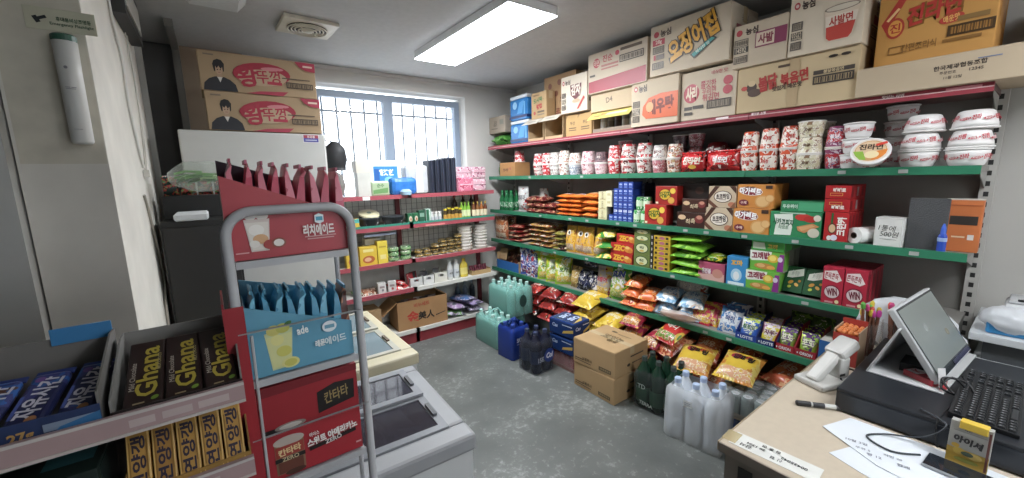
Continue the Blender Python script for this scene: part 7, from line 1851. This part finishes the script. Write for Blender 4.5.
o = empty('red_card_box', 'red and white packet lying under the screen', 'packet', (1.92, .185, DZ + .0068), (0, 0, R(-30)))
obj('packet_body', MB().box((-.03, -.045, 0), (.03, .045, .02), M('a82834', rough=.4)), o, bevel=.001)
decal('printed_top', o, .06, .09, (0, 0, .02), (1, 0, 0), (0, 1, 0), [('r', 0, .5, .9, .4, 'd8d4d4'), ('t', 0, .5, .3, 'K', 'a82834', 0, 1), ('r', 0, -.5, .6, .1, 'e0c8c8')])
o = empty('receipt_strip', 'white card hanging below the screen edge', 'card', (1.875, .135, DZ + .008), (R(-12), 0, R(-40)))
obj('card', MB().box((-.012, 0, 0), (.012, .001, .07), M('d8d6d6', rough=.5)), o)
obj('red_edge', MB().box((-.012, -.0012, 0), (.012, -.0002, .016), M('b83a40')), o)
cable('screen_lead', 'bundle of black looped leads hanging below the screen corner', [(1.93, .1, DZ + .05), (1.90, .085, DZ + .03), (1.865, .10, DZ + .008), (1.86, .14, DZ + .02), (1.895, .12, DZ + .05), (1.9, .085, DZ + .02), (1.875, .075, DZ + .006), (1.85, .11, DZ + .015), (1.88, .14, DZ + .045), (1.91, .09, DZ + .04), (1.88, .06, DZ + .006)], .0038, '15161a')
cable('screen_lead', 'single thin black lead trailing from the screen over the cash drawer front', [(1.86, .07, DZ + .005), (1.76, .105, DZ + .004), (1.66, .117, DZ + .004), (1.634, .12, DZ - .01), (1.63, .118, CZ + .045), (1.615, .11, CZ + .012)], .0022, '1c1d20')
cable('printer_lead', 'black lead curling behind the cash drawer by the scanner', [(1.83, .375, CZ + .004), (1.86, .40, CZ + .03), (1.93, .43, CZ + .05), (1.99, .40, CZ + .02), (2.03, .375, CZ + .004)], .0035, '17181a')
# candy box standing against the drawer
o = empty('candy_card', 'grey and yellow candy box with yellow clip standing before the drawer', 'candy box', (1.575, .052, CZ + .0046), (R(-4), 0, RZ - .05))
obj('box_body', MB().box((-.0385, 0, 0), (.0385, .025, .122), M('a3a29c', rough=.4)), o, bevel=.001)
face(o, 'F', .077, .025, .122, [('r', 0, -.62, 1, .38, 'b8952c'), ('e', -.4, -.35, .3, .16, 'c8a83c'), ('e', .35, -.4, .35, .16, 'd0b45a'), ('e', 0, -.38, .3, .1, '4a5a4a'), ('e', 0, -.7, .6, .1, '8a8a3c'), ('t', -.05, .2, .17, '아이셔', '2c2a2c', -6, 1.6, .06), ('r', 0, .6, .8, .02, '8a8a86'), ('t', -.1, .72, .06, '레몬', '4a4846', 0, .4), ('e', -.6, -.1, .2, .1, 'c8a030'), ('r', .9, 0, .06, .9, '6a3a34')])
obj('yellow_clip', MB().box((-.022, -.004, .105), (.03, .029, .126), M('dcb82a', rough=.4)), o, bevel=.002)
# bar code scanner and its cradle
o = empty('barcode_scanner', 'pale grey handheld scanner leaning in its cradle on the counter', 'scanner', (1.835, .44, CZ + .001), (0, 0, R(-20)))
o.scale = (1.3, 1.15, 1.15)
SG = M('c6c5c0', rough=.45, var=.04)
obj('cradle_base', MB().box((-.07, -.05, 0), (.07, .05, .02), SG), o, bevel=.006)
mb = MB()
prof = [(-.035, .02), (.035, .02), (.03, .10), (-.03, .10)]
obj('cradle_neck', MB().box((.02, -.03, .02), (.06, .03, .09), SG), o, bevel=.006)
obj('scanner_handle', MB().box((-.10, -.02, -.014), (.02, .02, .014), M('d2d1cc', rough=.4)), o, bevel=.008, loc=(.02, 0, .085), rot=(0, R(-42), 0))
obj('scanner_head', MB().box((-.005, -.03, -.02), (.075, .03, .02), M('c6c5c1', rough=.4)), o, bevel=.01, loc=(.028, 0, .095), rot=(0, R(-30), 0))
obj('trigger_slot', MB().box((-.02, -.0315, .03), (.0, -.0302, .038), '2a2a2a'), o, loc=(.04, 0, .0))
# red box of orange snacks
o = empty('snack_tub', 'open red box of orange wrapped sweets behind the scanner', 'display box', (2.06, .44, CZ + .001), (0, 0, RZ))
RM_ = M('b23a30', rough=.5)
w, d, h, t = .085, .13, .15, .003
for nm, a, b in (('front_panel', (-w / 2, 0, 0), (w / 2, t, h - .015)), ('back_panel', (-w / 2, d - t, 0), (w / 2, d, h + .02)), ('side_panel', (-w / 2, t, 0), (-w / 2 + t, d - t, h)), ('side_panel', (w / 2 - t, t, 0), (w / 2, d - t, h)), ('base_panel', (-w / 2 + t, t, 0), (w / 2 - t, d - t, t))):
    obj(nm, MB().box(a, b, RM_ if nm != 'side_panel' else M('b89a7c', rough=.7)), o)
face(o, 'F', w, d, h - .015, [('r', .1, -.2, .4, .4, 'e0d0c8'), ('t', .1, -.1, .2, '호박', 'b23a30', 0, .6, .04), ('r', .1, -.45, .3, .05, 'b23a30')])
rnd = random.Random(9)
cme = None
for k in range(24):
    lx, ly = -.03 + .02 * (k % 4), .016 + .02 * (k // 4)
    q = Matrix.Rotation(RZ, 3, 'Z') @ Vector((lx, ly, 0))
    if cme is None:
        cme = MB().lathe([(.002, 0), (.0095, .004), (.0105, .011), (.006, .018), (.001, .02)], M('d87a34', rough=.35, var=.3, scale=60), 8).mesh('wrapped_sweet', True)
    sw = obj('wrapped_sweet', cme, None, loc=(2.06 + q.x, .44 + q.y, CZ + h - .022 + .006 * rnd.random()), rot=(rnd.uniform(-.4, .4), rnd.uniform(-.4, .4), rnd.random() * 3))
    tag(sw, 'small orange wrapped sweet in the open red box on the counter', 'sweet', 'orange sweets in the red box')
obj('sweet_filling', MB().box((-w / 2 + .004, .004, .004), (w / 2 - .004, d - .004, h - .024), M('c86a30', rough=.6, var=.3, scale=90)), o)['kind'] = 'stuff'
# jars of lollipop sticks
for jn, (jx, jy, side) in enumerate(((2.235, .40, 'left'), (2.30, .33, 'right'))):
    o = empty('stick_jar', f'clear jar of brown candy sticks with coloured tops, {side} of two', 'jar', (jx, jy, CZ + .001))
    obj('jar_wall', MB().lathe([(.042, 0), (.044, .004), (.044, .16)], MF('e4e0dc', .12, .08), 22, cap=False), o, smooth=True)
    obj('jar_base', MB().lathe([(.042, 0), (.042, .003)], M('cfc8c0'), 22), o)
    rnd = random.Random(20 + jn)
    for k in range(11):
        a, rr_ = rnd.random() * 6.28, .03 * math.sqrt(rnd.random())
        sx, sy = jx + rr_ * math.cos(a) * .7, jy + rr_ * math.sin(a) * .7
        c = ['d8c02c', 'c8389c', '5cb03c', 'd0503c', 'd8c02c', 'c83a7c'][k % 6]
        st = empty('candy_stick', f'brown candy stick with {["yellow", "magenta", "green", "red", "yellow", "pink"][k % 6]} top in the {side} clear jar', 'candy stick', (sx, sy, CZ + .006), (rnd.uniform(-.08, .08), rnd.uniform(-.08, .08), 0), 'candy sticks in the clear jars')
        hh = .18 + .035 * rnd.random()
        obj('stick_body', MB().tube([(0, 0, 0), (.002, 0, hh * .5), (0, 0, hh)], .0055, M('7a4a34', rough=.5, var=.2, scale=40), 7), st)
        obj('coloured_top', MB().lathe([(.0062, hh), (.0085, hh + .006), (.0085, hh + .022), (.004, hh + .03)], M(c, rough=.4), 9), st)
# crumpled white bag behind the screen
o = empty('white_bag', 'crumpled white plastic bag lying behind the screen', 'bag', (2.36, .30, CZ + .001))
vs, fs = [], []
NU, NV = 30, 16
for j in range(NV + 1):
    th = PI * j / NV
    for i in range(NU):
        a = 2 * PI * i / NU
        d = Vector((math.sin(th) * math.cos(a), math.sin(th) * math.sin(a), math.cos(th)))
        k = 1 + .16 * noise.noise(d * 2.1) + .09 * abs(noise.noise(d * 5.3)) + .04 * noise.noise(d * 11)
        vs.append((.052 * d.x * k, .165 * d.y * k, max(0, .125 + .13 * d.z * k + .02 * d.y)))
for j in range(NV):
    for i in range(NU):
        fs.append((j * NU + i, (j + 1) * NU + i, (j + 1) * NU + (i + 1) % NU, j * NU + (i + 1) % NU))
obj('bag_film', MB().add(vs, fs, M('c6c9cd', rough=.35, var=.05)), o, smooth=True)
wb2 = dup(o, (2.50, .02, .872), (0, 0, .15), 'second crumpled white plastic bag lying on the side table edge')
wb2.scale = (1.2, .55, .42)
# side table with printer at the right edge
tb = empty('side_table', 'pale grey side table against the right wall beyond the counter', 'table', (2.42, -.75, 0))
obj('table_top', MB().box((0, 0, .84), (.48, .88, .87), M('c4c8ca', rough=.4)), tb, bevel=.003)
obj('table_body', MB().box((.02, .02, 0), (.48, .86, .76), M('b4b6b6', rough=.5)), tb)
obj('table_slot', MB().box((.03, .03, .76), (.48, .84, .84), M('4a4e52', rough=.6)), tb)
pr_ = empty('receipt_printer', 'white rounded printer on the side table at the right edge', 'printer', (2.56, -.04, .871))
obj('printer_body', MB().box((-.05, -.12, 0), (.12, .095, .12), M('c8cacc', rough=.4)), pr_, bevel=.015)
obj('printer_lid', MB().box((-.04, -.11, .12), (.11, .085, .132), M('b4b6b8', rough=.4)), pr_, bevel=.004)
o = empty('wet_tissue_pack', 'bright blue and white tissue pack in front of the printer', 'tissue pack', (2.455, .0, .871), (0, 0, RZ))
obj('pack_body', MB().box((-.09, 0, 0), (.055, .045, .055), M('2f8ac4', rough=.3)), o, bevel=.008)
face(o, 'F', .11, .04, .055, [('t', .0, .0, .36, 'Pure', 'd8e8f4', 0, 1.3, .04), ('p', [(-1, .6), (1, .9), (1, .6), (-1, .3)], 'a8d4ea')], 'printed_front', .001)
cable('black_wand', 'thin black stick lying on top of the printer', [(2.52, .02, 1.008), (2.56, -.06, 1.008), (2.6, -.14, 1.008)], .005, '202224', 'stick')
# small wall socket low on the right wall
o = empty('wall_socket', 'white wall socket on the right wall past the shelf end', 'socket', (XW - .002, -.12, 1.02), (0, 0, RZ))
obj('socket_plate', MB().box((-.04, -.012, -.06), (.04, 0, .06), 'd5d3ce'), o, bevel=.002)
obj('socket_hole', MB().box((-.02, -.0135, -.03), (.02, -.0122, .03), '55534e'), o)

for o in list(bpy.data.objects):
    if o.parent is None and o.type in ('MESH', 'EMPTY') and 'label' not in o and 'kind' not in o:
        o['kind'] = o.get('kind', 'thing')
